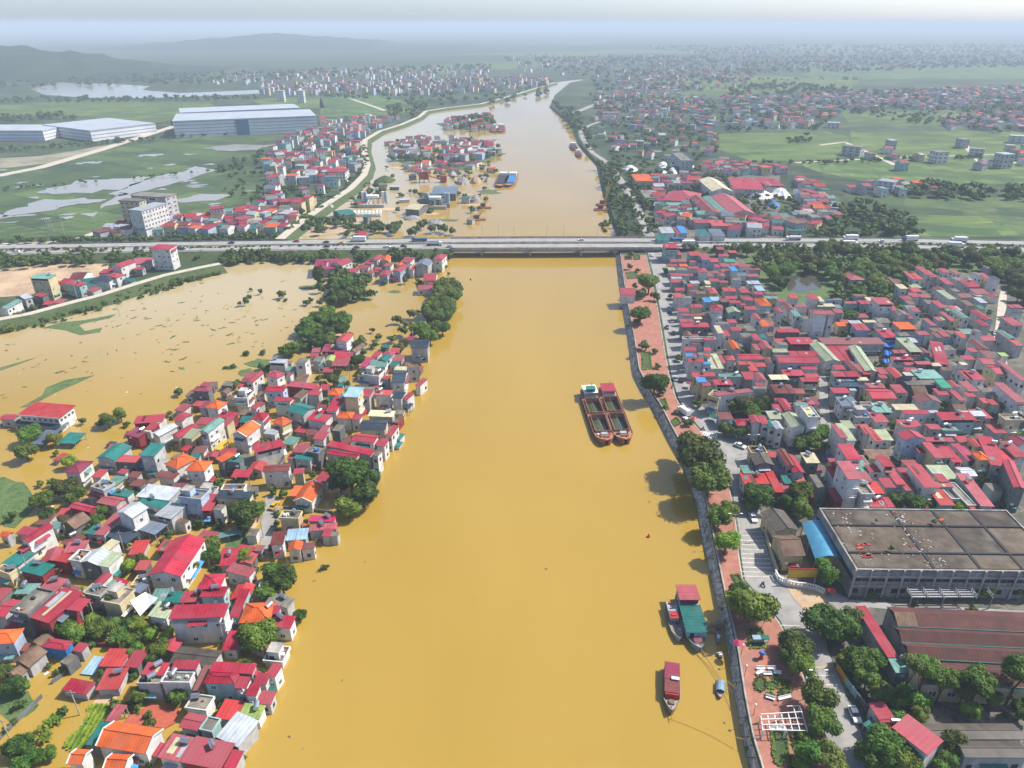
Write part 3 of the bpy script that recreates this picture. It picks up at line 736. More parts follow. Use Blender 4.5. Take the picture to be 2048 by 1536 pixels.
# ------------------------------------------------------------------ houses
# type colour wall height then the eave corners read off the picture: front-left, front-right, back-right (six numbers)
# or a box left top right bottom (four numbers); '@ x0 y0 scale lean base zone' starts a block
HOUSES = '''
@ 0 0 1 0 0 L
G R w 6.5 295 1151 362 1153 407 1077
m G w 4 2 1126 31 1135 86 1111
m G r 4.1 37 1141 83 1153 109 1130
m R r 5 32 1098 45 1105 58 1096
G R w 7 40 1080 56 1086 105 1052
m P c 4.8 125 1107 168 1103 222 1078
m E r 5 107 1121 131 1125 143 1109
f C w 6.2 135 1122 160 1126 180 1103
G W d 6 157 1125 195 1131 222 1104
m L w 6 195 1131 217 1135 247 1108
m Y w 5.8 198 1097 216 1103 243 1085
m P c 4.6 187 1068 208 1070 236 1028
m G c 3.8 168 1066 198 1071 206 1053
m D o 3.6 208 1070 253 1087 279 1067
G W w 8.6 232 1025 264 1037 299 1016
m B o 4 278 1060 310 1070 333 1047
m W c 6 308 1030 342 1038 374 1012
m G c 5 275 1004 322 1016 347 1003
m W c 5.4 270 992 337 1001 352 975
m G c 5 220 989 255 995 275 984
g P c 4.5 192 1005 232 1013 250 993
f C c 7 181 977 207 985 230 968
m R c 5 172 991 192 994 205 982
g R r 5 137 1014 178 1024 193 1013
G N d 3.8 122 1047 150 1059 175 1035
m T c 3.4 96 1052 112 1059 122 1046
g O c 4 -2 1072 14 1075 20 1062
f C b 8.5 355 996 402 1002 418 983
m D y 7.5 430 995 500 997 502 984
f C w 5.6 422 1020 443 1022 452 1008
m R r 5.6 401 1022 422 1022 434 990
f N c 3.6 342 1042 370 1050 382 1040
f C d 8.5 18 1225 56 1233 95 1181
m R r 7.6 56 1233 97 1246 146 1180
m R o 7.5 104 1215 160 1223 180 1199
g R c 5.6 -14 1232 10 1234 38 1200
m P c 4 75 1180 110 1186 140 1160
m M c 3.8 110 1177 147 1188 155 1180
f C c 6.6 163 1188 200 1196 222 1176
f C y 6.6 200 1204 240 1212 273 1180
G R w 6 184 1167 203 1170 223 1148
m R c 5.8 212 1172 240 1180 256 1162
m B o 4.6 262 1180 280 1187 301 1172
m L w 4.8 294 1231 332 1237 352 1208
m G c 6.6 326 1203 358 1205 370 1183
m R c 6.7 358 1205 398 1203 408 1180
m R t 8.2 398 1194 448 1193 458 1173
h R w 9 395 1178 440 1176 475 1145
s R w 9 336 1238 448 1234 462 1208
m R t 4.8 460 1234 474 1234 503 1181
h O c 5.4 477 1247 540 1244 535 1205
m R c 5.6 523 1227 556 1228 562 1212
m C c 4.6 530 1205 575 1216 582 1195
m R c 4.8 541 1254 581 1257 593 1233
g Z c 4.2 338 1325 425 1335 440 1300
m R c 6.2 281 1349 327 1351 347 1327
m R c 6.8 341 1338 392 1339 396 1324
f C c 5.4 272 1370 320 1370 326 1352
f C c 5.8 320 1367 380 1368 388 1345
m M o 4.4 390 1382 402 1382 420 1332
h R t 6.4 406 1366 470 1368 484 1344
m R c 6.6 418 1343 505 1348 509 1328
s R w 5.6 468 1376 491 1377 501 1352
m R w 5.5 492 1391 510 1392 523 1369
m R c 5.2 505 1367 532 1369 542 1347
m R c 5.0 530 1350 550 1355 559 1330
m R c 3.6 513 1408 542 1410 554 1384
m I c 3.6 475 1432 518 1438 531 1411
m W c 4.4 431 1474 476 1495 512 1441
g R t 4.6 357 1454 395 1462 414 1432
f C t 4.4 397 1462 425 1468 437 1438
m P c 4.4 313 1514 360 1524 385 1475
m R r 4.5 360 1524 440 1540 465 1487
m R c 3.8 447 1535 470 1538 486 1502
g O w 5 191 1492 293 1508 332 1458
m G o 3.6 173 1490 190 1492 222 1447
m P o 3.6 211 1443 230 1445 262 1412
g O w 4.6 133 1528 165 1530 200 1500
g O w 4.6 205 1538 250 1540 262 1508
h O b 6.6 -40 1290 28 1286 18 1258
G N c 3.8 24 1325 58 1336 92 1302
G N c 3.2 10 1348 37 1357 55 1350
h R u 3.8 82 1294 130 1301 150 1283
m R c 3.4 143 1301 163 1305 172 1291
m N d 3.6 65 1283 84 1294 103 1273
m R c 2.4 122 1380 172 1390 192 1366
m Q c .5 160 1347 186 1350 230 1317
f C y 5 -10 1140 18 1150 30 1137
m R c 4 437 1133 470 1130 473 1103
m P c 4.8 450 1142 498 1154 508 1136
f N c 6.6 440 982 488 982 492 970
@ 180 800 6.827 0 0 L
m R r 5.6 585 330 990 300 1110 195
m V r 5.2 465 470 660 515 760 400
m R r 5.8 740 400 865 408 915 320
f Y w 5.6 705 430 825 440 985 240
G W w 5.8 830 460 940 500 1180 350
g R w 5 1125 275 1255 300 1370 185
G R y 5.2 1100 480 1215 520 1420 340
m L y 5.2 1255 515 1385 530 1520 410
G T w 8 1480 435 1615 455 1830 270
m R c 4 1430 320 1650 335 1700 245
h O w 6.6 1570 90 1740 125 1890 30
m V c 5.6 1480 110 1570 115 1640 20
m R r 5.8 1715 235 1935 265 2048 180
m R y 5.9 1780 335 1870 350 1930 260
G G c 5.6 75 800 335 830 620 640
m E d 5 345 840 640 855 670 760
m G c 9.5 665 755 875 765 1075 600
h O w 6 1010 870 1180 945 1370 760
m G c 5.2 1350 800 1490 790 1550 720
h O w 7.4 1290 960 1560 975 1630 830
m U o 4.8 1345 1030 1545 1050 1570 990
m O d 6.4 1710 800 1800 850 1930 720
m G d 6 1840 830 2040 850 2048 770
m K o 3.2 1680 660 1770 680 1845 570
m R o 3.2 1225 680 1320 695 1390 630
f N y 4.6 740 1120 870 1150 960 1080
m M c 4 500 1050 640 1060 690 980
m R c 4 360 995 480 1010 540 960
m M w 4.6 870 1040 1140 1075 1180 990
@ 0 780 6.827 0 0 L
h V w 6.8 865 1125 1085 1140 1310 975
m E w 4.8 1235 1190 1370 1200 1440 1090
g R c 3.8 -20 400 190 405 245 330
m B o 2.2 395 735 600 742 1010 455
m G o 2.2 785 725 1025 735 1230 600
m R o 1.8 725 960 790 970 900 870
m D o 1.3 1440 750 1535 765 1570 715
@ 420 820 5.12 0 0 L
G O w 7.4 215 250 378 278 520 160
h R w 7.4 410 95 545 105 640 30
h O y 6.6 635 120 740 165 780 80
m W w 4.6 545 240 665 255 760 210
m R c 5.8 985 95 1185 125 1195 10
f C d 6.6 1230 215 1335 225 1400 150
m R c 4.8 1045 300 1165 310 1240 230
m P c 4.7 1100 235 1180 240 1250 160
m G c 2.8 1890 290 1945 300 1965 240
m G c 1.4 1880 370 1935 378 1960 330
g R c 7.2 1440 310 1680 340 1735 265
m R w 6.6 1810 265 1850 270 1910 165
m R w 6.4 1700 365 1790 375 1825 300
m R c 7.2 1185 365 1645 465 1675 410
g R c 7.4 1185 445 1500 495 1540 450
f C w 7.4 1660 470 1715 480 1735 420
m R c 4.6 1505 570 1590 585 1640 545
m G o 2.8 1600 660 1690 690 1730 630
m D o 1.8 1620 700 1700 725 1725 680
m R w 7 460 440 760 368 720 305
m P c 6.4 835 430 960 440 1030 370
f C d 6.6 980 440 1110 465 1160 380
m G c 5.6 850 490 1025 520 1095 455
m R c 4.6 790 505 850 510 870 460
g M w 7.2 535 635 810 620 845 545
m R y 5.6 850 660 960 650 1000 590
m R c 3.6 1060 725 1180 750 1260 655
G O w 4.6 850 930 1045 945 1200 765
m O o 3.4 810 880 930 885 1000 785
f C y 5.4 700 1120 910 1130 940 1045
m X c 3.2 1000 1135 1270 1145 1280 1085
m P c 3.6 1010 1240 1300 1215 1315 1150
m R c 3.4 1140 1295 1225 1300 1240 1220
f C c 3.2 1215 1300 1310 1305 1315 1270
m M w 5.4 610 1385 750 1375 775 1245
m Q c 3.8 770 1340 990 1325 1000 1215
G O w 4.6 790 1445 930 1440 935 1350
m M w 4.4 930 1425 1070 1415 1095 1355
m T o 2.4 60 1325 320 1262 310 1215
m P c 3.6 450 1440 520 1445 510 1390
m R o 3.8 210 690 400 690 420 610
@ 340 640 6.827 0 0 L
h V d 6.8 295 965 525 975 640 910
m R d 7.6 400 900 500 905 550 850
m N c 3.6 200 1035 300 1040 330 960
G R w 6.6 1030 845 1130 855 1290 720
m E c 4.6 900 900 1030 935 1040 865
m V c 5.6 960 840 1080 850 1110 790
h R w 7.4 1295 760 1460 800 1545 720
f R w 6 1570 760 1640 770 1700 730
m N c 4.6 1690 850 1850 850 1890 750
g R b 7.2 1290 970 1550 980 1600 900
m R r 4.8 1590 905 1960 945 2048 880
G N c 3.6 670 1000 780 1010 850 950
m N c 3.5 750 1085 900 1090 960 1030
f C w 6.4 870 1080 1060 1090 1130 985
m N c 4 1160 1040 1230 1050 1250 980
m R w 6.6 1090 1200 1180 1210 1310 1170
m R c 6.6 1410 1105 1640 1125 1700 1070
m N c 5.4 1680 1050 1780 1070 1860 970
m W c 6.6 1345 580 1570 590 1640 540
m T c 3.8 1560 690 1690 700 1700 640
f C c 7.4 1690 590 1850 600 1930 520
g G c 6.6 1580 1240 1820 1305 1965 1180
@ 600 640 6.827 0 0 L
g D c 7.4 1505 385 1750 385 1800 270
G E w 8.4 480 300 640 310 715 200
m V r 4.8 285 435 620 435 630 335
m P c 3.8 150 445 270 440 290 380
m R c 3.7 120 495 230 500 240 455
m P c 3.6 300 480 420 470 440 440
G I y 5.6 335 565 450 565 490 490
m I c 3.8 440 440 540 440 555 400
m R c 4.8 430 520 690 525 700 450
m P o 4.6 425 625 640 630 690 535
m R d 3.2 300 710 440 710 430 650
f C c 4.8 150 570 290 575 300 490
m T c 3.8 240 620 325 625 330 590
G N c 4.8 665 430 760 445 850 330
m X c 4.8 810 630 930 640 1040 520
m T c 5.8 930 640 1170 645 1180 560
G G w 6.6 1060 540 1170 560 1190 470
h X c 5.6 1110 470 1250 490 1270 430
m R c 4.8 970 500 1060 510 1100 440
m P c 3.8 1240 550 1390 560 1390 480
m G c 3.8 1210 620 1320 630 1350 570
f N w 6.6 840 760 1080 790 1130 700
m B c 3.8 780 855 930 870 970 800
m R c 5.2 1110 800 1210 810 1215 765
m P c 2.8 940 920 1070 930 1085 880
g D w 7.6 1240 860 1430 860 1510 690
f Y w 7.4 1260 690 1450 695 1455 630
f N c 7.2 1460 660 1640 645 1650 590
m R w 4.8 1580 890 1630 900 1680 800
m Q y 11 590 1050 800 1060 840 930
m R c 8 810 1040 950 1050 960 950
h O t 7.4 370 1020 540 1030 640 940
m G c 6.4 440 1075 540 1080 600 1010
m R c 6.6 95 1020 260 1030 285 975
m R c 6.2 160 960 250 970 260 910
m E w 7.2 1015 1025 1245 1030 1260 965
m D w 7 1245 1060 1390 1075 1410 990
m R w 6 1400 1070 1460 1085 1510 995
m D o 3.4 1420 1200 1490 1210 1525 1145
m T c 4.6 600 940 1000 960 1000 920
m G c 4.8 505 910 590 910 590 885
m X o 3.6 1450 270 1525 275 1560 185
m R w 7.2 345 1240 500 1250 585 1050
h O c 5.6 490 1340 700 1350 715 1260
m R c 5.5 690 1355 820 1365 845 1300
g D y 7.2 800 1500 1165 1505 1240 1370
m Y c 5.6 920 1310 1270 1325 1310 1245
f N r 3.8 1265 1400 1330 1410 1375 1300
@ 440 480 3.938 0 0 L
m V c 5.4 735 235 935 225 900 155
G R w 7 875 185 955 200 1030 160
m R w 5.6 1130 180 1190 190 1230 140
G R w 7 1180 155 1240 160 1290 125
G O y 7 1265 170 1330 170 1385 130
g R c 3.8 1080 220 1170 225 1190 195
m R c 4 1210 235 1290 235 1300 215
h R b 5.6 1245 275 1320 280 1335 240
G R b 6.4 1355 250 1420 255 1445 200
m R o 2.8 1335 305 1395 305 1400 285
G B c 7.4 1535 200 1640 205 1650 160
m R w 7 1590 160 1650 160 1655 145
h R w 8 1670 155 1750 160 1790 115
g R w 4.8 1600 320 1700 320 1735 260
m R c 3.6 1640 350 1700 350 1700 320
m P c 3.6 1550 390 1670 390 1690 355
m R w 5.6 1420 170 1500 175 1510 140
m R c 4.2 1000 250 1070 255 1085 225
m P w 6 1285 205 1345 208 1360 180
m R c 3.6 1190 250 1240 252 1248 235
m E w 5.4 1480 235 1525 238 1530 205
m M c 3.4 960 250 1010 255 1020 230
G O c 4.6 1385 205 1430 207 1445 180
f C w 6.4 1450 215 1500 217 1505 190
m R c 3.8 1150 265 1200 268 1210 245
@ 0 460 4.042 0 .5 D
m R w 13.5 1210 150 1370 155 1365 120
G R w 7.4 895 290 975 300 1030 245
h D w 5.6 725 410 880 415 870 370
h E w 6.4 840 370 940 385 960 350
m G c 3.6 975 400 1060 420 1080 400
m R t 6.6 515 430 640 455 670 425
m P c 5.4 690 490 750 500 790 465
m R o 2.8 670 520 735 525 740 500
m T y 12.5 235 390 390 395 410 360
G W c 7.4 115 540 200 560 270 540
m R d 6.4 265 530 340 540 370 515
m R o 2.8 340 605 420 600 425 575
m P o 2.8 420 590 500 590 490 560
G T w 6.8 -20 640 60 640 110 570
m P c 3.6 1040 280 1200 275 1200 230
m R c 3.6 1060 320 1150 320 1150 300
@ 1330 480 6.827 0 3 R
m R t 9 0 55 190 110
m R t 5 0 112 140 150
g R c 6 340 160 490 215
m R c 5 180 150 230 205
m P c 7 510 195 630 270
m R c 5 610 255 740 300
m R c 4.6 350 280 500 305
m P c 5 85 265 300 300
m R c 4.6 50 335 175 360
m O c 5 210 330 320 360
m L c 4 50 375 155 415
f C c 5.6 170 375 330 420
m P c 5 330 370 470 395
h R w 7.4 460 385 590 440
m R d 5 720 100 815 130
m R d 5 880 145 990 175
m X c 5 745 195 880 220
g J c 4.5 820 255 970 300
m R c 5 690 340 780 375
m R c 5.4 770 325 900 365
m R c 5.2 910 320 1020 350
m R c 8 1030 335 1160 370
m U w 8 915 370 1000 425
m R c 4.4 1160 390 1310 410
m P c 5 660 425 740 455
h R c 5.4 740 450 830 495
m P c 6 780 405 910 435
m R c 5 85 460 240 490
m P c 5 245 465 340 490
m P c 5 350 460 465 485
m P c 5 590 465 660 500
m W c 4.6 95 495 240 525
m R c 5.4 90 540 250 580
f C t 6 260 545 310 600
m P c 5 1130 465 1290 500
m B c 5 1020 440 1130 490
f C w 8 930 520 1060 555
m W c 4.6 1140 560 1310 600
m R c 5.2 620 535 750 570
m P c 5 750 555 870 580
m Y c 5.6 560 560 630 600
m Y c 4.6 555 603 630 640
m R c 5 310 600 390 640
m M c 5 385 605 460 625
m R c 5.4 150 655 275 690
m R c 5.6 810 655 980 700
h E c 5.4 620 650 730 730
m Q c 6 1265 630 1370 690
m N c 5 430 700 560 735
m P c 5 350 690 470 710
m R c 5.4 1230 710 1350 745
m R w 7 140 735 250 790
f C w 8.5 250 760 385 800
m U c 5 540 795 640 850
m Q c 5.2 640 780 765 830
m R c 5.4 840 770 985 805
m M d 5.6 770 805 890 850
m R c 6 890 830 1040 860
m R c 5.4 1100 790 1220 825
h O w 7 1300 800 1460 900
m R c 6.6 1105 910 1265 950
m R c 6.4 1040 865 1110 890
m R y 5.6 360 885 520 920
m R w 5.4 190 935 330 980
h R w 10.5 665 880 805 960
m N c 5 1380 720 1530 750
m T c 5.4 1380 765 1550 800
m P c 5.6 1550 800 1660 840
m R c 5.4 1720 750 1830 800
G M c 6 1670 870 1790 960
m P c 5.4 1790 890 1950 920
G R w 7 1540 930 1620 990
m T c 6 1780 955 1870 1045
f C w 6 1890 1040 1990 1090
m R c 5.4 230 1015 520 1035
m R c 5.4 525 1025 655 1060
m Y c 6.4 405 1060 510 1080
m R c 6 215 1080 400 1120
m R d 7 240 1135 610 1190
G N c 6.4 270 1260 380 1320
m R c 5.6 380 1290 470 1320
f C c 8 250 1330 690 1362
m R c 8.4 540 1342 690 1370
m R c 7.4 275 1470 430 1515
m R w 7.4 550 1480 640 1520
m Y w 8.4 725 1180 805 1275
f C c 6.4 690 1115 880 1150
m R c 5.6 870 1090 990 1135
m R c 5.6 910 1195 1050 1240
m R c 6 810 1240 900 1310
f C c 6 1060 1270 1220 1340
m R c 7 1225 1290 1315 1370
m G c 6 1320 1285 1400 1340
m N c 5.4 1410 1260 1500 1310
G P w 7 1235 1010 1320 1090
m O c 6 1325 1100 1430 1180
m P c 5.6 1430 1130 1500 1180
m R d 5.6 1545 1215 1850 1260
m R r 6 1720 1335 2048 1420
G O c 5.6 930 1385 1030 1500
G P c 5.6 1330 1385 1480 1500
m R c 5.4 1240 1420 1310 1500
f C c 5.6 1550 1390 1700 1440
m L c 5 1480 1490 1690 1536
@ 1350 690 6.827 0 3 R
m R w 8 140 35 295 80
m R w 8 410 40 500 75
m U w 7.6 160 115 255 155
m P w 7 255 115 315 150
f C w 7.4 320 100 420 150
m R w 7 420 120 490 150
m E w 8 195 190 400 230
m U w 7.4 385 235 495 265
m L c 5 500 150 670 325
m R c 4.6 620 150 700 250
h E c 5 705 150 830 210
g R c 5.4 890 120 1200 195
m R c 5 1210 170 1330 215
m R c 5 880 230 1070 270
m E c 5 1040 245 1255 295
G M c 5.4 1260 185 1375 265
m E c 5 1030 300 1140 355
m R c 5 1400 220 1500 270
m R c 6.4 1590 85 1960 140
g R c 7 1430 140 1980 245
m W c 5 1510 275 1740 310
m R c 5.4 1745 275 1950 340
m R c 5.2 1500 350 1780 420
m R c 5.6 1790 400 1980 445
m R c 6 1740 450 1980 505
m Y d 7 1315 415 1560 475
m T c 5.4 610 395 910 430
m R c 5.4 960 375 1120 470
G P w 8 1130 390 1260 490
m R w 7.4 1115 530 1225 555
m E y 7.4 250 385 330 440
m R c 7 335 380 560 430
m U y 7.8 310 445 440 510
m R y 7.4 380 510 495 560
m R c 7 550 480 790 545
f C c 8 1075 560 1250 600
m P w 8 580 700 1060 640 1060 590
f C y 7 440 700 600 750 620 660
m M d 6.4 1380 545 1660 660
m R c 5.4 1380 735 1490 770
m R c 5.2 1380 810 1500 905
G R c 5.6 1500 745 1630 900
m T c 7.4 1650 800 1820 830
m R c 6.4 1690 760 1920 810
f Y w 11 1820 850 1980 1000
G L w 7.6 1590 940 1790 1130
G R w 7.4 1060 960 1180 1060
m R w 7.2 1185 975 1290 1080
m L c 7 1300 910 1490 1010
G G w 7 1295 1040 1370 1130
G W w 7.4 1380 1045 1490 1150
f N c 4 1040 1410 1270 1470
h R c 5.4 850 1010 1050 1100
m G c 4.6 760 1030 860 1080
m M c 4 610 930 800 1020
@ 1600 500 6.827 0 3 R
h P c 5 690 320 900 410
m P c 4.4 960 270 1020 310
m N c 4.6 1310 380 1440 470
m N c 4.2 1215 410 1280 470
g R w 11.5 205 820 385 880
m R w 11.5 395 830 480 880
m R w 7.4 150 615 270 680
m Y c 7 275 640 340 700
f C c 6 345 665 590 690
m Y c 5 250 735 480 770
m T c 4.6 490 750 580 790
m P c 5 490 810 600 860
m P c 4.6 630 705 820 735
m R c 5.4 835 690 990 735
f N c 5.6 750 600 940 640
m Y c 5.4 935 650 1060 695
m R w 8.4 1070 660 1290 745
m O y 4.6 520 990 690 1040
m W d 6 700 965 860 1010
m R c 5.6 780 1020 960 1100
m Y c 5 880 960 1050 990
f C w 5.6 1070 1000 1180 1060
m R c 5 1150 1090 1350 1200
m O c 5 1370 990 1600 1080
f C t 7 1360 1130 1450 1180
m R c 5.4 1620 1110 1700 1160
m E w 7 1540 310 1690 400
m R w 7.4 1730 240 1830 340
m P c 7 1790 290 1890 370
m R w 6 1270 770 1360 830
G C w 5.4 1350 820 1490 900
m V c 5 1490 840 1560 940
m R w 6.4 1560 780 1660 840
m R c 5.6 1550 520 1680 570
m R c 5 1540 590 1660 640
m P c 5 1660 610 1800 650
m N c 4.6 1490 700 1590 750
m Y w 8 1370 475 1480 530
m M c 5 330 1205 1160 1290
@ 1640 660 6.827 0 3 R
G L w 6 80 430 280 430 215 190
G L w 6 620 560 790 570 835 250
m R c 4 230 215 620 420
G M c 6 470 430 600 580
m R r 5.4 590 480 710 610
m R c 5 215 480 360 540
m R c 6 205 570 560 640
m Y c 5 515 650 670 690
m B c 5 240 660 440 700
m D d 6.4 190 720 545 775
m D c 5.6 545 750 680 790
m R c 6 190 790 420 860
m Q c 5.6 420 800 500 830
m R c 5.4 665 730 900 790
g R c 6 720 810 1050 940
m R c 5.2 790 945 930 1010
m G c 5 310 860 430 910
m B c 6 310 920 550 1040
f N c 7.4 480 995 730 1045
f C c 7 490 1100 720 1210
m T c 6.4 740 1010 990 1130
m R c 6 760 1130 950 1260
m L c 7.4 350 1240 490 1340
m L w 7.2 370 1350 500 1500
m R c 6.4 620 1310 740 1420
m R c 6 500 1300 620 1340
G E c 6.4 760 1370 850 1500
m R c 6 820 520 940 600
m R c 5.6 830 610 930 660
G E c 6 1040 520 1180 660
m T c 6.6 1365 550 1690 660
f C d 6 1200 640 1650 760
m R c 6.4 1050 760 1200 860
m G c 4.6 1070 870 1210 890
g N d 5 1300 760 1490 900
G M c 6.4 1350 910 1670 1000
m Y c 6 1040 1020 1350 1090
m R c 8 1160 1100 1490 1150
f W c 8 1500 1110 1650 1140
m R c 8 1670 1150 2048 1200
m R c 6.4 1110 1230 1390 1310
m R c 6.4 1500 1300 1670 1360
m T c 5.6 1680 1310 1890 1370
m J w 7 1670 690 1810 790
G R w 6.6 1820 700 1930 790
m R c 5.6 1620 810 1780 890
m R c 6 1000 370 1280 410
m P d 5.6 1020 280 1210 320
m L c 6.4 1235 130 1400 300
m R w 6 1585 455 1770 480 1865 225
m R w 6 1505 350 1610 370 1700 200
m R d 6.4 1330 430 1540 470
m Y d 6.4 1545 450 1670 490
m R c 5.4 1180 440 1310 480
m R c 5.4 1190 520 1360 570
f N c 5.6 1680 500 1810 560
m G c 4.6 1470 380 1570 420
G M c 5.6 1380 260 1520 330
m R c 5.6 1900 850 1980 970
@ 1748 500 6.827 .12 3 R
m R w 7.4 950 260 1050 310
m R c 6.4 1000 390 1100 470
m P c 6 1120 280 1190 330
m R c 6 1280 415 1480 500
f C c 5.4 1170 370 1290 450
f C w 8.4 1420 300 1500 350
m R y 6.4 1570 330 1660 420
f D c 11 1640 350 1740 400
m L c 5.6 1020 560 1130 670
m P c 5.4 1400 540 1590 600
m L c 4.8 1400 603 1490 635
m W c 5.6 1460 655 1560 720
m N c 5 1280 690 1380 760
m R c 6.4 900 700 1010 790
m T c 6 1000 760 1090 830
m E c 6 1140 770 1230 870
G T w 6.4 1220 820 1320 940
m G c 5.6 1450 760 1540 810
G R c 6.4 1520 830 1640 960
G R c 5.6 1490 965 1600 1040
m R c 6 1050 860 1110 970
m L w 5.4 940 920 1030 960
m R c 5.4 880 920 940 970
m P c 5.4 780 940 860 1030
f N c 5 800 1060 1000 1120
m M c 5.4 870 1130 940 1200
m R c 5.4 950 1110 1050 1180
f N c 5 1050 1090 1200 1170
m E w 6 1200 1120 1300 1200
f C w 9 1400 1080 1490 1130
G M c 5.6 1450 1240 1590 1360
m R c 5.6 1320 1340 1430 1390
m R c 5.6 1880 750 2048 790
m D c 5 1890 800 2048 850
m R c 6 1890 930 2048 1030
G T c 6 1840 1110 1950 1220
m E c 5.6 1950 1150 2048 1310
m R c 5.4 690 1110 770 1160
m R c 5.6 620 1111 685 1160
m M c 5 1550 1370 1670 1460
m R c 5.6 1230 1450 1390 1500
m N c 5 1560 215 1640 260
@ 1848 660 10.24 .1 3 R
g R c 5.6 1220 580 1470 700
g R y 7 1490 720 1750 900
m P w 8 1990 680 2110 1040
m P w 8.6 1900 1120 2110 1480
m R c 6 890 830 1020 1000
m R c 6.2 1030 860 1280 1030
m P w 6.2 930 1070 1130 1260
m R c 5.6 900 1280 1090 1370
m R w 6 730 1260 860 1450
f C c 5.6 1260 1160 1430 1330
f C c 5.6 1435 1190 1610 1380
m E c 5.4 1230 1400 1380 1500
m R c 5.4 1385 1430 1590 1530
f C c 5.4 590 650 770 760
f Y w 8.4 770 650 940 720
m M c 5.6 1310 430 1490 570
m I c 5 1590 470 1750 540
f C c 4.8 1480 440 1585 540
@ 1480 850 4.23 0 3 R
G Z d 6.4 130 250 290 340
m E c 4 40 415 270 500
m T c 4.6 30 345 125 410
G M c 7 395 210 470 350
G R t 6.4 455 260 550 405
m R r 4 300 405 373 570
m G c 4.6 380 430 445 495
m P c 3.8 378 500 440 570
m Y d 7.4 565 240 680 320
m E r 3.8 555 400 640 610
f C c 4.4 655 420 730 540
m R c 4 645 340 690 400
m R c 6.4 790 285 880 355
m R c 5.6 805 360 890 480
m R r 4.6 800 540 890 640
m R w 12 910 175 1035 295
m R w 12.2 915 320 1040 460
f C w 7.4 1030 480 1140 600
m P c 7 1045 400 1130 480
m E c 6 1135 485 1230 580
m R c 6 1100 340 1220 400
m T c 5.4 1040 340 1098 400
m P c 3.8 1110 600 1269 700
m R w 8.6 862 0 908 110
m L w 8.4 910 0 990 130
m R w 6.4 1070 0 1140 80
m E w 6.4 1142 30 1210 140
f N c 4.6 95 185 235 245
m E c 4 235 235 325 275
f C c 4.6 310 280 385 370
@ 1748 800 4.23 -.12 3 R
m R c 8 580 110 870 170
m W c 7 780 95 955 135
m R c 6.4 225 190 365 230
m R c 6 470 210 580 255
m T c 5.6 585 220 720 260
G R c 8.4 260 340 440 330 420 270
m R c 5.6 450 315 620 350
m R c 5.4 625 320 690 355
m R c 5 385 395 465 445
m R c 6.4 520 370 600 490
m R c 6.2 603 410 690 490
m R c 6 672 400 760 525
m R c 5.4 725 310 820 360
m R c 5.4 715 375 790 440
m X c 6 790 405 880 515
h O y 7.4 890 440 985 510
G E y 6.4 860 330 930 400
m R c 6.4 990 545 1135 565 1040 340
m R c 5.4 940 395 1010 440
m R c 5 1115 420 1220 510
m R w 6 1195 360 1300 480
G R d 8.4 1180 740 1290 760 1255 540
m R c 5.6 1020 210 1130 280
f C c 8.4 1110 130 1260 180
m R w 8.4 80 480 180 565
m R c 5.6 95 665 190 740
m R c 5.4 192 565 270 715
m R c 5.2 258 580 340 660
m P w 5 270 665 355 765
G D c 4.6 320 560 410 640
f C c 4.6 350 650 430 720
m R w 7.4 430 560 560 740
m R c 6 560 625 640 690
m P t 5.6 555 693 680 735
m R t 4.6 565 765 690 890
m L c 4 460 775 560 845
f C c 4.2 650 730 740 850
f C c 4.6 790 710 870 900
m P t 5.6 905 895 1020 900 930 650
m R c 4.2 850 850 900 950
f C c 4 1000 700 1110 780
m E w 5.6 0 700 95 790
m R c 3.8 0 830 180 910
@ 0 0 1 0 3 B
m R w 4.2 1736 1406 1773 1462 1796 1445
m R w 6.6 1783 1455 1856 1512 1894 1489
m G o 2.8 1726 1448 1745 1465 1760 1458
g Z c 4.6 1850 1478 2050 1478 2035 1446
g Z c 4.8 1930 1516 2060 1516 2045 1482
m R c 4.6 1775 1316 1798 1315 1754 1214
m T c 4.4 1792 1345 1830 1345 1815 1316
G Z y 5.4 1552 1065 1599 1060 1587 1018
g N y 5.6 1568 1113 1612 1111 1602 1068
m C c 4 1648 1228 1678 1226 1670 1206
@ 0 0 1 0 3 H
m R w 5 1243 590 1272 590 1270 578
m G t 5.4 1315 480 1340 480 1338 472
m W w 7 1323 466 1350 466 1348 456
m R c 5 1356 468 1366 468 1366 456
m U w 5.4 1361 466 1376 466 1375 454
m G w 6 1400 472 1422 472 1421 460
m B w 6 1426 472 1452 472 1450 460
m R c 5 1390 446 1420 446 1418 440
m E c 4.6 1425 452 1468 452 1460 442
h R c 6 1325 400 1395 405 1385 386
m G c 6 1370 412 1398 412 1396 397
m T c 5 1342 420 1388 420 1380 407
m C y 6.4 1290 395 1322 395 1322 382
G Y w 8 1424 383 1466 383 1466 360
G M w 8 1410 426 1438 426 1428 394
G T c 7 1440 426 1460 426 1448 394
G P w 8 1462 428 1512 428 1490 393
m R c 7 1467 378 1530 380 1520 360
m R c 6.4 1532 372 1570 372 1560 358
m G c 6 1555 440 1598 440 1598 427
m O y 7 1272 362 1308 362 1306 350
f C c 12 1363 322 1388 322 1386 305
'''
def parse_houses():
    out = []
    ox = oy = 0; sc = 1; lean = 0; base = 0; zone = 'L'
    for ln in HOUSES.strip().splitlines():
        t = ln.split()
        if t[0] == '@':
            ox, oy, sc, lean, base = map(float, t[1:6]); zone = t[6]; continue
        v = list(map(float, t[4:]))
        if len(v) == 4:
            x0, y0, x1, y1 = v; v = [x0, y1, x1, y1, x1 + lean * (y1 - y0), y0]
        P = [(ox + v[i] / sc, oy + v[i + 1] / sc) for i in (0, 2, 4)]
        out.append(dict(t=t[0], c=t[1], w=t[2], h=float(t[3]), P=P, base=base, zone=zone))
    return out
win_mb = MB()
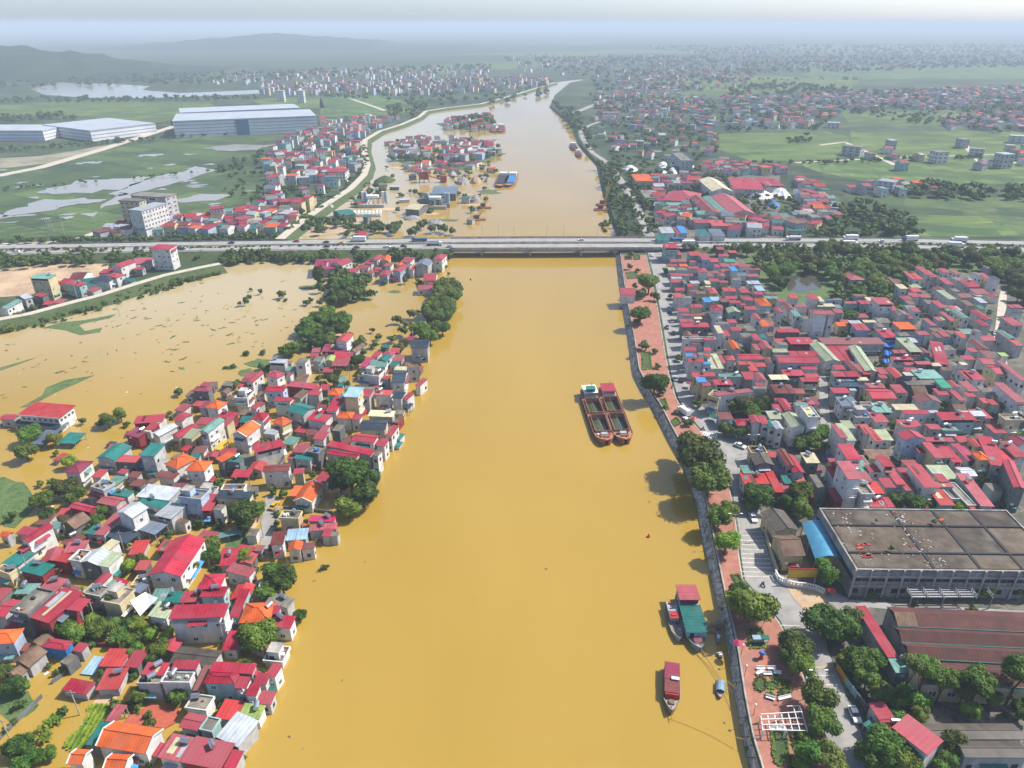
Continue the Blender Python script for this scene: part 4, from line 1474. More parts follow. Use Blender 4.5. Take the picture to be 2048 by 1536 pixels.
win_mb.box(-.5, -.06, 0, .5, .02, 1, white_paint, skip='k')
win_mb.box(-.42, -.075, .07, -.03, -.05, .93, glass, skip='k'); win_mb.box(.03, -.075, .07, .42, -.05, .93, glass, skip='k')
WIN = win_mb.mesh('window')
dw = MB(); dw.box(-.5, -.05, 0, .5, .02, 1, dark_in, skip='k'); dw.box(-.58, -.09, -.06, .58, .02, 0, concrete, skip='k'); DWIN = dw.mesh('window')
tk = MB()
tk.cyl((-.9, 0, 1.0), (.9, 0, 1.0), .6, .6, steel, 12)
for x in (-.6, .6):
    for y in (-.4, .4): tk.box(x - .05, y - .05, 0, x + .05, y + .05, .7, grey_metal)
TANK = tk.mesh('water_tank')
bl = MB(); bl.box(-.5, -1.0, -.15, .5, 0, 0, white_paint); bl.box(-.5, -1.0, .75, .5, -.92, .85, white_paint)
for k in range(9):
    x = -.5 + k / 8.0 * .98; bl.box(x, -1.0, 0, x + .02, -.94, .75, white_paint, skip='tb')
BALC = bl.mesh('balcony')
def uvq(a, b, c, d, ax):
    """uv in metres, u along the eave"""
    a = Vector(a); ex = ax; out = []
    for p in (a, b, c, d):
        q = Vector(p) - a; u = q.dot(ex); out.append((u, math.sqrt(max(q.length_squared - u * u, 0))))
    return out
def slab(mb, q, m, th=.12, ax=Vector((1, 0, 0))):
    q = [Vector(p) for p in q]; dn = Vector((0, 0, -th))
    uv = [((p - q[0]).dot(ax), (p - q[0]).length) for p in q]
    mb.face(q, m, uv); mb.face([p + dn for p in reversed(q)], m)
    for i in range(len(q)): mb.face([q[i - 1] + dn, q[i] + dn, q[i], q[i - 1]], m)
def house_geo(s):
    """local parts of one house: walls, roof, extras; x along the front eave, y away from it"""
    t, W_, D_, h = s['t'], s['W'], s['D'], s['h']; rm, wm = ROOFM[s['c']], WALLM.get(s['w'], WALLM['c'])
    rg = random.Random(s['seed']); wall, roof = MB(), MB(); ex = []
    x0, x1, y0, y1 = -W_ / 2, W_ / 2, -D_ / 2, D_ / 2
    ins = min(.45, W_ * .1, D_ * .1); a0, a1, b0, b1 = x0 + ins, x1 - ins, y0 + ins, y1 - ins
    tile = s['c'] in 'ON'; pit = .5 if tile else (.34 if t in 'hG' else .24)
    top = h
    open_ = s['w'] == 'o'
    Z0 = -.5
    if t == 'm':
        rise = min(.9, D_ * rg.uniform(.03, .07)); top = h + rise
        if open_:
            for x in (a0, (a0 + a1) / 2, a1):
                for y, z in ((b0, h), (b1, h + rise)): wall.box(x - .09, y - .09, Z0, x + .09, y + .09, z - .1, grey_metal)
            wall.beam((a0, b0, h - .2), (a1, b0, h - .2), .1, .16, grey_metal); wall.beam((a0, b1, h + rise - .2), (a1, b1, h + rise - .2), .1, .16, grey_metal)
        else:
            hf, hb = h - .1, h + rise - .14
            P = [(a0, b0, Z0), (a1, b0, Z0), (a1, b1, Z0), (a0, b1, Z0)]; T = [(a0, b0, hf), (a1, b0, hf), (a1, b1, hb), (a0, b1, hb)]
            for i in range(4): wall.face([P[i - 1], P[i], T[i], T[i - 1]], wm)
            if h > 5 and rg.random() < .35:   # open terrace band under the sheet
                ex.append(('band', a0, a1, b0, hf))
        slab(roof, [(x0, y0, h), (x1, y0, h), (x1, y1, h + rise), (x0, y1, h + rise)], rm)
        if W_ > 6 and not tile and rg.random() < .5:
            xm = rg.uniform(-.2, .2) * W_; roof.beam((xm, y0 + .2, h + .1), (xm, y1 - .2, h + rise + .1), .14, .12, rm)
    elif t == 's':
        top = h + .3
        wall.box(a0, b0, Z0, a1, b1, h - 2.1, wm); 
        for x in (a0, a1): wall.box(x - .12, b0, h - 2.1, x + .12, b1, h - 1.2, wm)
        for x in (a0 + .1, a1 - .1):
            for y in (b0 + .1, b1 - .1): wall.box(x - .08, y - .08, h - 2.1, x + .08, y + .08, h, grey_metal)
        slab(roof, [(x0, y0, h), (x1, y0, h), (x1, y1, h + .4), (x0, y1, h + .4)], rm)
    elif t == 'f':
        wall.box(a0, b0, Z0, a1, b1, h, wm, skip='t')
        pw = .22; ph = rg.uniform(.35, .8)
        roof.box(a0, b0, h - .1, a1, b1, h + .05, rm, skip='b')
        for q in ((x0 + .1, y0 + .1, x1 - .1, y0 + .1 + pw), (x0 + .1, y1 - .1 - pw, x1 - .1, y1 - .1), (x0 + .1, y0 + .1 + pw, x0 + .1 + pw, y1 - .1 - pw), (x1 - .1 - pw, y0 + .1 + pw, x1 - .1, y1 - .1 - pw)):
            ex.append(('parapet', q, h - .25, h + ph))
        if W_ > 5 and D_ > 5 and rg.random() < .5: ex.append(('stair', (a0 + .6, b1 - 3.4, a0 + 3.4, b1 - .6), h + .05, h + 2.3))
        top = h + .05
    elif t in 'gG':
        along = t == 'g'
        span = D_ if along else W_
        rh = span * .5 * pit * 2 * .5; rh = max(.5, min(rh, 3.2)); top = h + rh
        wall.box(a0, b0, Z0, a1, b1, h - .1, wm, skip='t')
        if along:
            for x in (a0, a1): wall.face([(x, b0, h - .1), (x, b1, h - .1), (x, 0, h + rh - .25)] if x > 0 else [(x, b1, h - .1), (x, b0, h - .1), (x, 0, h + rh - .25)], wm)
            slab(roof, [(x0, y0, h), (x1, y0, h), (x1, 0, h + rh), (x0, 0, h + rh)], rm); slab(roof, [(x1, y1, h), (x0, y1, h), (x0, 0, h + rh), (x1, 0, h + rh)], rm)
            ex.append(('ridge', (x0, 0, h + rh), (x1, 0, h + rh)))
            if tile and s['w'] in 'wt':
                for x in (x0, x1): ex.append(('trim', [(x, y0, h), (x, 0, h + rh), (x, y1, h)]))
        else:
            for y in (b0, b1): wall.face([(a1, y, h - .1), (a0, y, h - .1), (0, y, h + rh - .25)] if y > 0 else [(a0, y, h - .1), (a1, y, h - .1), (0, y, h + rh - .25)], wm)
            ay = Vector((0, 1, 0))
            slab(roof, [(x0, y1, h), (x0, y0, h), (0, y0, h + rh), (0, y1, h + rh)], rm, ax=ay); slab(roof, [(x1, y0, h), (x1, y1, h), (0, y1, h + rh), (0, y0, h + rh)], rm, ax=ay)
            ex.append(('ridge', (0, y0, h + rh), (0, y1, h + rh)))
            if tile and s['w'] in 'wt':
                for y in (y0, y1): ex.append(('trim', [(x0, y, h), (0, y, h + rh), (x1, y, h)]))
    elif t == 'h':
        rh = min(W_, D_) * .5 * pit; top = h + rh
        wall.box(a0, b0, Z0, a1, b1, h - .1, wm, skip='t')
        if W_ > D_: r0, r1 = Vector((x0 + D_ / 2, 0, h + rh)), Vector((x1 - D_ / 2, 0, h + rh))
        else: r0, r1 = Vector((0, y0 + W_ / 2, h + rh)), Vector((0, y1 - W_ / 2, h + rh))
        A, B, Cc, D2 = Vector((x0, y0, h)), Vector((x1, y0, h)), Vector((x1, y1, h)), Vector((x0, y1, h)); ay = Vector((0, 1, 0))
        if W_ > D_: F = ([A, B, r1, r0], [B, Cc, r1], [Cc, D2, r0, r1], [D2, A, r0])
        else: F = ([A, B, r0], [B, Cc, r1, r0], [Cc, D2, r1], [D2, A, r0, r1])
        for q in F: slab(roof, q, rm, ax=(q[1] - q[0]).normalized())
        ex.append(('ridge', tuple(r0), tuple(r1)))
        for p, r_ in ((A, r0), (B, r1 if W_ > D_ else r0), (Cc, r1), (D2, r0 if W_ > D_ else r1)): ex.append(('ridge', tuple(p), tuple(r_)))
    return wall, roof, ex, (a0, a1, b0, b1), top
SPECS = parse_houses()
for s in SPECS:
    if s['zone'] == 'R' and s['w'] == 'c': s['w'] = rnd.choice('ccccwwwwwtyb')
    elif s['zone'] == 'L' and s['w'] == 'c': s['w'] = rnd.choice('cccww')
    if s['zone'] == 'R' and s['c'] == 'R': s['c'] = rnd.choice('RRRRRRPE')
    if s['zone'] == 'R': s['h'] *= 1.08
for i, s in enumerate(SPECS):
    z = s['base'] + s['h']; a, b, c = (at(x, y, z) for x, y in s['P'])
    u = b - a
    if u.x < 0: a, b, u = b, a, -u
    W_ = u.length; u.normalize(); v = Vector((-u.y, u.x, 0)); D_ = (c - b).dot(v)
    if s['t'] in 'hgG' and len(s['P']) == 3: pass
    k_ = 1.03 if s['zone'] == 'R' else 1.0
    s['W'] = max(W_ * k_, 2.6); s['D'] = max(abs(D_) * k_, 2.6); s['seed'] = i * 13 + 5
    s['rz'] = math.atan2(u.y, u.x) + rnd.uniform(-.006, .006)
    s['h'] += rnd.uniform(-.12, .12)
    s['loc'] = Vector(((a + b) / 2 + v * s['D'] / 2)[:2] + (s['base'],))
    m = mpp(s['loc']); s['area'] = s['W'] * (s['D'] * .6 + s['h'] * .7) / (m * m); s['sx'], s['sy'] = pix(s['loc'] + Vector((0, 0, s['h'])))
    s['kind'] = 'shed' if (s['w'] == 'o' or s['h'] < 3) else 'house'

# fill the gaps between the houses of the town with further small houses
TOWN = [(1345, 520), (1480, 520), (1520, 560), (1560, 600), (1640, 605), (1700, 625), (1790, 610), (1830, 560), (1960, 545), (1990, 580), (1985, 760), (2048, 800), (2048, 1005), (1700, 1010), (1685, 900), (1650, 905), (1640, 880), (1560, 870), (1500, 790), (1420, 770), (1380, 740), (1365, 640)]
BLOCK = [[(1600, 700), (1700, 690), (1770, 700), (1760, 760), (1650, 760)], [(1632, 900), (1620, 700), (1650, 700), (1680, 960)], [(1975, 770), (1990, 575), (2025, 575), (2028, 770)], [(1440, 790), (1560, 790), (1560, 840), (1440, 840)]]
foot = [(s['loc'].x, s['loc'].y, max(s['W'], s['D']) * .5, min(s['W'], s['D']) * .5) for s in SPECS if s['base'] > 2]
fill = []
for k in range(2600):
    x, y = rnd.uniform(1340, 2048), rnd.uniform(520, 1010)
    if not inside((x, y), TOWN) or any(inside((x, y), b) for b in BLOCK): continue
    h = rnd.choice((3.6, 4.2, 4.8, 5.2)); p = at(x, y, BZ + h); w, d = rnd.uniform(4.5, 7.5), rnd.uniform(4.5, 8)
    if any((p.x - fx) ** 2 + (p.y - fy) ** 2 < (a * .85 + b * .55 + max(w, d) * .42) ** 2 for fx, fy, a, b in foot): continue
    foot.append((p.x, p.y, max(w, d) / 2, min(w, d) / 2))
    s = dict(t=rnd.choice('mmmmfGg'), c=rnd.choice('RRPPEMVNCCTLWBWN'), w=rnd.choice('ccwwwdyt'), h=h, base=BZ, zone='R', W=w, D=d, seed=9000 + k, rz=rnd.gauss(.02, .05), loc=Vector((p.x, p.y, BZ)))
    if s['t'] == 'f': s['c'] = 'C'
    m = mpp(s['loc']); s['area'] = w * (d * .6 + h * .7) / (m * m); s['sx'], s['sy'] = x, y; s['kind'] = 'house'
    fill.append(s)
LVIL = [(0, 1090), (60, 1050), (160, 985), (200, 900), (300, 850), (420, 770), (540, 735), (640, 690), (780, 690), (845, 730), (800, 830), (770, 930), (640, 960), (650, 1080), (560, 1110), (520, 1150), (590, 1260), (560, 1350), (520, 1470), (470, 1536), (320, 1536), (200, 1536), (200, 1440), (270, 1380), (60, 1290), (0, 1290)]
LBLK = [[(500, 960), (700, 900), (790, 940), (660, 1040), (560, 1130), (515, 1130)], [(150, 1540), (120, 1440), (280, 1320), (370, 1320), (300, 1420), (360, 1450), (250, 1540)], [(100, 1290), (120, 1220), (340, 1230), (330, 1320)]]
foot2 = [(s['loc'].x, s['loc'].y, max(s['W'], s['D']) * .5, min(s['W'], s['D']) * .5) for s in SPECS if s['base'] < 1]
for k in range(2200):
    x, y = rnd.uniform(0, 850), rnd.uniform(690, 1536)
    if not inside((x, y), LVIL) or any(inside((x, y), b) for b in LBLK): continue
    h = rnd.choice((2.2, 2.6, 3.0, 3.4)); p = at(x, y, h); w, d = rnd.uniform(3.2, 6), rnd.uniform(3.2, 7)
    if any((p.x - fx) ** 2 + (p.y - fy) ** 2 < (a * .78 + b * .45 + max(w, d) * .38) ** 2 for fx, fy, a, b in foot2): continue
    foot2.append((p.x, p.y, max(w, d) / 2, min(w, d) / 2))
    s = dict(t=rnd.choice('mmmmfG'), c=rnd.choice('RRRRPPMNTGWEE'), w=rnd.choice('ccwdyd'), h=h, base=0, zone='L', W=w, D=d, seed=20000 + k, rz=rnd.gauss(-.12, .15), loc=Vector((p.x, p.y, 0)))
    if s['t'] == 'f': s['c'] = 'C'
    m = mpp(s['loc']); s['area'] = w * (d * .6 + h * .7) / (m * m); s['sx'], s['sy'] = x, y; s['kind'] = 'house'
    fill.append(s)
SPECS += fill
LM = {'L': [('white tarpaulin', 285, 1195), ('crimson longhouse', 345, 1115), ('village lane', 545, 1030), ('orange roofed temple', 620, 990), ('white school', 90, 825), ('big riverside tree', 705, 965), ('red tiled courtyard', 305, 1430), ('vegetable plot', 190, 1460), ('round riverside tree', 520, 1275),
            ('highway bridge', 850, 520), ('bamboo grove', 700, 560), ('slate riverside house', 745, 850), ('flooded lower lane', 110, 1360), ('grey bank shed', 475, 1470), ('blue roofed tower', 700, 800), ('lone flooded tree', 355, 780), ('blue walled house', 110, 1290), ('blue cement house', 385, 990), ('teal villa', 430, 850), ('water weed patch', 40, 1000)],
      'D': [('grass dyke road', 200, 560)], 'R': [('market halls', 1690, 730), ('zebra crossing', 1420, 865), ('concrete lane', 2000, 650), ('forest pond', 1605, 570), ('flat roofed factory', 1880, 1010), ('bridge end', 1340, 495), ('riverside road', 1370, 680), ('dark alley', 1660, 860), ('barrel canopy', 1600, 980), ('tall white house', 1720, 950), ('dark courtyard trees', 1490, 800), ('right picture edge', 2030, 880), ('blue market tarpaulins', 1770, 690), ('four-storey villa', 1650, 640), ('pale green villa', 1600, 830), ('orange roofed villa', 1535, 610), ('four-window house', 1438, 620), ('forest edge', 1850, 560)],
      'B': [('parked white car', 1710, 1430), ('maroon factory', 1800, 1290), ('yellow gate', 1590, 1100)], 'H': [('highway', 1400, 470), ('white tarpaulin heaps', 1380, 350)]}
STO = {1: 'single-storey', 2: 'two-storey', 3: 'three-storey', 4: 'four-storey', 5: 'five-storey'}
RT = {'m': 'lean-to', 's': 'terrace', 'f': 'flat', 'g': 'gable', 'G': 'gable', 'h': 'hip'}
def near(zone, x, y):
    return min(LM[zone], key=lambda q: (q[1] - x) ** 2 + ((q[2] - y) * 1.2) ** 2)[0]
ORD = 'first second third fourth fifth sixth seventh eighth ninth tenth eleventh twelfth thirteenth fourteenth fifteenth sixteenth seventeenth eighteenth nineteenth twentieth'.split()
TEN = {2: 'twenty', 3: 'thirty', 4: 'forty', 5: 'fifty', 6: 'sixty', 7: 'seventy', 8: 'eighty', 9: 'ninety'}
def ordw(n):
    if n <= 20: return ORD[n - 1]
    t, u = divmod(n, 10)
    return TEN[t][:-1] + 'ieth' if u == 0 else TEN[t] + '-' + ORD[u - 1]
PENDING = []          # (object, base label, screen x)
def later_label(o, base, x): PENDING.append((o, base, x))
def settle_labels():
    by = {}
    for o, b, x in PENDING: by.setdefault(b, []).append((x, o))
    for b, L in by.items():
        L.sort(key=lambda q: q[0]); n = len(L)
        for i, (x, o) in enumerate(L):
            o['label'] = b if n == 1 else b + (', leftmost' if i == 0 else ', rightmost' if i == n - 1 else ', ' + ordw(i + 1) + ' from left')
def house_label(s):
    st = 1 if s['h'] < 4.5 else 2 if s['h'] < 7.7 else 3 if s['h'] < 10.2 else 4 if s['h'] < 12.3 else 5
    rw = ROOF[s['c']][1]
    if s['kind'] == 'shed': return f'open {rw} shed roof near the {near(s["zone"], s["sx"], s["sy"])}'
    return f'{STO[st]} {WALL[s["w"]][1]} house with {rw} {RT[s["t"]]} roof near the {near(s["zone"], s["sx"], s["sy"])}'
def windows_for(s, bx, rg):
    """wall openings on the three sides that can be seen: (x, y, z, rot, w, h)"""
    a0, a1, b0, b1 = bx; out = []
    if s['w'] == 'o' or s['h'] < 2.6: return out
    nst = max(1, int((s['h'] + .4) / 3.3)); sh = s['h'] / nst
    wt = .6 if s['w'] in 'wybt' else .38
    for side, (L, cx, cy, rot) in {'f': (a1 - a0, (a0 + a1) / 2, b0, 0), 'r': (b1 - b0, a1, (b0 + b1) / 2, math.pi / 2), 'l': (b1 - b0, a0, (b0 + b1) / 2, -math.pi / 2)}.items():
        if side == 'r' and s['loc'].x > 60: continue
        if side == 'l' and s['loc'].x < -10: continue
        n = max(1, int(L / 3.0))
        for k in range(nst):
            z = sh * k + (1.0 if sh > 2.6 else .6)
            if z + 1.2 > s['h'] - .2: continue
            for i in range(n):
                if rg.random() > wt: continue
                o = -L / 2 + L * (i + .5) / n
                if side == 'f': p = (cx + o, cy - .01, z)
                elif side == 'r': p = (cx + .01, cy + o, z)
                else: p = (cx - .01, cy - o, z)
                out.append((*p, rot, rg.choice((.9, 1.1, 1.3)), rg.choice((1.1, 1.3)), side, k))
    return out
houses = sorted([s for s in SPECS if s['kind'] == 'house'], key=lambda s: -s['area'])
sheds = [s for s in SPECS if s['kind'] == 'shed']
N_HOUSE = 300
rest_mb = MB()
def do_extra(e, ex, rm, wm):
    n = 0
    for q in ex:
        if q[0] == 'parapet':
            m = MB(); x0, y0, x1, y1 = q[1]; m.box(x0, y0, q[2], x1, y1, q[3], wm); m.build('parapet', e)
        elif q[0] == 'stair':
            m = MB(); x0, y0, x1, y1 = q[1]; m.box(x0, y0, q[2], x1, y1, q[3], wm, skip='b'); m.box(x0 - .2, y0 - .2, q[3], x1 + .2, y1 + .2, q[3] + .15, concrete); m.build('stair_head', e)
        elif q[0] == 'trim':
            m = MB()
            for a, b in zip(q[1], q[1][1:]): m.beam(Vector(a) + Vector((0, 0, .1)), Vector(b) + Vector((0, 0, .06)), .22, .22, white_paint)
            m.build('gable_trim', e)
        elif q[0] == 'band':
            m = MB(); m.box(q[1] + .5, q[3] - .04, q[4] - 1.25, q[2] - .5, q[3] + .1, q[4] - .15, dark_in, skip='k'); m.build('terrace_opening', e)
for i, s in enumerate(houses[:N_HOUSE] + sheds):
    wall, roof, ex, bx, top = house_geo(s); rg = random.Random(s['seed'] + 1)
    e = empty('house' if s['kind'] == 'house' else 'shed', s['loc'], s['rz'])
    e['category'] = s['kind']; e['group'] = {'L': 'flooded village ', 'D': 'dyke side ', 'R': 'riverside town ', 'B': 'factory quarter ', 'H': 'roadside '}[s['zone']] + ('houses' if s['kind'] == 'house' else 'sheds')
    later_label(e, house_label(s), s['sx'])
    rm, wm = ROOFM[s['c']], WALLM.get(s['w'], WALLM['c'])
    for q in ex:
        if q[0] == 'ridge': roof.beam(Vector(q[1]) + Vector((0, 0, .05)), Vector(q[2]) + Vector((0, 0, .05)), .28, .12, rm)
    wall.build('wall' if s['w'] != 'o' else 'posts', e); ro = roof.build('roof', e)
    do_extra(e, ex, rm, wm)
    wl_ = windows_for(s, bx, rg); W_me = WIN if s['w'] in 'wybt' else DWIN
    for (x, y, z, rot, w, h, side, k) in wl_: inst('window', W_me, e, (x, y, z), rot, (w, 1, h))
    if s['kind'] == 'house' and s['h'] > 4.2:
        for side in ('f', 'r' if s['loc'].x < 60 else 'f'):
            if rg.random() < .45:
                L = (bx[1] - bx[0]) if side == 'f' else (bx[3] - bx[2]); wd = rg.uniform(.35, .9) * L; am = ROOFM[rg.choice('RRGGUPTWBM')]; zz = rg.choice((2.5, 2.8, s['h'] - 1.2 if s['h'] > 6 else 2.6)); m = MB()
                slab(m, [(-wd / 2, -rg.uniform(1.0, 1.8), zz - .3), (wd / 2, -1.3, zz - .3), (wd / 2, -.02, zz), (-wd / 2, -.02, zz)], am, .06); o = m.build('awning', e)
                if side == 'f': o.location = (0, bx[2], 0)
                else: o.location = (bx[1], (bx[2] + bx[3]) / 2, 0); o.rotation_euler = (0, 0, math.pi / 2)
        if rg.random() < .5: m = MB(); m.box(-.45, -.4, 0, .45, 0, .6, white_paint); o = m.build('air_conditioner', e); o.location = (rg.uniform(bx[0] + .8, bx[1] - .8), bx[2], rg.uniform(2.6, s['h'] - 1.2))
    if s['kind'] == 'house' and s['t'] == 'm' and s['c'] in 'RPEVMTL' and s['W'] > 4.5:
        rise = top - s['h']
        for q in range(rg.choice((0, 1, 1, 2))):
            x = rg.uniform(-.38, .38) * s['W']; wd = rg.uniform(.4, .9); y0, y1 = sorted((rg.uniform(-.45, .45) * s['D'], rg.uniform(-.45, .45) * s['D']))
            if y1 - y0 < 1: continue
            zf = lambda y: s['h'] + rise * (y / s['D'] + .5) + .05
            m = MB(); m.face([(x - wd, y0, zf(y0)), (x + wd, y0, zf(y0)), (x + wd, y1, zf(y1)), (x - wd, y1, zf(y1))], rg.choice((ROOFM['W'], ROOFM['P'], ROOFM['M'], ROOFM['T'], ROOFM['Y']))); m.build('patched_sheet', ro)
    if s['t'] == 'f' and s['W'] > 3.5:
        for q in range(rg.randint(1, 4)):
            m = MB(); w0 = rg.uniform(.2, .6); m.box(-w0, -w0 * .7, 0, w0, w0 * .7, rg.uniform(.3, 1.0), rg.choice((white_paint, WALLM['t'], rust, blue_paint, dark_in, leaf_l))); o = m.build('roof_clutter', ro); o.location = (rg.uniform(bx[0] + .8, bx[1] - .8), rg.uniform(bx[2] + .8, bx[3] - .8), top)
    if s['kind'] == 'house':
        if s['t'] in 'fm' and s['W'] > 4 and rg.random() < .5:
            inst('water_tank', TANK, e, (rg.uniform(-.3, .3) * s['W'], s['D'] * .22, top + (.02 if s['t'] == 'f' else -.1)), rg.uniform(0, 3.14))
        if s['w'] in 'wy' and s['h'] > 6 and s['zone'] == 'L':
            L = min(bx[3] - bx[2], 4.5)
            for k in range(1, int(s['h'] / 3.2)): inst('balcony', BALC, e, (bx[1], (bx[2] + bx[3]) / 2 - (bx[3] - bx[2]) * .2, s['h'] / int(s['h'] / 3.2) * k), math.pi / 2, (L, 1, 1))
        elif s['w'] in 'wyt' and s['h'] > 6 and s['zone'] in 'RB':
            for k in range(1, int(s['h'] / 3.2)): inst('balcony', BALC, e, (0, bx[2], s['h'] / int(s['h'] / 3.2) * k), 0, (min(bx[1] - bx[0], 5) * .9, .9, 1))
for s in houses[N_HOUSE:]:
    wall, roof, ex, bx, top = house_geo(s); rg = random.Random(s['seed'] + 1)
    M = Matrix.Translation(s['loc']) @ Matrix.Rotation(s['rz'], 4, 'Z')
    rest_mb.add(wall, M); rest_mb.add(roof, M)
    for (x, y, z, rot, w, h, side, k) in windows_for(s, bx, rg):
        q = MB(); q.box(-w / 2, -.05, 0, w / 2, .02, h, glass, skip='kb'); rest_mb.add(q, M @ Matrix.Translation((x, y, z)) @ Matrix.Rotation(rot, 4, 'Z'))
tag(rest_mb.build('packed_houses'), kind='stuff')

# ------------------------------------------------------------------ far houses: too many and too small to take one by one
FAR = [  # polygon, how many, height range, ground height
 ([(205, 478), (330, 470), (480, 468), (560, 470), (600, 440), (540, 405), (500, 420), (440, 440), (330, 440), (250, 450)], 95, (3.5, 7), 0),
 ([(530, 320), (600, 270), (690, 255), (740, 262), (722, 300), (725, 340), (690, 375), (610, 430), (560, 420), (520, 370)], 150, (5, 11), 0),
 ([(640, 245), (740, 238), (800, 235), (790, 250), (720, 262), (650, 262)], 40, (5, 9), 0),
 ([(780, 290), (850, 280), (990, 290), (995, 318), (900, 326), (785, 322)], 85, (4, 9), 0),
 ([(880, 240), (985, 232), (990, 262), (890, 266)], 34, (4, 8), 0),
 ([(800, 330), (990, 328), (985, 345), (820, 350)], 18, (3, 5), 0),
 ([(500, 178), (700, 168), (900, 160), (1110, 158), (1100, 170), (1000, 186), (860, 192), (640, 190), (520, 192)], 330, (6, 14), 0),
 ([(1190, 190), (1300, 172), (1420, 196), (1430, 250), (1430, 330), (1300, 330), (1220, 300), (1180, 262)], 230, (4, 8), 3),
 ([(1310, 340), (1440, 330), (1560, 345), (1640, 380), (1680, 440), (1600, 470), (1330, 475), (1310, 440)], 190, (4, 8), 3),
 ([(1440, 200), (1700, 190), (2060, 175), (2060, 215), (1900, 220), (1680, 225), (1640, 258), (1450, 262)], 460, (5, 10), 3),
 ([(1880, 240), (2060, 225), (2060, 262), (1900, 262)], 50, (5, 9), 3),
 ([(1000, 112), (1500, 112), (2060, 112), (2060, 132), (1500, 150), (1050, 150)], 640, (6, 14), 0),
 ([(1180, 158), (1300, 140), (1520, 150), (1480, 178), (1300, 188), (1200, 185)], 150, (5, 10), 3),
 ([(1300, 96), (2060, 92), (2060, 108), (1400, 110)], 260, (8, 16), 0),
 ([(1690, 300), (2060, 318), (2060, 350), (1760, 345)], 10, (5, 9), 3),
 ([(420, 160), (700, 140), (980, 140), (980, 155), (700, 165), (430, 172)], 160, (6, 14), 0),
 ([(1680, 385), (1720, 372), (1850, 372), (1880, 385), (1790, 396)], 16, (4, 8), 3),
 ([(2010, 300), (2060, 290), (2060, 330), (2020, 330)], 6, (6, 12), 3),
 ([(100, 580), (230, 545), (300, 535), (280, 548), (160, 585)], 8, (3, 5), .3),
]
far_mb = MB()
GLASSY = [ROOFM[k] for k in 'RRRRPPEVMOCCTWGBN']; FW = [WALLM[k] for k in 'wwwcyycbt']
def simple_house(mb, p, w, d, h, rz, rm, wm, rg):
    M = Matrix.Translation(p) @ Matrix.Rotation(rz, 4, 'Z')
    mb.box(-w / 2, -d / 2, -.6, w / 2, d / 2, h, wm, M, skip='tb')
    if rg.random() < .45:
        r = min(w, d) * .22
        for sg in (-1, 1):
            mb.face([M @ Vector(q) for q in ((-w / 2 - .3, sg * (d / 2 + .3), h), (w / 2 + .3, sg * (d / 2 + .3), h), (w / 2 + .3, 0, h + r), (-w / 2 - .3, 0, h + r))][::-sg], rm)
        for sg in (-1, 1): mb.face([M @ Vector(q) for q in ((sg * w / 2, -d / 2, h), (sg * w / 2, d / 2, h), (sg * w / 2, 0, h + r))], wm)
    else:
        mb.box(-w / 2 - .25, -d / 2 - .25, h, w / 2 + .25, d / 2 + .25, h + .35, rm, M, skip='b')
    n = max(1, int(w / 3))
    for k in range(max(1, int(h / 3.3))):
        for i in range(n):
            if rg.random() < .6:
                x = -w / 2 + w * (i + .5) / n; mb.face([M @ Vector(q) for q in ((x - .55, -d / 2 - .05, k * 3.3 + .9), (x + .55, -d / 2 - .05, k * 3.3 + .9), (x + .55, -d / 2 - .05, k * 3.3 + 2.2), (x - .55, -d / 2 - .05, k * 3.3 + 2.2))], glass)
KEEP = [[(q.x, q.y) for q in (at(x, y, 3) for x, y in pl)] for pl in ([(1235, 322), (1405, 322), (1405, 356), (1310, 362), (1235, 352)], [(1402, 352), (1590, 348), (1610, 445), (1402, 434)], [(1320, 380), (1402, 380), (1402, 425), (1320, 425)], [(1315, 450), (1460, 450), (1460, 478), (1315, 478)])]
for poly, n, (h0, h1), z in FAR:
    xs = [q[0] for q in poly]; ys = [q[1] for q in poly]; c = 0; tries = 0; W0 = [at(x, y, z) for x, y in poly]; PW = [(p.x, p.y) for p in W0]; placed = []
    bx0, bx1, by0, by1 = min(p[0] for p in PW), max(p[0] for p in PW), min(p[1] for p in PW), max(p[1] for p in PW)
    while c < n and tries < n * 60:
        tries += 1
        p = (rnd.uniform(bx0, bx1), rnd.uniform(by0, by1))
        if not inside(p, PW) or any(inside(p, kp) for kp in KEEP) or any((p[0] - q[0]) ** 2 + (p[1] - q[1]) ** 2 < 60 for q in placed): continue
        placed.append(p); c += 1
        simple_house(far_mb, Vector((p[0], p[1], z)), rnd.uniform(5, 10), rnd.uniform(7, 13), rnd.uniform(h0, h1), rnd.gauss(0, .3), rnd.choice(GLASSY), rnd.choice(FW), rnd)
tag(far_mb.build('far_houses'), kind='stuff')

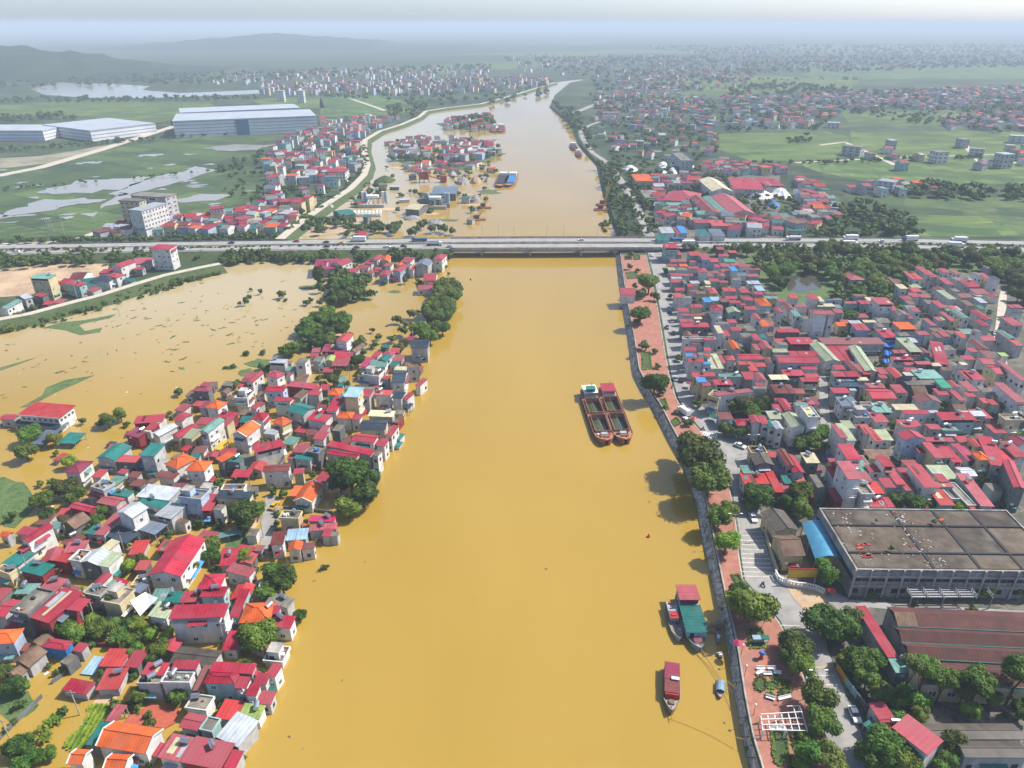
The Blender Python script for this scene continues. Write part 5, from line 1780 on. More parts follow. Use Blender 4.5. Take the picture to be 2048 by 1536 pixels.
# ------------------------------------------------------------------ trees
def crown_mesh(name, seed, mat_, lobes, nleaf, leaf, flat=.8, core=True, R_in=.55, cn=7, cm=4):
    rs = np.random.RandomState(seed); L = []
    for k in range(lobes):
        a = rs.uniform(0, 6.283); e = rs.uniform(-.45, 1.0); rr = R_in * rs.uniform(.6, 1.25)
        L.append((rr * math.cos(a) * math.cos(e), rr * math.sin(a) * math.cos(e), 1.0 + rr * math.sin(e) * flat, rs.uniform(.30, .50)))
    L.append((0, 0, 1.05, .55)); L = np.array(L)
    w = L[:, 3] ** 2; idx = rs.choice(len(L), nleaf, p=w / w.sum())
    d = rs.normal(size=(nleaf, 3)); d /= np.linalg.norm(d, axis=1)[:, None]
    pos = L[idx, :3] + d * L[idx, 3:4] * rs.uniform(.8, 1.08, (nleaf, 1)) * np.array([1, 1, flat])
    nrm = d + rs.normal(scale=.45, size=(nleaf, 3)) + np.array([0, 0, .25]); nrm /= np.linalg.norm(nrm, axis=1)[:, None]
    t = np.cross(nrm, rs.normal(size=(nleaf, 3))); t /= np.linalg.norm(t, axis=1)[:, None]; b = np.cross(nrm, t)
    sz = leaf * rs.uniform(.6, 1.3, (nleaf, 1))
    V = np.stack([pos - t * sz, pos + b * sz * .6, pos + t * sz, pos - b * sz * .6], 1).reshape(-1, 3)
    Fc = np.arange(nleaf * 4).reshape(-1, 4)
    verts = V.tolist(); faces = Fc.tolist()
    if core:
        for x, y, z, r in L:
            i = len(verts); n, m = cn, cm
            for j in range(m + 1):
                th = math.pi * j / m
                for k in range(n): verts.append((x + r * .8 * math.sin(th) * math.cos(6.283 * k / n), y + r * .8 * math.sin(th) * math.sin(6.283 * k / n), z + r * .8 * math.cos(th) * flat))
            for j in range(m):
                for k in range(n): faces.append((i + j * n + k, i + (j + 1) * n + k, i + (j + 1) * n + (k + 1) % n, i + j * n + (k + 1) % n))
    me = bpy.data.meshes.new(name); me.from_pydata(verts, [], faces); me.materials.append(mat_); me.update()
    return me
def trunk_mesh(seed, h=.85, r=.075):
    rs = random.Random(seed); m = MB()
    m.cyl((0, 0, -.12), (rs.uniform(-.05, .05), rs.uniform(-.05, .05), h * .55), r, r * .75, bark, 7)
    for k in range(4):
        a = k * 1.57 + rs.uniform(-.4, .4); m.cyl((0, 0, h * .5), (.42 * math.cos(a), .42 * math.sin(a), h + rs.uniform(0, .3)), r * .6, r * .25, bark, 5, False)
    return m.mesh('trunk')
TREE = {}
for k, (mm, cnt) in {'b': (leaf_d, 5), 'l': (leaf_l, 3), 'o': (leaf_o, 3)}.items():
    TREE[k] = [(crown_mesh('crown', 11 * i + ord(k), mm, 10 + i, 2600, .085), trunk_mesh(i)) for i in range(cnt)]
def shrub_meshes(i):
    me = crown_mesh('crown', 300 + i, (leaf_d, leaf_l, leaf_o)[i % 3], 8, 900, .11, flat=.7)
    me.transform(Matrix.Translation((0, 0, -.65))); return me
TREE['s'] = [(shrub_meshes(i), trunk_mesh(20 + i, .3, .04)) for i in range(3)]
def euca(i):
    rs = np.random.RandomState(70 + i); parts = []
    me = crown_mesh('crown', 400 + i, (leaf_d, leaf_o)[i % 2], 11, 1600, .12, flat=1.0, R_in=.55)
    for v in me.vertices:
        z = v.co.z; v.co.z = (z - .3) * 1.5 + .75; v.co.x *= .8; v.co.y *= .8
    return me
TREE['e'] = [(euca(i), trunk_mesh(30 + i, 1.7, .07)) for i in range(3)]
def palm(i):
    rs = random.Random(i); m = MB()
    for k in range(15):
        a = k * .42 + rs.uniform(-.15, .15); el = rs.uniform(.1, .9); L = 1.0; p = Vector((0, 0, 2.0)); wv = .12
        d = Vector((math.cos(a), math.sin(a), 0)); sd = Vector((-d.y, d.x, 0)); prev = None
        for j in range(6):
            t = j / 5; q = p + d * L * t + Vector((0, 0, el * .6 * t - 1.0 * t * t)); w = wv * math.sin(math.pi * min(.95, t * .85 + .12)) + .01
            cur = (q + sd * w + Vector((0, 0, -w * .6)), q, q - sd * w + Vector((0, 0, -w * .6)))
            if prev:
                m.face([prev[0], cur[0], cur[1], prev[1]], leaf_l if i % 2 else leaf_d); m.face([prev[1], cur[1], cur[2], prev[2]], leaf_l if i % 2 else leaf_d)
            prev = cur
    t = MB(); t.cyl((0, 0, -.1), (.04, .02, 2.0), .06, .045, bark, 7)
    return m.mesh('crown'), t.mesh('trunk')
TREE['p'] = [palm(i) for i in range(3)]
def banana(i):
    rs = random.Random(50 + i); m = MB()
    for c in range(5):
        o = Vector((rs.uniform(-.6, .6), rs.uniform(-.6, .6), .5))
        for k in range(7):
            a = rs.uniform(0, 6.28); d = Vector((math.cos(a), math.sin(a), 0)); sd = Vector((-d.y, d.x, 0)); prev = None; up = rs.uniform(.5, 1.3)
            for j in range(5):
                t = j / 4; q = o + d * .75 * t + Vector((0, 0, up * t - .9 * t * t)); w = .15 * math.sin(math.pi * min(.96, t * .8 + .15))
                cur = (q + sd * w, q - sd * w)
                if prev: m.face([prev[0], cur[0], cur[1], prev[1]], leaf_l)
                prev = cur
    t = MB(); t.cyl((0, 0, -.2), (0, 0, .6), .08, .06, leaf_o, 6)
    return m.mesh('crown'), t.mesh('trunk')
TREE['n'] = [banana(i) for i in range(3)]
TREE_WORDS = {'b': ('broadleaf_tree', 'dark green broadleaf tree', 'tree'), 'l': ('leafy_tree', 'bright green leafy tree', 'tree'), 'o': ('olive_tree_crown', 'olive green spreading tree', 'tree'), 's': ('shrub', 'low green shrub', 'shrub'), 'e': ('slender_tree', 'slender tall tree', 'tree'), 'p': ('palm_tree', 'palm tree with drooping fronds', 'palm'), 'n': ('banana_plant', 'banana clump with broad leaves', 'banana plant')}
TREE_WORDS['o'] = ('spreading_tree', 'olive green spreading tree', 'tree')
TREES = '''1398,900,50,b 1420,955,46,b 1375,890,28,b 1440,1030,30,l 1452,1085,30,l 1460,1020,20,b 1505,1205,52,b 1480,1190,28,b 1590,1285,32,b 1602,1328,30,b 1575,1310,20,b 1655,1245,44,b 1690,1260,32,b 1700,1235,28,o 1636,1395,36,b 1645,1440,34,b 1612,1472,16,b 1625,1500,34,b 1660,1520,34,o 1600,1525,20,l
1770,1495,44,b 1810,1525,38,b 1740,1515,32,b 1690,1320,24,l 1725,1322,34,b 1755,1318,28,b 1735,1360,26,b 1770,1385,30,b 1800,1400,24,l 1790,1430,20,b 1830,1395,34,b 1840,1430,24,b 1850,1345,32,b,1408 1890,1358,27,b,1408 1825,1335,24,o,1408 1960,1358,34,b,1408 1930,1380,22,o,1410 1985,1390,22,b,1410 2040,1345,34,b,1410 1945,1422,24,l 1905,1490,32,o 1890,1525,28,b 2045,1420,28,b
1515,990,32,b 1500,1010,18,b 1600,985,30,b 1605,1018,26,b 1580,1000,20,b 1655,1145,30,b 1632,1120,12,b 1720,1165,16,l 1740,1185,12,l 1790,1170,16,l 1780,1160,10,l 1972,1180,18,l 2036,1178,18,l 1950,1215,12,l 1830,1205,10,o
1310,765,28,b 1325,780,14,b 1282,628,22,b 1275,640,11,b 1298,565,26,b 1285,585,15,b 1312,590,13,b 1290,688,15,l 1312,700,9,b 1315,730,9,l 1262,506,9,b 1260,532,8,b 1275,538,7,b 1268,570,8,b 1352,820,9,o 1330,812,7,l 1375,842,13,o 1358,712,12,b 1340,590,8,b 1333,540,10,b 1345,560,8,b 1396,803,13,b 1450,858,16,b 1478,862,18,b 1485,850,12,b 1515,880,13,l 1537,878,9,l
1490,805,26,o 1465,812,18,o 1520,808,20,o 1505,825,16,b 1535,815,12,o 1620,878,24,b 1645,865,20,b 1600,890,16,b 1755,660,13,b 1700,630,16,b 1740,625,10,p 1770,620,10,b 1695,635,14,b 1800,605,12,p 1740,798,8,l 2014,773,8,b 2012,803,12,l 1953,815,14,b 2013,815,18,b 2015,888,12,b 1830,1008,26,b 1800,1000,22,b 1860,1005,18,b 1922,1016,20,l 2008,1008,10,b 1740,918,14,b 1690,1005,14,l 1650,1010,12,o
700,955,44,b 725,985,36,b 697,1010,30,b 735,960,28,b 680,965,24,b 487,1025,36,b 512,1020,20,b 470,1005,18,b 490,1050,22,b 520,1272,40,b 500,1270,26,b 540,1270,24,b 548,1145,28,b 565,1165,32,b 535,1185,28,b 580,1150,16,b 600,1230,16,b 422,1085,18,b 422,1110,20,b 385,1135,16,b 490,1105,18,l 495,1120,18,b 465,1130,12,l 260,1130,18,l 285,1120,16,b 275,1105,12,b 335,1065,14,l 325,1080,12,b 400,1045,14,l 435,1050,14,b 420,1040,10,b
205,1015,18,b 190,1040,16,b 175,1050,14,b 95,1030,18,b 130,975,24,o 150,990,22,b 85,1000,22,b 100,985,16,b 60,865,24,b 50,902,22,b 107,878,17,o 138,922,16,l 113,905,8,b 108,962,13,b 80,965,10,b 215,838,18,b 240,828,16,b 200,845,12,l 250,845,10,l 165,840,10,b 22,1030,14,o
130,1250,30,l 150,1265,26,b 110,1255,22,b 180,1235,20,p 200,1255,26,b 225,1245,18,p 250,1255,20,b 275,1245,22,l 235,1275,18,b 260,1280,18,l 310,1255,14,b 330,1275,16,l 315,1300,24,l 300,1315,18,b 340,1290,18,l 185,1285,14,b 270,1300,18,b 230,1345,16,n 245,1335,16,n 215,1360,16,n 205,1350,14,n 280,1390,22,b 275,1405,14,b 355,1390,20,b 340,1395,14,b 452,1418,16,b 440,1405,10,b
25,1370,26,b 10,1345,22,b 45,1375,18,b 40,1405,14,l 130,1338,12,l 115,1345,10,n 95,1325,10,p 30,1440,10,l 45,1490,26,b 20,1500,20,b 70,1510,22,b 100,1505,18,l 40,1530,24,b 10,1460,10,b 95,1450,16,n 110,1435,16,n 80,1475,16,n 125,1425,14,n 8,1185,14,b 30,1180,14,b 45,1190,12,l 20,1200,10,b 160,1180,10,l
666,760,16,o 648,765,12,l 690,765,12,b 720,745,14,b 715,720,16,b 725,700,14,b 718,690,16,o 750,685,12,b 720,678,14,b 755,672,10,b 800,690,15,b 785,675,12,b 795,700,10,l 808,660,14,b 840,660,20,b 860,672,18,b 885,655,18,b 635,755,10,b 605,852,12,l 590,857,8,p 635,853,8,b 532,885,12,l 575,885,8,l 600,880,10,l 625,950,10,l 575,965,10,b 568,985,12,l 480,955,14,l 465,960,10,b 440,960,12,b 612,1035,9,p 630,1050,10,p
355,780,13,b 470,765,12,b 530,735,14,l 545,730,10,l 520,730,10,b 452,735,6,s 466,733,8,s 525,705,10,s 490,707,10,s 490,597,9,e 478,603,6,e 498,590,7,e 520,580,6,e 565,585,12,b 558,600,5,s 571,600,6,s 500,575,5,e 610,600,11,o 620,595,7,e 640,600,8,e 745,655,7,p 22,655,18,s 650,1135,10,s 795,635,14,b 825,625,15,b 812,645,12,b 1784,1096,8,s 1868,1042,8,s 1754,1041,5,s 340,890,8,p 388,893,9,p'''
T_SPECS = []
def add_tree(px, py, r, k, base=None, zone=None, foot_y=None):
    if base is None:
        base = BZ if (px > 1240 + max(0, (py - 500)) * .18 and py > 470 and px > 1230) else .1
        if 1700 < px < 2048 and 1030 < py < 1110 and k == 's': base = BZ + 10
    z = base; rm = 1
    for _ in range(3):
        p = at(px, py, base + rm * (1.0 if k in 'blo' else .35 if k == 's' else 1.7 if k in 'ep' else .7)); rm = r * mpp(p)
    zs = None
    if foot_y:
        p = at(px, foot_y, base); rm = r * mpp(p); lo, hi = 0, 30
        for _ in range(20):
            mid = (lo + hi) / 2
            if pix(p + Vector((0, 0, mid)))[1] > py: lo = mid
            else: hi = mid
        p.x += at(px, py, base + lo).x - at(px, foot_y, base).x if False else 0; q = at(px, py, base + lo); p.x = q.x; zs = lo / rm
    T_SPECS.append(dict(zs=zs, loc=Vector((p.x, p.y, base)), r=rm, k=k, px=px, py=py, s=r, zone=zone or ('L' if px < 1240 else 'R')))
for t in TREES.split():
    q = t.split(','); add_tree(float(q[0]), float(q[1]), float(q[2]), q[3], foot_y=float(q[4]) if len(q) > 4 else None)
def grove(poly, n, r0, r1, kinds, base=None, zone=None, far=False):
    out = 0; PW = [at(x, y, base or 0) for x, y in poly]; pw = [(p.x, p.y) for p in PW]
    b = (min(p[0] for p in pw), max(p[0] for p in pw), min(p[1] for p in pw), max(p[1] for p in pw)); tr = 0
    while out < n and tr < n * 50:
        tr += 1; p = (rnd.uniform(b[0], b[1]), rnd.uniform(b[2], b[3]))
        if not inside(p, pw): continue
        out += 1; rm = rnd.uniform(r0, r1); q = Vector((p[0], p[1], base or 0)); px, py = pix(q + Vector((0, 0, rm)))
        T_SPECS.append(dict(loc=q, r=rm, k=rnd.choice(kinds), px=px, py=py, s=rm / mpp(q), zone=zone, far=far))
grove([(560, 708), (600, 680), (640, 632), (660, 635), (705, 668), (700, 690), (660, 700), (610, 722), (570, 718)], 42, 3, 5, 'bbbo', .1, 'L')
grove([(640, 560), (680, 555), (745, 575), (745, 608), (690, 622), (655, 612), (635, 585)], 46, 3, 5, 'eebb', .1, 'L')
grove([(845, 655), (868, 620), (893, 570), (915, 575), (912, 610), (905, 650), (880, 680), (850, 690)], 42, 3.5, 5.5, 'bbbo', .1, 'L')
grove([(440, 515), (900, 506), (905, 520), (560, 528), (445, 532)], 130, 2.4, 4.2, 'bbbe', .5, 'L')
grove([(-40, 515), (440, 505), (440, 520), (230, 530), (-40, 540)], 130, 2.2, 4.2, 'bbbo', .5, 'L')
grove([(0, 658), (120, 628), (270, 585), (440, 540), (442, 548), (280, 598), (130, 642), (0, 672)], 110, 1.2, 2.3, 'sssb', .2, 'L')
grove([(60, 640), (10, 640), (100, 600), (300, 545), (300, 540), (120, 590)], 25, 2, 3, 'bo', .3, 'L')
grove([(1480, 510), (1560, 505), (2060, 520), (2060, 612), (2035, 590), (2012, 570), (1985, 552), (1890, 542), (1830, 568), (1790, 600), (1720, 606), (1660, 588), (1648, 556), (1590, 548), (1568, 560), (1575, 590), (1540, 582), (1525, 550)], 230, 3.2, 5.6, 'bbbbool', BZ, 'R')
grove([(1660, 590), (1720, 600), (1790, 605), (1800, 630), (1700, 625)], 24, 2.5, 4, 'blp', BZ, 'R')
grove([(2022, 575), (2060, 570), (2060, 620), (2026, 615)], 12, 3, 5, 'bo', BZ, 'R')
grove([(1640, 425), (1740, 405), (1815, 440), (1835, 478), (1640, 482), (1600, 465)], 95, 3.5, 6, 'bbbo', BZ, 'H', True)
grove([(1800, 380), (2060, 380), (2060, 405), (1820, 398)], 60, 4, 7, 'bbo', BZ, 'H', True)
grove([(1196, 330), (1232, 330), (1258, 420), (1240, 446), (1216, 380)], 50, 3, 5, 'bbo', BZ, 'H', True)
grove([(1100, 200), (1160, 230), (1192, 300), (1170, 300), (1140, 255)], 45, 4, 7, 'bbo', BZ, 'H', True)
grove([(1250, 330), (1430, 330), (1640, 430), (1560, 470), (1440, 450), (1300, 420)], 260, 2.2, 4.4, 'bbo', BZ, 'H', True)
grove([(1180, 190), (1430, 200), (1440, 330), (1230, 330)], 420, 2.6, 5, 'bbo', BZ, 'H', True)
grove([(1440, 190), (2060, 175), (2060, 270), (1900, 262), (1680, 225), (1640, 262), (1440, 266)], 760, 3.5, 6.5, 'bbo', BZ, 'H', True)
grove([(780, 285), (1000, 282), (1000, 328), (780, 332)], 60, 3, 6, 'bbo', .1, 'L', True)
grove([(760, 335), (990, 325), (1000, 350), (950, 440), (800, 440)], 55, 2, 4, 'bos', 0, 'L', True)
grove([(900, 240), (985, 235), (990, 262), (900, 262)], 40, 4, 8, 'bbo', .1, 'L', True)
grove([(600, 440), (900, 462), (935, 470), (760, 478), (600, 474)], 60, 3, 5, 'bbo', .3, 'L', True)
grove([(530, 330), (740, 260), (725, 340), (600, 440), (400, 470), (210, 478), (250, 450), (500, 420)], 200, 2.5, 4.5, 'bbo', 0, 'L', True)
grove([(430, 330), (540, 300), (540, 400), (430, 400)], 50, 2, 4, 'bol', 0, 'L', True)
grove([(1238, 470), (1222, 400), (1200, 340), (1215, 335), (1262, 400), (1285, 440), (1292, 470)], 60, 1.8, 4, 'bbol', BZ, 'H', True)
grove([(1290, 470), (1265, 395), (1225, 335), (1260, 335), (1300, 380), (1320, 430), (1318, 470)], 60, 2, 4.5, 'bbo', BZ, 'H', True)
grove([(640, 545), (700, 532), (880, 528), (905, 545), (880, 570), (760, 575)], 46, 1.4, 3, 'bblos', .1, 'L', True)
grove([(1196, 445), (1228, 440), (1230, 468), (1205, 462)], 14, 1.5, 2.6, 's', 0, 'L', True)
grove([(575, 470), (690, 385), (735, 335), (738, 300), (728, 300), (722, 335), (680, 382), (560, 470)], 70, 1.6, 3, 'bo', 1.5, 'L', True)
grove([(690, 410), (760, 375), (780, 390), (700, 420)], 22, 3, 5, 'bo', .1, 'L', True)
grove([(500, 175), (1100, 155), (1100, 200), (900, 215), (640, 195)], 260, 4, 8, 'b', 0, 'L', True)
grove([(990, 118), (2060, 112), (2060, 135), (1500, 152), (1180, 158)], 800, 6, 11, 'b', 0, 'H', True)
grove([(-60, 150), (420, 150), (980, 130), (980, 145), (400, 170), (-60, 180)], 420, 5, 10, 'b', 0, 'L', True)
grove([(770, 215), (850, 205), (850, 232), (780, 240)], 40, 4, 8, 'b', 0, 'L', True)
grove([(-60, 200), (300, 198), (520, 195), (520, 200), (300, 205), (-60, 210)], 110, 4, 7, 'b', 0, 'L', True)
grove([(-60, 240), (140, 232), (150, 240), (-60, 250)], 40, 4, 8, 'b', 0, 'L', True)
grove([(1280, 94), (2060, 90), (2060, 110), (1400, 112)], 420, 7, 13, 'b', 0, 'H', True)
grove([(1180, 160), (1300, 140), (1520, 150), (1480, 180), (1200, 190)], 150, 4, 8, 'b', BZ, 'H', True)
grove([(1440, 330), (1700, 322), (2060, 312), (2060, 316), (1700, 328), (1440, 338)], 60, 2, 4, 'bo', BZ, 'H', True)
grove([(1300, 160), (1720, 158), (1720, 161), (1300, 164)], 60, 3, 6, 'b', BZ, 'H', True)
grove([(0, 300), (520, 262), (520, 266), (0, 306)], 90, 2, 4, 'bo', 0, 'L', True)
grove([(0, 380), (500, 335), (500, 338), (0, 384)], 40, 1.5, 3, 'bo', 0, 'L', True)
grove([(1530, 165), (1690, 180), (1700, 190), (1450, 190)], 80, 5, 9, 'b', BZ, 'H', True)
grove([(1570, 275), (1630, 272), (1630, 288), (1575, 288)], 14, 3, 5, 'b', BZ, 'H', True)
grove([(0, 500), (880, 490), (880, 491.5), (0, 501.5)], 150, .9, 1.6, 's', 4.4, 'L', True)
grove([(1350, 487), (1850, 488), (2060, 492), (2060, 494), (1350, 489)], 120, .9, 1.6, 's', 4.9, 'H', True)
grove([(-40, 486), (560, 476), (560, 481), (-40, 491)], 120, 1.8, 3.6, 'bo', .2, 'L', True)
grove([(1360, 500), (1500, 499), (2060, 506), (2060, 512), (1500, 506), (1380, 504)], 90, 2.2, 4, 'bo', BZ, 'R', True)
k = 0
for _ in range(1500):
    x, y = rnd.uniform(0, 850), rnd.uniform(690, 1536)
    if not inside((x, y), LVIL): continue
    p = at(x, y, 1.0)
    if any((p.x - fx) ** 2 + (p.y - fy) ** 2 < (a * .6 + b_ * .5 + .3) ** 2 for fx, fy, a, b_ in foot2): continue
    r_ = rnd.uniform(.9, 2.1); T_SPECS.append(dict(loc=Vector((p.x, p.y, 0)), r=r_, k=rnd.choice('ssbblop'), px=x, py=y, s=r_ / mpp(p), zone='L')); k += 1
    if k > 150: break
k = 0
for _ in range(1500):
    x, y = rnd.uniform(1345, 2048), rnd.uniform(520, 1000)
    if not inside((x, y), TOWN): continue
    p = at(x, y, BZ + 2)
    if any((p.x - fx) ** 2 + (p.y - fy) ** 2 < (a * .6 + b_ * .5 + .2) ** 2 for fx, fy, a, b_ in foot): continue
    r_ = rnd.uniform(1.2, 2.6); T_SPECS.append(dict(loc=Vector((p.x, p.y, BZ)), r=r_, k=rnd.choice('bbol'), px=x, py=y, s=r_ / mpp(p), zone='R')); k += 1
    if k > 90: break
T_near = sorted([t for t in T_SPECS if not t.get('far')], key=lambda t: -t['s'])
N_TREE = 300
T_far = T_near[N_TREE:] + [t for t in T_SPECS if t.get('far')]
for t in T_near[:N_TREE]:
    nm, wd, cat = TREE_WORDS[t['k']]; cm, tm = rnd.choice(TREE[t['k']])
    e = empty(nm, t['loc'], rnd.uniform(0, 6.28)); e.scale = (t['r'] * rnd.uniform(.93, 1.07), t['r'] * rnd.uniform(.93, 1.07), t['r'] * rnd.uniform(.9, 1.12) )
    e['category'] = cat; e['group'] = cat + 's of the ' + {'L': 'flooded left bank', 'R': 'right bank'}[t['zone'] if t['zone'] in 'LR' else 'R']
    zs = t.get('zs'); inst('crown', cm, e, (0, 0, max(0, zs - 1) if zs else 0)); inst('trunk', tm, e, (0, 0, 0), 0, (1, 1, max(1, zs) if zs else 1))
    later_label(e, f'{wd} near the {near(t["zone"] if t["zone"] in LM else "R", t["px"], t["py"]) if t["py"] < 1040 or t["px"] < 900 else ("promenade" if t["px"] < 1620 else "maroon factory")}', t['px'])
# the rest as one mass of small crowns
tmpl = []
for sd in range(6):
    me = crown_mesh('template', 900 + sd, leaf_f, 4, 64, .27, core=True, cn=5, cm=3)
    co = np.empty(len(me.vertices) * 3); me.vertices.foreach_get('co', co); tmpl.append((co.reshape(-1, 3), [tuple(p.vertices) for p in me.polygons])); bpy.data.meshes.remove(me)
VV, FF, base_i = [], [], 0
tmplF = []
for co, fs in tmpl:
    tmplF.append(np.array([list(f) for f in fs]))
for t in T_far:
    co, _ = tmpl[rnd.randrange(6)]; k = [q[0] is co for q in tmpl].index(True); a = rnd.uniform(0, 6.28); c, s_ = math.cos(a), math.sin(a)
    P = co.copy(); P[:, 2] -= .25 if t['k'] != 's' else .6
    if t['k'] == 'e': P[:, 2] *= 1.3
    P = P @ np.array([[c, s_, 0], [-s_, c, 0], [0, 0, rnd.uniform(.85, 1.2)]]) * t['r'] + np.array(t['loc'])
    VV.append(P); FF.append(tmplF[k] + base_i); base_i += len(P)
VV = np.concatenate(VV); FF = np.concatenate(FF)
me = bpy.data.meshes.new('far_trees'); me.from_pydata(VV.tolist(), [], FF.tolist()); me.materials.append(leaf_f); me.update()
tag(link(bpy.data.objects.new('far_trees', me)), kind='stuff')
# vegetable rows
vm = MB(); GP = [(p.x, p.y) for p in (at(x, y, .1) for x, y in GARDEN)]
for k in range(2200):
    x, y = rnd.uniform(min(p[0] for p in GP), max(p[0] for p in GP)), rnd.uniform(min(p[1] for p in GP), max(p[1] for p in GP))
    if not inside((x, y), GP): continue
    x = round(x / 1.1) * 1.1 + rnd.gauss(0, .15); q = Vector((x, y, .3)); a = rnd.uniform(0, 6.28)
    for j in range(3):
        d = Vector((math.cos(a + 2.1 * j), math.sin(a + 2.1 * j), .5)) * .42; sd = Vector((-d.y, d.x, 0)) * .5; vm.face([q, q + d * .5 + sd, q + d, q + d * .5 - sd], leaf_l if k % 3 else leaf_d)
tag(vm.build('vegetable_leaves'), kind='stuff')

# ------------------------------------------------------------------ boats
def hull_mb(L, st, z_deck, sheer, m_side, m_deck, bul=.6, flare=.72, m_in=None, s0=.6, skip=()):
    """st: (t, half width) from stern to bow; x forward, open bulwark round a sunken deck"""
    b = MB(); n = len(st)
    zt = [z_deck + bul + sheer * max(0, (t - s0) / (1 - s0)) ** 2 + sheer * .25 * max(0, (.15 - t) / .15) for t, w in st]
    X = [t * L - L / 2 for t, w in st]
    for sg in (1, -1):
        for i in range(n - 1):
            o0, o1 = (X[i], sg * st[i][1], zt[i]), (X[i + 1], sg * st[i + 1][1], zt[i + 1])
            w0, w1 = (X[i], sg * st[i][1] * flare, -.6), (X[i + 1] - (L * .03 if i + 1 == n - 1 else 0), sg * st[i + 1][1] * flare, -.6)
            q = [w0, w1, o1, o0]; b.face(q if sg < 0 else q[::-1], m_side)
            k = .14
            i0, i1 = (X[i], sg * max(st[i][1] - k, 0), zt[i]), (X[i + 1] - (k if i + 1 == n - 1 else 0), sg * max(st[i + 1][1] - k, 0), zt[i + 1])
            q = [o0, o1, i1, i0]; b.face(q if sg < 0 else q[::-1], m_deck)
            d0, d1 = (i0[0], i0[1], z_deck + (zt[i] - z_deck - bul)), (i1[0], i1[1], z_deck + (zt[i + 1] - z_deck - bul))
            q = [i0, i1, d1, d0]; b.face(q if sg < 0 else q[::-1], m_in or m_side)
    for i in range(n - 1):
        if i in skip: continue
        a = max(st[i][1] - .14, 0); c = max(st[i + 1][1] - .14, 0); z0, z1 = zt[i] - bul, zt[i + 1] - bul
        b.face([(X[i], -a, z0), (X[i + 1], -c, z1), (X[i + 1], c, z1), (X[i], a, z0)], m_deck)
    w = st[0][1]; b.face([(X[0], -w, zt[0]), (X[0], w, zt[0]), (X[0], w * flare, -.6), (X[0], -w * flare, -.6)][::-1], m_side)
    return b
def boat_at(name, stern, bow, z, label, cat='boat', group=None):
    a, b = at(*stern, z), at(*bow, z); d = b - a
    e = empty(name, ((a.x + b.x) / 2, (a.y + b.y) / 2, 0), math.atan2(d.y, d.x), label, cat, group)
    return e, d.length
rust_deck = mat('red oxide deck', (.38, .18, .115), .8, .4, .7, rand=.1, stain=(.18, .07, .05, .6))
green_w = water_mat('green bilge water', (.05, .065, .03), (.07, .085, .035), .2)
wood_deck = mat('grey deck planks', (.30, .27, .24), .85, .35, 1.2, rand=.1)
hull_blue = mat('grey blue hull', (.20, .28, .32), .6, .3, .8, rand=.1)
def box_part(name, e, dims, m, M=None):
    mb = MB(); mb.box(*dims, m, M); return mb.build(name, e)
wt_ = MB(); wt_.cyl((0, -.12, 0), (0, .12, 0), .38, .38, black_rub, 10); WHEEL_T = wt_.mesh('tyre')
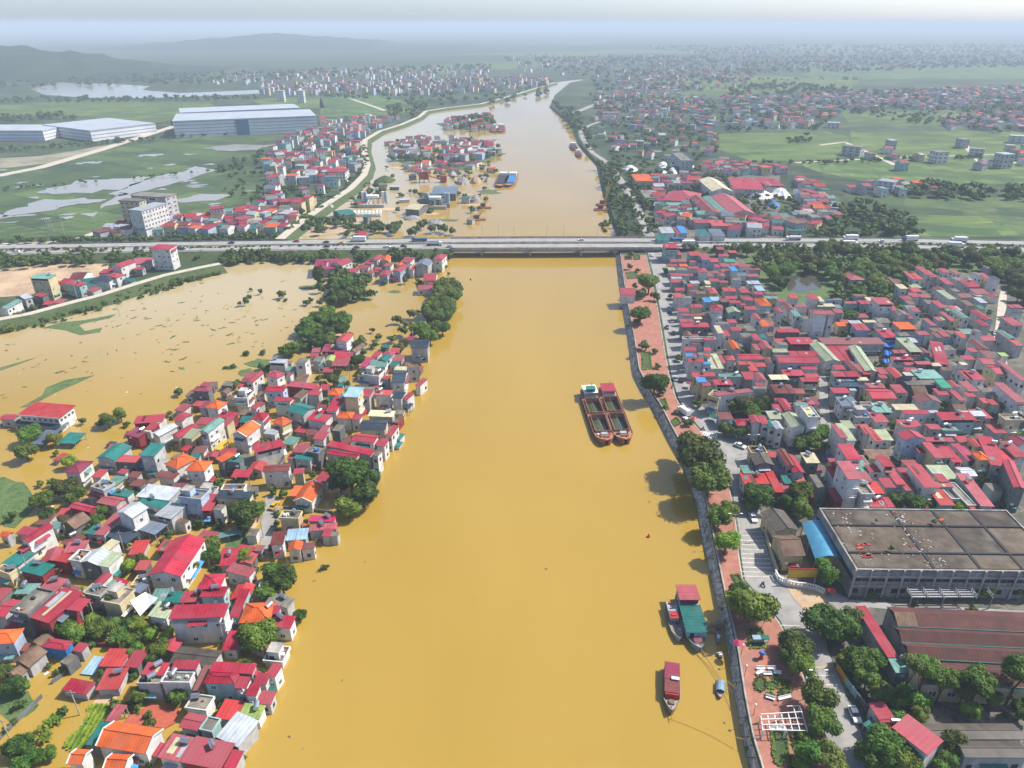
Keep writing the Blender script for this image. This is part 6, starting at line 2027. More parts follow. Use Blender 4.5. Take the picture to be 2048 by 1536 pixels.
def barge(stern, bow, label, roof_m, deck2):
    e, L = boat_at('sand_barge', stern, bow, 1.2, label, 'barge', 'rusty barges moored side by side')
    B = 3.9
    st = [(0, B * .82), (.04, B * .95), (.1, B), (.2, B), (.48, B), (.52, B), (.82, B), (.88, B * .93), (.94, B * .72), (.98, B * .42), (1, B * .15)]
    hull_mb(L, st, 1.5, 1.3, rust, rust_deck, .35, s0=.82, skip=(3, 5)).build('hull', e)
    for x0, x1 in ((-.30 * L, -.02 * L), (.02 * L, .32 * L)):
        c = MB(); w = B * .78; zc = 2.5
        for q in ((x0, -w, x1, -w + .15), (x0, w - .15, x1, w), (x0, -w + .15, x0 + .15, w - .15), (x1 - .15, -w + .15, x1, w - .15)): c.box(q[0], q[1], -.4, q[2], q[3], zc, rust_deck)
        for sg in (-1, 1): c.box(x0, min(sg * w, sg * (B - .14)), 1.3, x1, max(sg * w, sg * (B - .14)), 1.5, rust_deck)
        co = c.build('hold_coaming', e)
        f = MB(); f.box(x0 + .15, -w + .15, -.4, x1 - .15, w - .15, .15, dark_in); f.build('hold_floor', co)
        g = MB(); g.box(x0 + 1.0, -w + .3, .16, x1 - 1.4, w - .9, .24, green_w); g.build('bilge_water', co)
        s = MB(); s.beam((x0 + 1, -w * .1, 1.6), (x1 - .6, w * .15, 1.8), .12, .12, steel); s.beam((x0 + .15, 0, 2.2), (x0 + .15, w * .9, 2.2), .1, .1, steel); s.build('pipe', co)
    cab = MB(); cab.box(-L * .48, -B * .62, 1.5, -L * .34, B * .62, 4.0, WALLM['t'] if deck2 else WALLM['w']); cb = cab.build('cabin', e)
    for k in range(4): inst('window', WIN, cb, (-L * .338, -B * .45 + k * B * .3, 2.6), math.pi / 2, (1.0, 1, .9))
    rf = MB(); slab(rf, [(-L * .5, -B * .75, 4.05), (-L * .33, -B * .75, 4.05), (-L * .33, B * .75, 4.15), (-L * .5, B * .75, 4.15)], roof_m); rf.build('cabin_roof', e)
    if deck2:
        m = MB(); m.box(-L * .40, -B * .45, 4.2, -L * .345, B * .45, 5.6, ROOFM['G']); m.build('wheelhouse', e)
        m = MB(); slab(m, [(-L * .41, -B * .5, 5.7), (-L * .335, -B * .5, 5.65), (-L * .335, B * .5, 5.65), (-L * .41, B * .5, 5.7)], ROOFM['G']); m.build('wheelhouse_roof', e)
    m = MB(); m.cyl((-L * .45, 1, 4.2), (-L * .45, 1, 6.6), .12, .1, grey_metal); m.build('exhaust_pipe', e)
    m = MB(); m.box(.35 * L, -B * .3, 1.6, .39 * L, B * .3, 2.6, grey_metal); m.cyl((.41 * L, -1.6, 2.2), (.41 * L, 1.6, 2.2), .5, .5, rust, 8); m.build('windlass', e)
    rg = random.Random(int(L * 100))
    for k in range(14):
        m = MB(); x, y = rg.uniform(.35, .44) * L, rg.uniform(-.6, .6) * B; s = rg.uniform(.2, .55); m.box(-s, -s * .6, 0, s, s * .6, s, rg.choice((white_paint, dark_in, rust, grey_metal, red_paint)), Matrix.Rotation(rg.uniform(0, 3), 4, 'Z'))
        o = m.build('deck_gear', e); o.location = (x, y, 1.75)
    for k in range(9):
        for sg in (-1, 1): inst('tyre_fender', WHEEL_T, e, (-.36 * L + k * .085 * L, sg * (B + .05), 1.2), 0, (1.4, 1.2, 1.4))
    m = MB(); m.cyl((.05 * L, B * .82, 2.0), (.3 * L, B * .82, 2.0), .1, .1, grey_metal, 6); m.cyl((-.3 * L, -B * .85, 2.0), (.3 * L, -B * .85, 2.0), .1, .1, rust_deck, 6); m.build('side_pipe', e)
    return e
barge((1176, 782), (1214, 888), 'left rusty sand barge with green wheelhouse roof moored in the river', white_paint, True)
barge((1212, 778), (1252, 886), 'right rusty sand barge with crimson cabin roof moored in the river', ROOFM['R'], False)
# big covered boat
e, L = boat_at('covered_boat', (1368, 1192), (1400, 1302), 1.0, 'long covered boat with teal roof and faded red stern roof', 'boat', 'boats moored at the right bank')
st = [(0, 2.6), (.06, 2.75), (.5, 2.8), (.75, 2.55), (.88, 1.8), (.95, 1.0), (1, .15)]
hull_mb(L, st, .9, .9, hull_blue, wood_deck, .4).build('hull', e)
m = MB(); m.box(-L * .47, -2.45, .9, L * .28, 2.45, 3.3, WALLM['b']); c = m.build('cabin', e)
for k in range(7): inst('window', DWIN, c, (-L * .42 + k * L * .1, -2.46, 1.9), 0, (1.0, 1, .8))
inst('door', DWIN, c, (L * .281, -1.2, 1.0), math.pi / 2, (1.0, 1, 1.8)); 
m = MB(); slab(m, [(-L * .2, -2.85, 3.45), (L * .31, -2.85, 3.45), (L * .31, 2.85, 3.45), (-L * .2, 2.85, 3.45)], ROOFM['G']); m.build('teal_roof', e)
m = MB(); m.box(-L * .47, -2.3, 3.3, -L * .22, 2.3, 5.0, ROOFM['M']); m.build('upper_cabin', e)
m = MB(); slab(m, [(-L * .5, -2.8, 5.1), (-L * .2, -2.8, 5.1), (-L * .2, 2.8, 5.1), (-L * .5, 2.8, 5.1)], ROOFM['P']); m.build('stern_roof', e)
box_part('bow_hatch', e, (L * .32, -.9, 1.0, L * .40, .9, 1.9), white_paint); box_part('red_cover', e, (L * .33, -1.0, 1.9, L * .40, 1.0, 2.1), ROOFM['P'])
# slender work boat beside it
e, L = boat_at('work_boat', (1340, 1210), (1360, 1283), .8, 'narrow cluttered work boat with small red roof beside the covered boat', 'boat', 'boats moored at the right bank')
st = [(0, 1.3), (.1, 1.6), (.5, 1.75), (.75, 1.5), (.9, .8), (1, .08)]
hull_mb(L, st, .6, .9, mat('pale worn hull', (.34, .33, .30), .7, .4, 1.0), wood_deck, .4).build('hull', e)
m = MB(); m.box(-L * .42, -1.15, .6, -L * .05, 1.15, 2.3, WALLM['t']); m.build('cabin', e)
m = MB(); slab(m, [(-L * .46, -1.35, 2.4), (-L * .2, -1.35, 2.4), (-L * .2, 1.35, 2.4), (-L * .46, 1.35, 2.4)], ROOFM['W']); m.build('cabin_roof', e)
m = MB(); slab(m, [(-L * .18, -1.3, 2.6), (L * .02, -1.3, 2.6), (L * .02, 1.3, 2.6), (-L * .18, 1.3, 2.6)], ROOFM['E']); m.build('red_roof', e)
rg = random.Random(4)
for k in range(22):
    m = MB(); s = rg.uniform(.12, .4); m.box(-s * 1.6, -s * .6, 0, s * 1.6, s * .6, s, rg.choice((white_paint, dark_in, rust, blue_paint, red_paint, wood, grey_metal)), Matrix.Rotation(rg.uniform(0, 3), 4, 'Z'))
    o = m.build('deck_gear', e); o.location = (rg.uniform(-.44, .36) * L, rg.uniform(-.8, .8), .62 if rg.random() < .6 else 2.45)
# lower boat with maroon roof
e, L = boat_at('roofed_boat', (1343, 1335), (1343, 1428), .8, 'maroon roofed wooden boat with pale pointed bow facing the camera', 'boat', 'boats moored at the right bank')
st = [(0, 1.7), (.06, 1.85), (.45, 2.1), (.7, 1.95), (.85, 1.2), (.94, .6), (1, .08)]
hull_mb(L, st, .7, 1.0, wood, wood_deck, .4).build('hull', e)
m = MB(); m.box(-L * .46, -1.45, .7, L * .12, 1.45, 2.3, WALLM['d']); m.build('cabin', e)
m = MB(); slab(m, [(-L * .5, -1.8, 2.6), (-L * .12, -1.8, 2.6), (-L * .12, 1.8, 2.6), (-L * .5, 1.8, 2.6)], ROOFM['V']); m.build('rear_roof', e)
m = MB(); slab(m, [(-L * .12, -1.75, 2.5), (L * .16, -1.75, 2.5), (L * .16, 1.75, 2.5), (-L * .12, 1.75, 2.5)], ROOFM['M']); m.build('front_roof', e)
box_part('roof_crate', e, (-L * .16, -.2, 2.72, -L * .1, 1.6, 3.0), white_paint); box_part('bow_box', e, (L * .24, -.6, .8, L * .33, .6, 1.5), wood); box_part('red_bundle', e, (L * .165, -1.5, .8, L * .19, 1.5, 2.3), red_paint)
m = MB(); m.beam((L * .35, 0, 1.6), (L * .62, .0, .6), .12, .12, wood); m.build('bowsprit_pole', e)
# small craft and floats
e, L = boat_at('sampan', (1441, 1365), (1440, 1392), .4, 'small sampan under a pale blue cover near the bank', 'boat', 'boats moored at the right bank')
hull_mb(L + 1.5, [(0, .7), (.3, 1.0), (.7, .9), (1, .1)], .3, .4, wood, wood_deck, .25).build('hull', e)
m = MB()
for k in range(6):
    a0, a1 = math.pi * k / 6, math.pi * (k + 1) / 6
    m.face([(-L * .5, -1.1 * math.cos(a0), .5 + 1.0 * math.sin(a0)), (L * .25, -1.1 * math.cos(a0), .5 + 1.0 * math.sin(a0)), (L * .25, -1.1 * math.cos(a1), .5 + 1.0 * math.sin(a1)), (-L * .5, -1.1 * math.cos(a1), .5 + 1.0 * math.sin(a1))][::-1], ROOFM['Q'])
m.build('cover', e)
for (s, b, lb) in (((1437, 1243), (1437, 1262), 'little grey skiff by the gangway with a white bundle'), ((1436, 1262), (1437, 1288), 'flat wooden raft below the gangway'), ((1438, 1305), (1442, 1315), 'tiny float with white sacks near the stone steps')):
    e, L = boat_at('skiff', s, b, .3, lb, 'boat', 'boats moored at the right bank')
    hull_mb(max(L, 2), [(0, .6), (.4, .8), (.8, .55), (1, .1)], .25, .2, wood, wood_deck, .2).build('hull', e); box_part('bundle', e, (-.5, -.4, .3, .4, .4, .8), white_paint)
e = empty('gangway', (0, 0, 0), 0, 'narrow plank gangway from the covered boat to the bank', 'gangway')
a, b = at(1403, 1253, .9), at(1446, 1250, 1.6); m = MB(); m.beam(a, b, 1.1, .15, wood); m.build('planks', e)
m = MB()
for k in range(5): p = a.lerp(b, k / 4); m.cyl((p.x, p.y + .5, 0), (p.x, p.y + .5, p.z + .9), .06, .06, grey_metal, 6)
m.beam(a + Vector((0, .5, .9)), b + Vector((0, .5, .9)), .06, .06, grey_metal); m.build('handrail', e)
# mooring ropes
for k, (p, q, z0, z1, lb) in enumerate((((1402, 1298), (1480, 1400), 1.4, 2.5, 'mooring rope from covered boat to the bank'), ((1347, 1425), (1487, 1478), 1.5, 2.5, 'mooring rope from maroon roofed boat to the bank'), ((1402, 1298), (1470, 1375), 1.4, 2.0, 'second mooring rope of the covered boat'))):
    a, b = at(*p, z0), at(*q, z1); m = MB(); pts = [a.lerp(b, t / 10) - Vector((0, 0, 1.0 * math.sin(math.pi * t / 10))) for t in range(11)]
    for u, v in zip(pts, pts[1:]): m.cyl(u, v, .06, .06, yellow_paint if k else wood, 5, False)
    tag(m.build('mooring_rope'), lb, 'rope')
# buoys
def buoy(px, py, m_, lb):
    p = at(px, py, 0); e = empty('buoy', p, 0, lb, 'buoy', 'river buoys'); m = MB(); m.cyl((0, 0, -.3), (0, 0, .4), .9, .9, m_, 10); m.build('float', e)
    m = MB(); m.cyl((0, 0, .4), (0, 0, 2.2), .7, .12, m_, 8); m.build('cone', e); e.scale = (.6, .6, .6)
buoy(1297, 1074, red_paint, 'small red buoy in the open river below the barges'); buoy(941, 560, dark_in, 'dark buoy in the river just below the bridge')
# far barges
def far_barge(stern, bow, lb, m_, cov):
    e, L = boat_at('river_barge', stern, bow, 1, lb, 'barge', 'barges beyond the bridge'); B = L * .11
    hull_mb(L, [(0, B), (.8, B), (.93, B * .7), (1, B * .2)], 1.4, .8, rust, rust_deck, .4).build('hull', e)
    box_part('cabin', e, (-L * .48, -B * .7, 1.4, -L * .36, B * .7, 4.5), white_paint); box_part('cargo', e, (-L * .33, -B * .8, 1.4, L * .3, B * .8, 2.6), m_)
far_barge((1010, 350), (1000, 374), 'rusty barge beside the blue covered one beyond the bridge', dark_in, 0)
far_barge((1025, 350), (1016, 373), 'barge with bright blue hold cover beyond the bridge', ROOFM['U'], 1)
far_barge((988, 252), (990, 264), 'left dark barge by the far island', ROOFM['M'], 0); far_barge((1000, 252), (1002, 264), 'right dark barge by the far island', ROOFM['M'], 0)
far_barge((1145, 290), (1150, 300), 'small dark barge at the far right bank', dark_in, 0); far_barge((1155, 305), (1160, 314), 'second dark barge at the far right bank', ROOFM['M'], 0)
# floating cranes and dredgers north of the bridge
def crane_barge(px, py, lb, hgt, lean):
    p = at(px, py, 0); e = empty('crane_barge', p, rnd.uniform(-.5, .5), lb, 'crane barge', 'crane barges beyond the bridge'); box_part('pontoon', e, (-6, -3, -.5, 6, 3, 1.2), rust); box_part('cabin', e, (-3, -1.5, 1.2, 1, 1.5, 4), ROOFM['M'])
    m = MB()
    for dy in (-.6, .6): m.beam((1, dy, 2), (lean, dy * .3, hgt), .35, .35, yellow_paint)
    for k in range(7): t = k / 7; m.beam((1 + (lean - 1) * t, -.6, 2 + (hgt - 2) * t), (1 + (lean - 1) * (t + .14), .6, 2 + (hgt - 2) * (t + .14)), .18, .18, yellow_paint)
    m.build('boom', e)
crane_barge(1203, 420, 'yellow boomed crane barge close to the right bank', 24, 8); crane_barge(1207, 410, 'second crane barge close to the right bank', 20, 4)
crane_barge(968, 416, 'dark crane barge near the gravel yard', 16, 4); crane_barge(955, 440, 'crane barge nearest the bridge on the left', 9, 5)

# ------------------------------------------------------------------ vehicles
car_cols = {'white': white_paint, 'black': mat('black car paint', (.015, .015, .018), .25, .05, spec=.6), 'silver': mat('silver car paint', (.42, .43, .45), .3, .05, spec=.6), 'red': mat('red car paint', (.42, .02, .02), .3, .05, spec=.6), 'yellow': mat('yellow car paint', (.7, .42, .02), .35, .05, spec=.5), 'blue': mat('blue car paint', (.02, .08, .25), .3, .05, spec=.6)}
wh = MB(); wh.cyl((0, -.11, 0), (0, .11, 0), .33, .33, black_rub, 12); WHEEL = wh.mesh('wheel'); hu = MB(); hu.cyl((0, -.13, 0), (0, .13, 0), .18, .18, steel, 8); HUB = hu.mesh('rim')
def prism(b, prof, y0, y1, m):
    n = len(prof); b.face([(x, y0, z) for x, z in prof], m); b.face([(x, y1, z) for x, z in reversed(prof)], m)
    for i in range(n): (x0, z0), (x1, z1) = prof[i - 1], prof[i]; b.face([(x0, y0, z0), (x0, y1, z0), (x1, y1, z1), (x1, y0, z1)], m)
CARM = {}
for c, m_ in car_cols.items():
    b = MB(); prism(b, [(-2.15, .3), (2.15, .3), (2.2, .62), (2.0, .82), (.95, .95), (-1.75, .98), (-2.15, .85)], -.87, .87, m_); b.box(-.95, -.68, 1.40, .25, .68, 1.46, m_)
    g = MB(); g.v = []; lo = [(-1.7, -.8, .97), (1.0, -.8, .95), (1.0, .8, .95), (-1.7, .8, .97)]; hi = [(-1.05, -.66, 1.42), (.3, -.66, 1.42), (.3, .66, 1.42), (-1.05, .66, 1.42)]
    for i in range(4): g.face([lo[i - 1], lo[i], hi[i], hi[i - 1]], glass)
    g.face(hi, m_); lt = MB()
    for y in (-.62, .62): lt.box(2.1, y - .18, .6, 2.19, y + .18, .74, white_paint)
    CARM[c] = (b.mesh('body'), g.mesh('glasshouse'), lt.mesh('headlight'))
def car(p, rz, col, label, group='cars on the roads'):
    e = empty('car', p, rz, label, 'car', group); b, g, lt = CARM[col]; inst('body', b, e); inst('glasshouse', g, e); inst('headlight', lt, e)
    for x in (-1.35, 1.35):
        for y in (-.8, .8): w = inst('wheel', WHEEL, e, (x, y, .33)); inst('rim', HUB, w)
    return e
def truck(p, rz, kind, label, col=white_paint):
    e = empty('truck', p, rz, label, 'truck', 'trucks on the highway'); m = MB(); prism(m, [(3.0, .6), (5.0, .6), (5.05, 1.6), (4.7, 2.7), (3.0, 2.8)], -1.15, 1.15, col); c = m.build('cab', e)
    m = MB(); m.box(5.0, -1.0, 1.6, 5.06, 1.0, 2.5, glass); m.build('windscreen', c); box_part('chassis', e, (-5.5, -1.0, .6, 4.6, 1.0, .9), dark_in)
    if kind == 'box': box_part('cargo_box', e, (-5.5, -1.25, .95, 2.8, 1.25, 3.7), white_paint)
    elif kind == 'tank': m = MB(); m.cyl((-5.4, 0, 2.1), (2.7, 0, 2.1), 1.15, 1.15, steel, 14); m.build('tank', e)
    else: box_part('tipper', e, (-5.5, -1.25, .95, 2.8, 1.25, 2.2), car_cols['blue'] if kind == 'blue' else rust)
    for x in (-4.6, -3.4, 3.9):
        for y in (-1.05, 1.05): inst('wheel', WHEEL, e, (x, y, .5), 0, (1.5, 1.5, 1.5))
def hw_car(px, L, off, lab, col='white', kind=None):
    p = on_hw(L, px) + Vector((0, off, .05)); i = L.index(on_hw(L, px)); d = L[min(i + 1, len(L) - 1)] - L[max(i - 1, 0)]; rz = math.atan2(d.y, d.x) + (math.pi if L is HN else 0)
    car(p, rz, col, lab, 'cars on the highway') if kind is None else truck(p, rz, kind, lab, car_cols[col])
hw_car(718, HN, 1.5, 'long white box truck on the far carriageway left of the bridge', kind='box'); hw_car(825, HN, 0, 'blue tipper truck near the bridge start on the far carriageway', 'blue', 'blue')
hw_car(860, HS, 2.5, 'silver tanker truck at the left end of the bridge', kind='tank'); hw_car(655, HN, -1, 'black car behind the long box truck', 'black'); hw_car(690, HN, -3, 'yellow taxi under the long box truck', 'yellow')
hw_car(705, HS, -1.5, 'dark red car on the near carriageway', 'red'); hw_car(765, HS, -1.5, 'white van-like car left of the bridge on the near carriageway', 'white'); hw_car(800, HS, 0, 'dark car beside the bush on the near carriageway', 'black'); hw_car(915, HS, -2, 'white car just entering the bridge', 'silver')
hw_car(600, HN, 2, 'red-brown car far left carriageway', 'red'); hw_car(640, HS, 1, 'black car on the near carriageway left of centre', 'black'); hw_car(1168, HN, 0, 'white car alone on the far carriageway of the bridge', 'white'); hw_car(1390, HS, 0, 'dark bus-like truck right of the bridge', 'black', 'box')
hw_car(1475, HS, 1, 'black car on the near carriageway by the forest', 'black'); hw_car(1360, HN, -2, 'dark truck above the right bank road', 'blue', 'blue'); hw_car(1600, HN, 1, 'silver tanker among trees on the right', kind='tank'); hw_car(1712, HN, 1, 'white box truck before the green field', kind='box'); hw_car(1765, HN, -2, 'white car between the two right trucks', 'white')
hw_car(1810, HN, 1, 'blue fronted box truck beside the field', 'blue', 'box'); hw_car(1700, HS, 0, 'small white truck on the right near carriageway', kind='box'); hw_car(1910, HS, 2, 'large white box truck at right', kind='box'); hw_car(1945, HS, -1, 'black car behind the large white truck', 'black'); hw_car(1908, HN, 0, 'white minibus-like truck at far right', 'white', 'box'); hw_car(1930, HN, -2, 'dark car at far right carriageway', 'black')
hw_car(20, HS, 0, 'white car at the left picture edge', 'white'); hw_car(180, HS, 0, 'white car left of the red topped hotel', 'white'); hw_car(360, HS, 1, 'silver car right of the red topped hotel', 'silver'); hw_car(378, HS, -1, 'black car right of the red topped hotel', 'black'); hw_car(470, HN, 0, 'dark car on the far carriageway at left', 'black')
def street_car(px, py, bpx, bpy, col, lab):
    a, b = at(px, py, BZ + .1), at(bpx, bpy, BZ + .1); d = b - a; car(a + Vector((0, 0, .02)), math.atan2(d.y, d.x), col, lab, 'cars in the riverside town')
street_car(1708, 1432, 1716, 1450, 'white', 'white car on the road beside the red roofed annex'); street_car(1506, 1038, 1516, 1060, 'white', 'white car parked by the row of painted bars'); street_car(1480, 894, 1500, 902, 'white', 'white car parked at the road bend below the crossing')
street_car(1487, 998, 1487, 1010, 'black', 'dark car under the trees at the bend'); street_car(1334, 656, 1333, 640, 'black', 'black car driving on the upper riverside road'); street_car(1344, 643, 1343, 630, 'white', 'white car behind the black one on the riverside road')
street_car(1338, 618, 1337, 605, 'silver', 'silver car on the riverside road'); street_car(1340, 625, 1339, 612, 'black', 'dark car beside the silver one on the riverside road'); street_car(1351, 759, 1349, 745, 'white', 'white car parked on the riverside road'); street_car(1362, 762, 1360, 748, 'black', 'black car beside the parked white one')
street_car(1304, 512, 1303, 500, 'white', 'white car under the bridge end'); street_car(1372, 842, 1364, 830, 'white', 'white car behind the small box van near the crossing'); street_car(1667, 893, 1667, 870, 'white', 'white car in the dark alley'); street_car(1655, 918, 1655, 900, 'blue', 'blue car at the mouth of the alley'); street_car(1347, 668, 1346, 655, 'black', 'brown-black car in the shade of the houses'); street_car(1990, 668, 1992, 650, 'white', 'white car at the edge of the concrete lane')
truck(at(1366, 828, BZ + .1), math.atan2(1, -.5), 'box', 'small white box van parked near the crossing', white_paint); bpy.data.objects[[o.name for o in bpy.data.objects if o.get('label') == 'small white box van parked near the crossing'][0]].scale = (.6, .7, .8)
car(at(549, 1014, .15), 1.3, 'yellow', 'yellow car parked on the dry bit of village lane', 'cars in the village')
# motorbikes
def motorbike(px, py, rz, lb):
    e = empty('motorbike', at(px, py, BZ + .1), rz, lb, 'motorbike', 'motorbikes on the riverside road')
    for x in (-.62, .62): w = inst('wheel', WHEEL, e, (x, 0, .3), 0, (.9, .45, .9))
    m = MB(); m.beam((-.5, 0, .45), (.4, 0, .5), .18, .3, dark_in); m.beam((.4, 0, .5), (.55, 0, 1.0), .1, .1, dark_in); m.beam((.52, -.3, 1.0), (.52, .3, 1.0), .06, .06, dark_in); m.build('frame', e)
    m = MB(); m.beam((-.6, 0, .72), (.1, 0, .70), .26, .12, black_rub); m.build('seat', e)
    # rider: one continuous lofted body
    me = bpy.data.meshes.new('person'); V = [(-.15, 0, .8), (-.08, 0, 1.1), (-.02, 0, 1.35), (0, 0, 1.5), (.02, 0, 1.68), (.2, -.12, .8), (.25, -.14, .4), (.2, .12, .8), (.25, .14, .4), (.1, -.22, 1.3), (.3, -.26, 1.1), (.5, -.25, 1.02), (.1, .22, 1.3), (.3, .26, 1.1), (.5, .25, 1.02)]
    E = [(0, 1), (1, 2), (2, 3), (3, 4), (0, 5), (5, 6), (0, 7), (7, 8), (2, 9), (9, 10), (10, 11), (2, 12), (12, 13), (13, 14)]
    me.from_pydata(V, E, []); o = bpy.data.objects.new('person', me); C.objects.link(o); o.location = e.location; o.rotation_euler = (0, 0, rz)
    o.modifiers.new('skin', 'SKIN'); o.modifiers.new('sub', 'SUBSURF').levels = 1
    for i, r in enumerate((.15, .15, .16, .07, .12, .09, .06, .09, .06, .08, .06, .045, .08, .06, .045)): me.skin_vertices[0].data[i].radius = (r, r)
    me.skin_vertices[0].data[0].use_root = True; me.materials.append(dark_in); tag(o, lb.replace('motorbike with rider', 'rider in dark clothes on the motorbike'), 'person', 'motorbike riders')
motorbike(1526, 1172, 1.9, 'motorbike with rider on the road below the gate'); motorbike(1406, 860, 2.2, 'motorbike with rider on the zebra crossing'); motorbike(1344, 776, 1.6, 'motorbike with rider on the upper riverside road')

# ------------------------------------------------------------------ street furniture on the promenade
def lamp(px, py, lb, h=8.5, dbl=True, base=None):
    e = empty('street_lamp', at(px, py, BZ + .15 if base is None else base), 0, lb, 'street lamp', 'street lamps'); m = MB(); m.cyl((0, 0, 0), (0, 0, h), .11, .06, grey_metal, 7); m.build('pole', e)
    for sg in ((-1, 1) if dbl else (1,)):
        m = MB(); m.cyl((0, 0, h - .1), (sg * 1.7, 0, h + .35), .05, .04, grey_metal, 6); a = m.build('arm', e); m = MB(); m.box(sg * 1.7 - .4, -.15, h + .28, sg * 1.7 + .4, .15, h + .42, white_paint); m.build('lamp_head', a)
lamp(1463, 1075, 'double armed street lamp beside the painted parking bars'); lamp(1622, 1395, 'street lamp beside the tree near the pergola', dbl=True); lamp(1500, 912, 'street lamp at the road bend'); lamp(1386, 700, 'street lamp on the house side of the riverside road', dbl=False); lamp(1325, 690, 'street lamp on the upper promenade', dbl=False); lamp(1312, 600, 'street lamp near the round promenade tree', dbl=False)
for i, px in enumerate((960, 1000, 1044, 1096, 1133, 1190)):
    p = on_hw(HN, px) + Vector((0, 5.6, 0)); lamp(0, 0, f'{ORD[i]} lamp post from left on the far bridge parapet', 9, False); o = [q for q in bpy.data.objects if q.get('label', '').startswith(ORD[i] + ' lamp post from left')][0]; o.location = p
for i, (px, py) in enumerate(((1482, 1310), (1489, 1352), (1507, 1430))): 
    e = empty('globe_lamp', at(px, py, PZ), 0, ('globe lamp by the pink umbrella', 'globe lamp by the stone steps', 'globe lamp beside the pergola')[i], 'street lamp', 'promenade globe lamps'); m = MB(); m.cyl((0, 0, 0), (0, 0, 3.2), .07, .05, red_paint, 6); m.build('pole', e); me = bpy.data.meshes.new('globe'); import bmesh; bm = bmesh.new(); bmesh.ops.create_icosphere(bm, subdivisions=2, radius=.28); bm.to_mesh(me); bm.free(); me.materials.append(white_paint); inst('globe', me, e, (0, 0, 3.4))
# pergola: posts and a lattice of white beams
P = [at(x, y, PZ + 2.3) for x, y in ((1526, 1462), (1615, 1462), (1520, 1421), (1600, 1412))]
P = [Vector((p.x, p.y, PZ)) for p in P]
e = empty('pergola', P[0], 0, 'white lattice pergola over the brick promenade', 'pergola'); o0 = P[0]
def pg(u, v, z): a = P[0].lerp(P[1], u); b = P[2].lerp(P[3], u); q = a.lerp(b, v) - o0; return Vector((q.x, q.y, z))
for i in range(7):
    if i < 6 or True:
        m = MB(); m.beam(pg(i / 6, 0, 2.3), pg(i / 6, .75 if i < 5 else 1, 2.3), .16, .2, white_paint); m.build('beam', e)
for j in range(4):
    m = MB(); m.beam(pg(0, j / 4, 2.72), pg(1, j / 4, 2.42), .16, .14, white_paint); m.build('beam', e)
m = MB(); m.beam(pg(.66, 1, 2.72), pg(1, 1, 2.42), .16, .14, white_paint); m.build('beam', e)
for u, v in ((0, 0), (.5, 0), (1, 0), (0, .75), (.5, .75), (1, 1)): m = MB(); q = pg(u, v, 0); m.box(q.x - .14, q.y - .14, 0, q.x + .14, q.y + .14, 2.2, white_paint); m.build('post', e)
def bench(px, py, rz, w, lb):
    e = empty('stone_bench', at(px, py, PZ), rz, lb, 'bench', 'white stone benches'); box_part('seat', e, (-w / 2, -.3, .4, w / 2, .3, .52), white_paint)
    for x in (-w / 2 + .2, w / 2 - .35): box_part('leg', e, (x, -.22, 0, x + .15, .22, .4), white_paint)
    box_part('backrest', e, (-w / 2, .24, .52, w / 2, .32, .95), white_paint)
for q in ((1521, 1339, 0, 2.0, 'upper left white bench above the round garden'), (1543, 1339, 0, 2.0, 'upper right white bench above the round garden'), (1520, 1347, .4, 2.2, 'slanting white bench left of the round garden'), (1535, 1350, 0, 2.0, 'low white bench touching the round garden'), (1554, 1348, -.2, 1.8, 'right white bench above the round garden'), (1540, 1398, -.4, 2.0, 'bench below the lower left garden bed'), (1569, 1398, .25, 3.2, 'long white bench below the round garden'), (1555, 1460, 0, 3.6, 'long white bench along the lower pergola edge'), (1590, 1463, 0, 2.2, 'short white bench right of the pergola edge')): bench(*q)
for x, lb in ((1511, 'pale blue canopied swing seat on the shaded lawn bed'), (1528, 'green canopied swing seat on the shaded lawn bed')):
    e = empty('swing_seat', at(x, 1286, PZ), 0, lb, 'swing seat', 'swing seats'); box_part('canopy', e, (-1, -.7, 1.9, 1, .7, 2.0), ROOFM['Q'] if x < 1520 else ROOFM['G']); box_part('seat', e, (-.9, -.3, .5, .9, .3, .6), grey_metal)
    for sx in (-.95, .95): box_part('post', e, (sx - .05, -.05, 0, sx + .05, .05, 1.9), grey_metal)
e = empty('play_figure', at(1522, 1317, PZ), 0, 'upright red and blue figure standing on the brick promenade', 'statue'); m = MB(); m.cyl((0, 0, 0), (0, 0, 1.0), .55, .4, red_paint, 10); m.build('base', e); m = MB(); m.cyl((0, 0, 1.0), (0, 0, 1.7), .25, .4, red_paint, 10); m.build('stem', e); m = MB(); m.cyl((0, 0, 1.7), (0, 0, 2.3), .75, .5, blue_paint, 10); m.build('top', e)
def umbrella(px, py, r, m_, lb, base=None):
    e = empty('umbrella', at(px, py, PZ if base is None else base), 0, lb, 'umbrella', 'street umbrellas'); m = MB(); n = 8
    for k in range(n): a, b = 6.283 * k / n, 6.283 * (k + 1) / n; m.face([(r * math.cos(a), r * math.sin(a), 2.1), (r * math.cos(b), r * math.sin(b), 2.1), (0, 0, 2.8)], m_)
    m.build('canopy', e); m = MB(); m.cyl((0, 0, 0), (0, 0, 2.75), .04, .04, grey_metal, 6); m.build('pole', e)
umbrella(1473, 1298, 1.2, ROOFM['X'], 'pink umbrella at the top of the river steps'); umbrella(1418, 828, 2.0, ROOFM['U'], 'blue street umbrella near the yellow corner house'); umbrella(1428, 842, 2.2, ROOFM['G'], 'green street umbrella near the crossing'); umbrella(1387, 846, 1.4, red_paint, 'red umbrella at the promenade side of the crossing'); umbrella(1378, 775, 1.5, ROOFM['X'], 'pink umbrella by the riverside road houses'); umbrella(1660, 1192, 1.2, red_paint, 'red umbrella at the end of the curved white wall', BZ + .1)
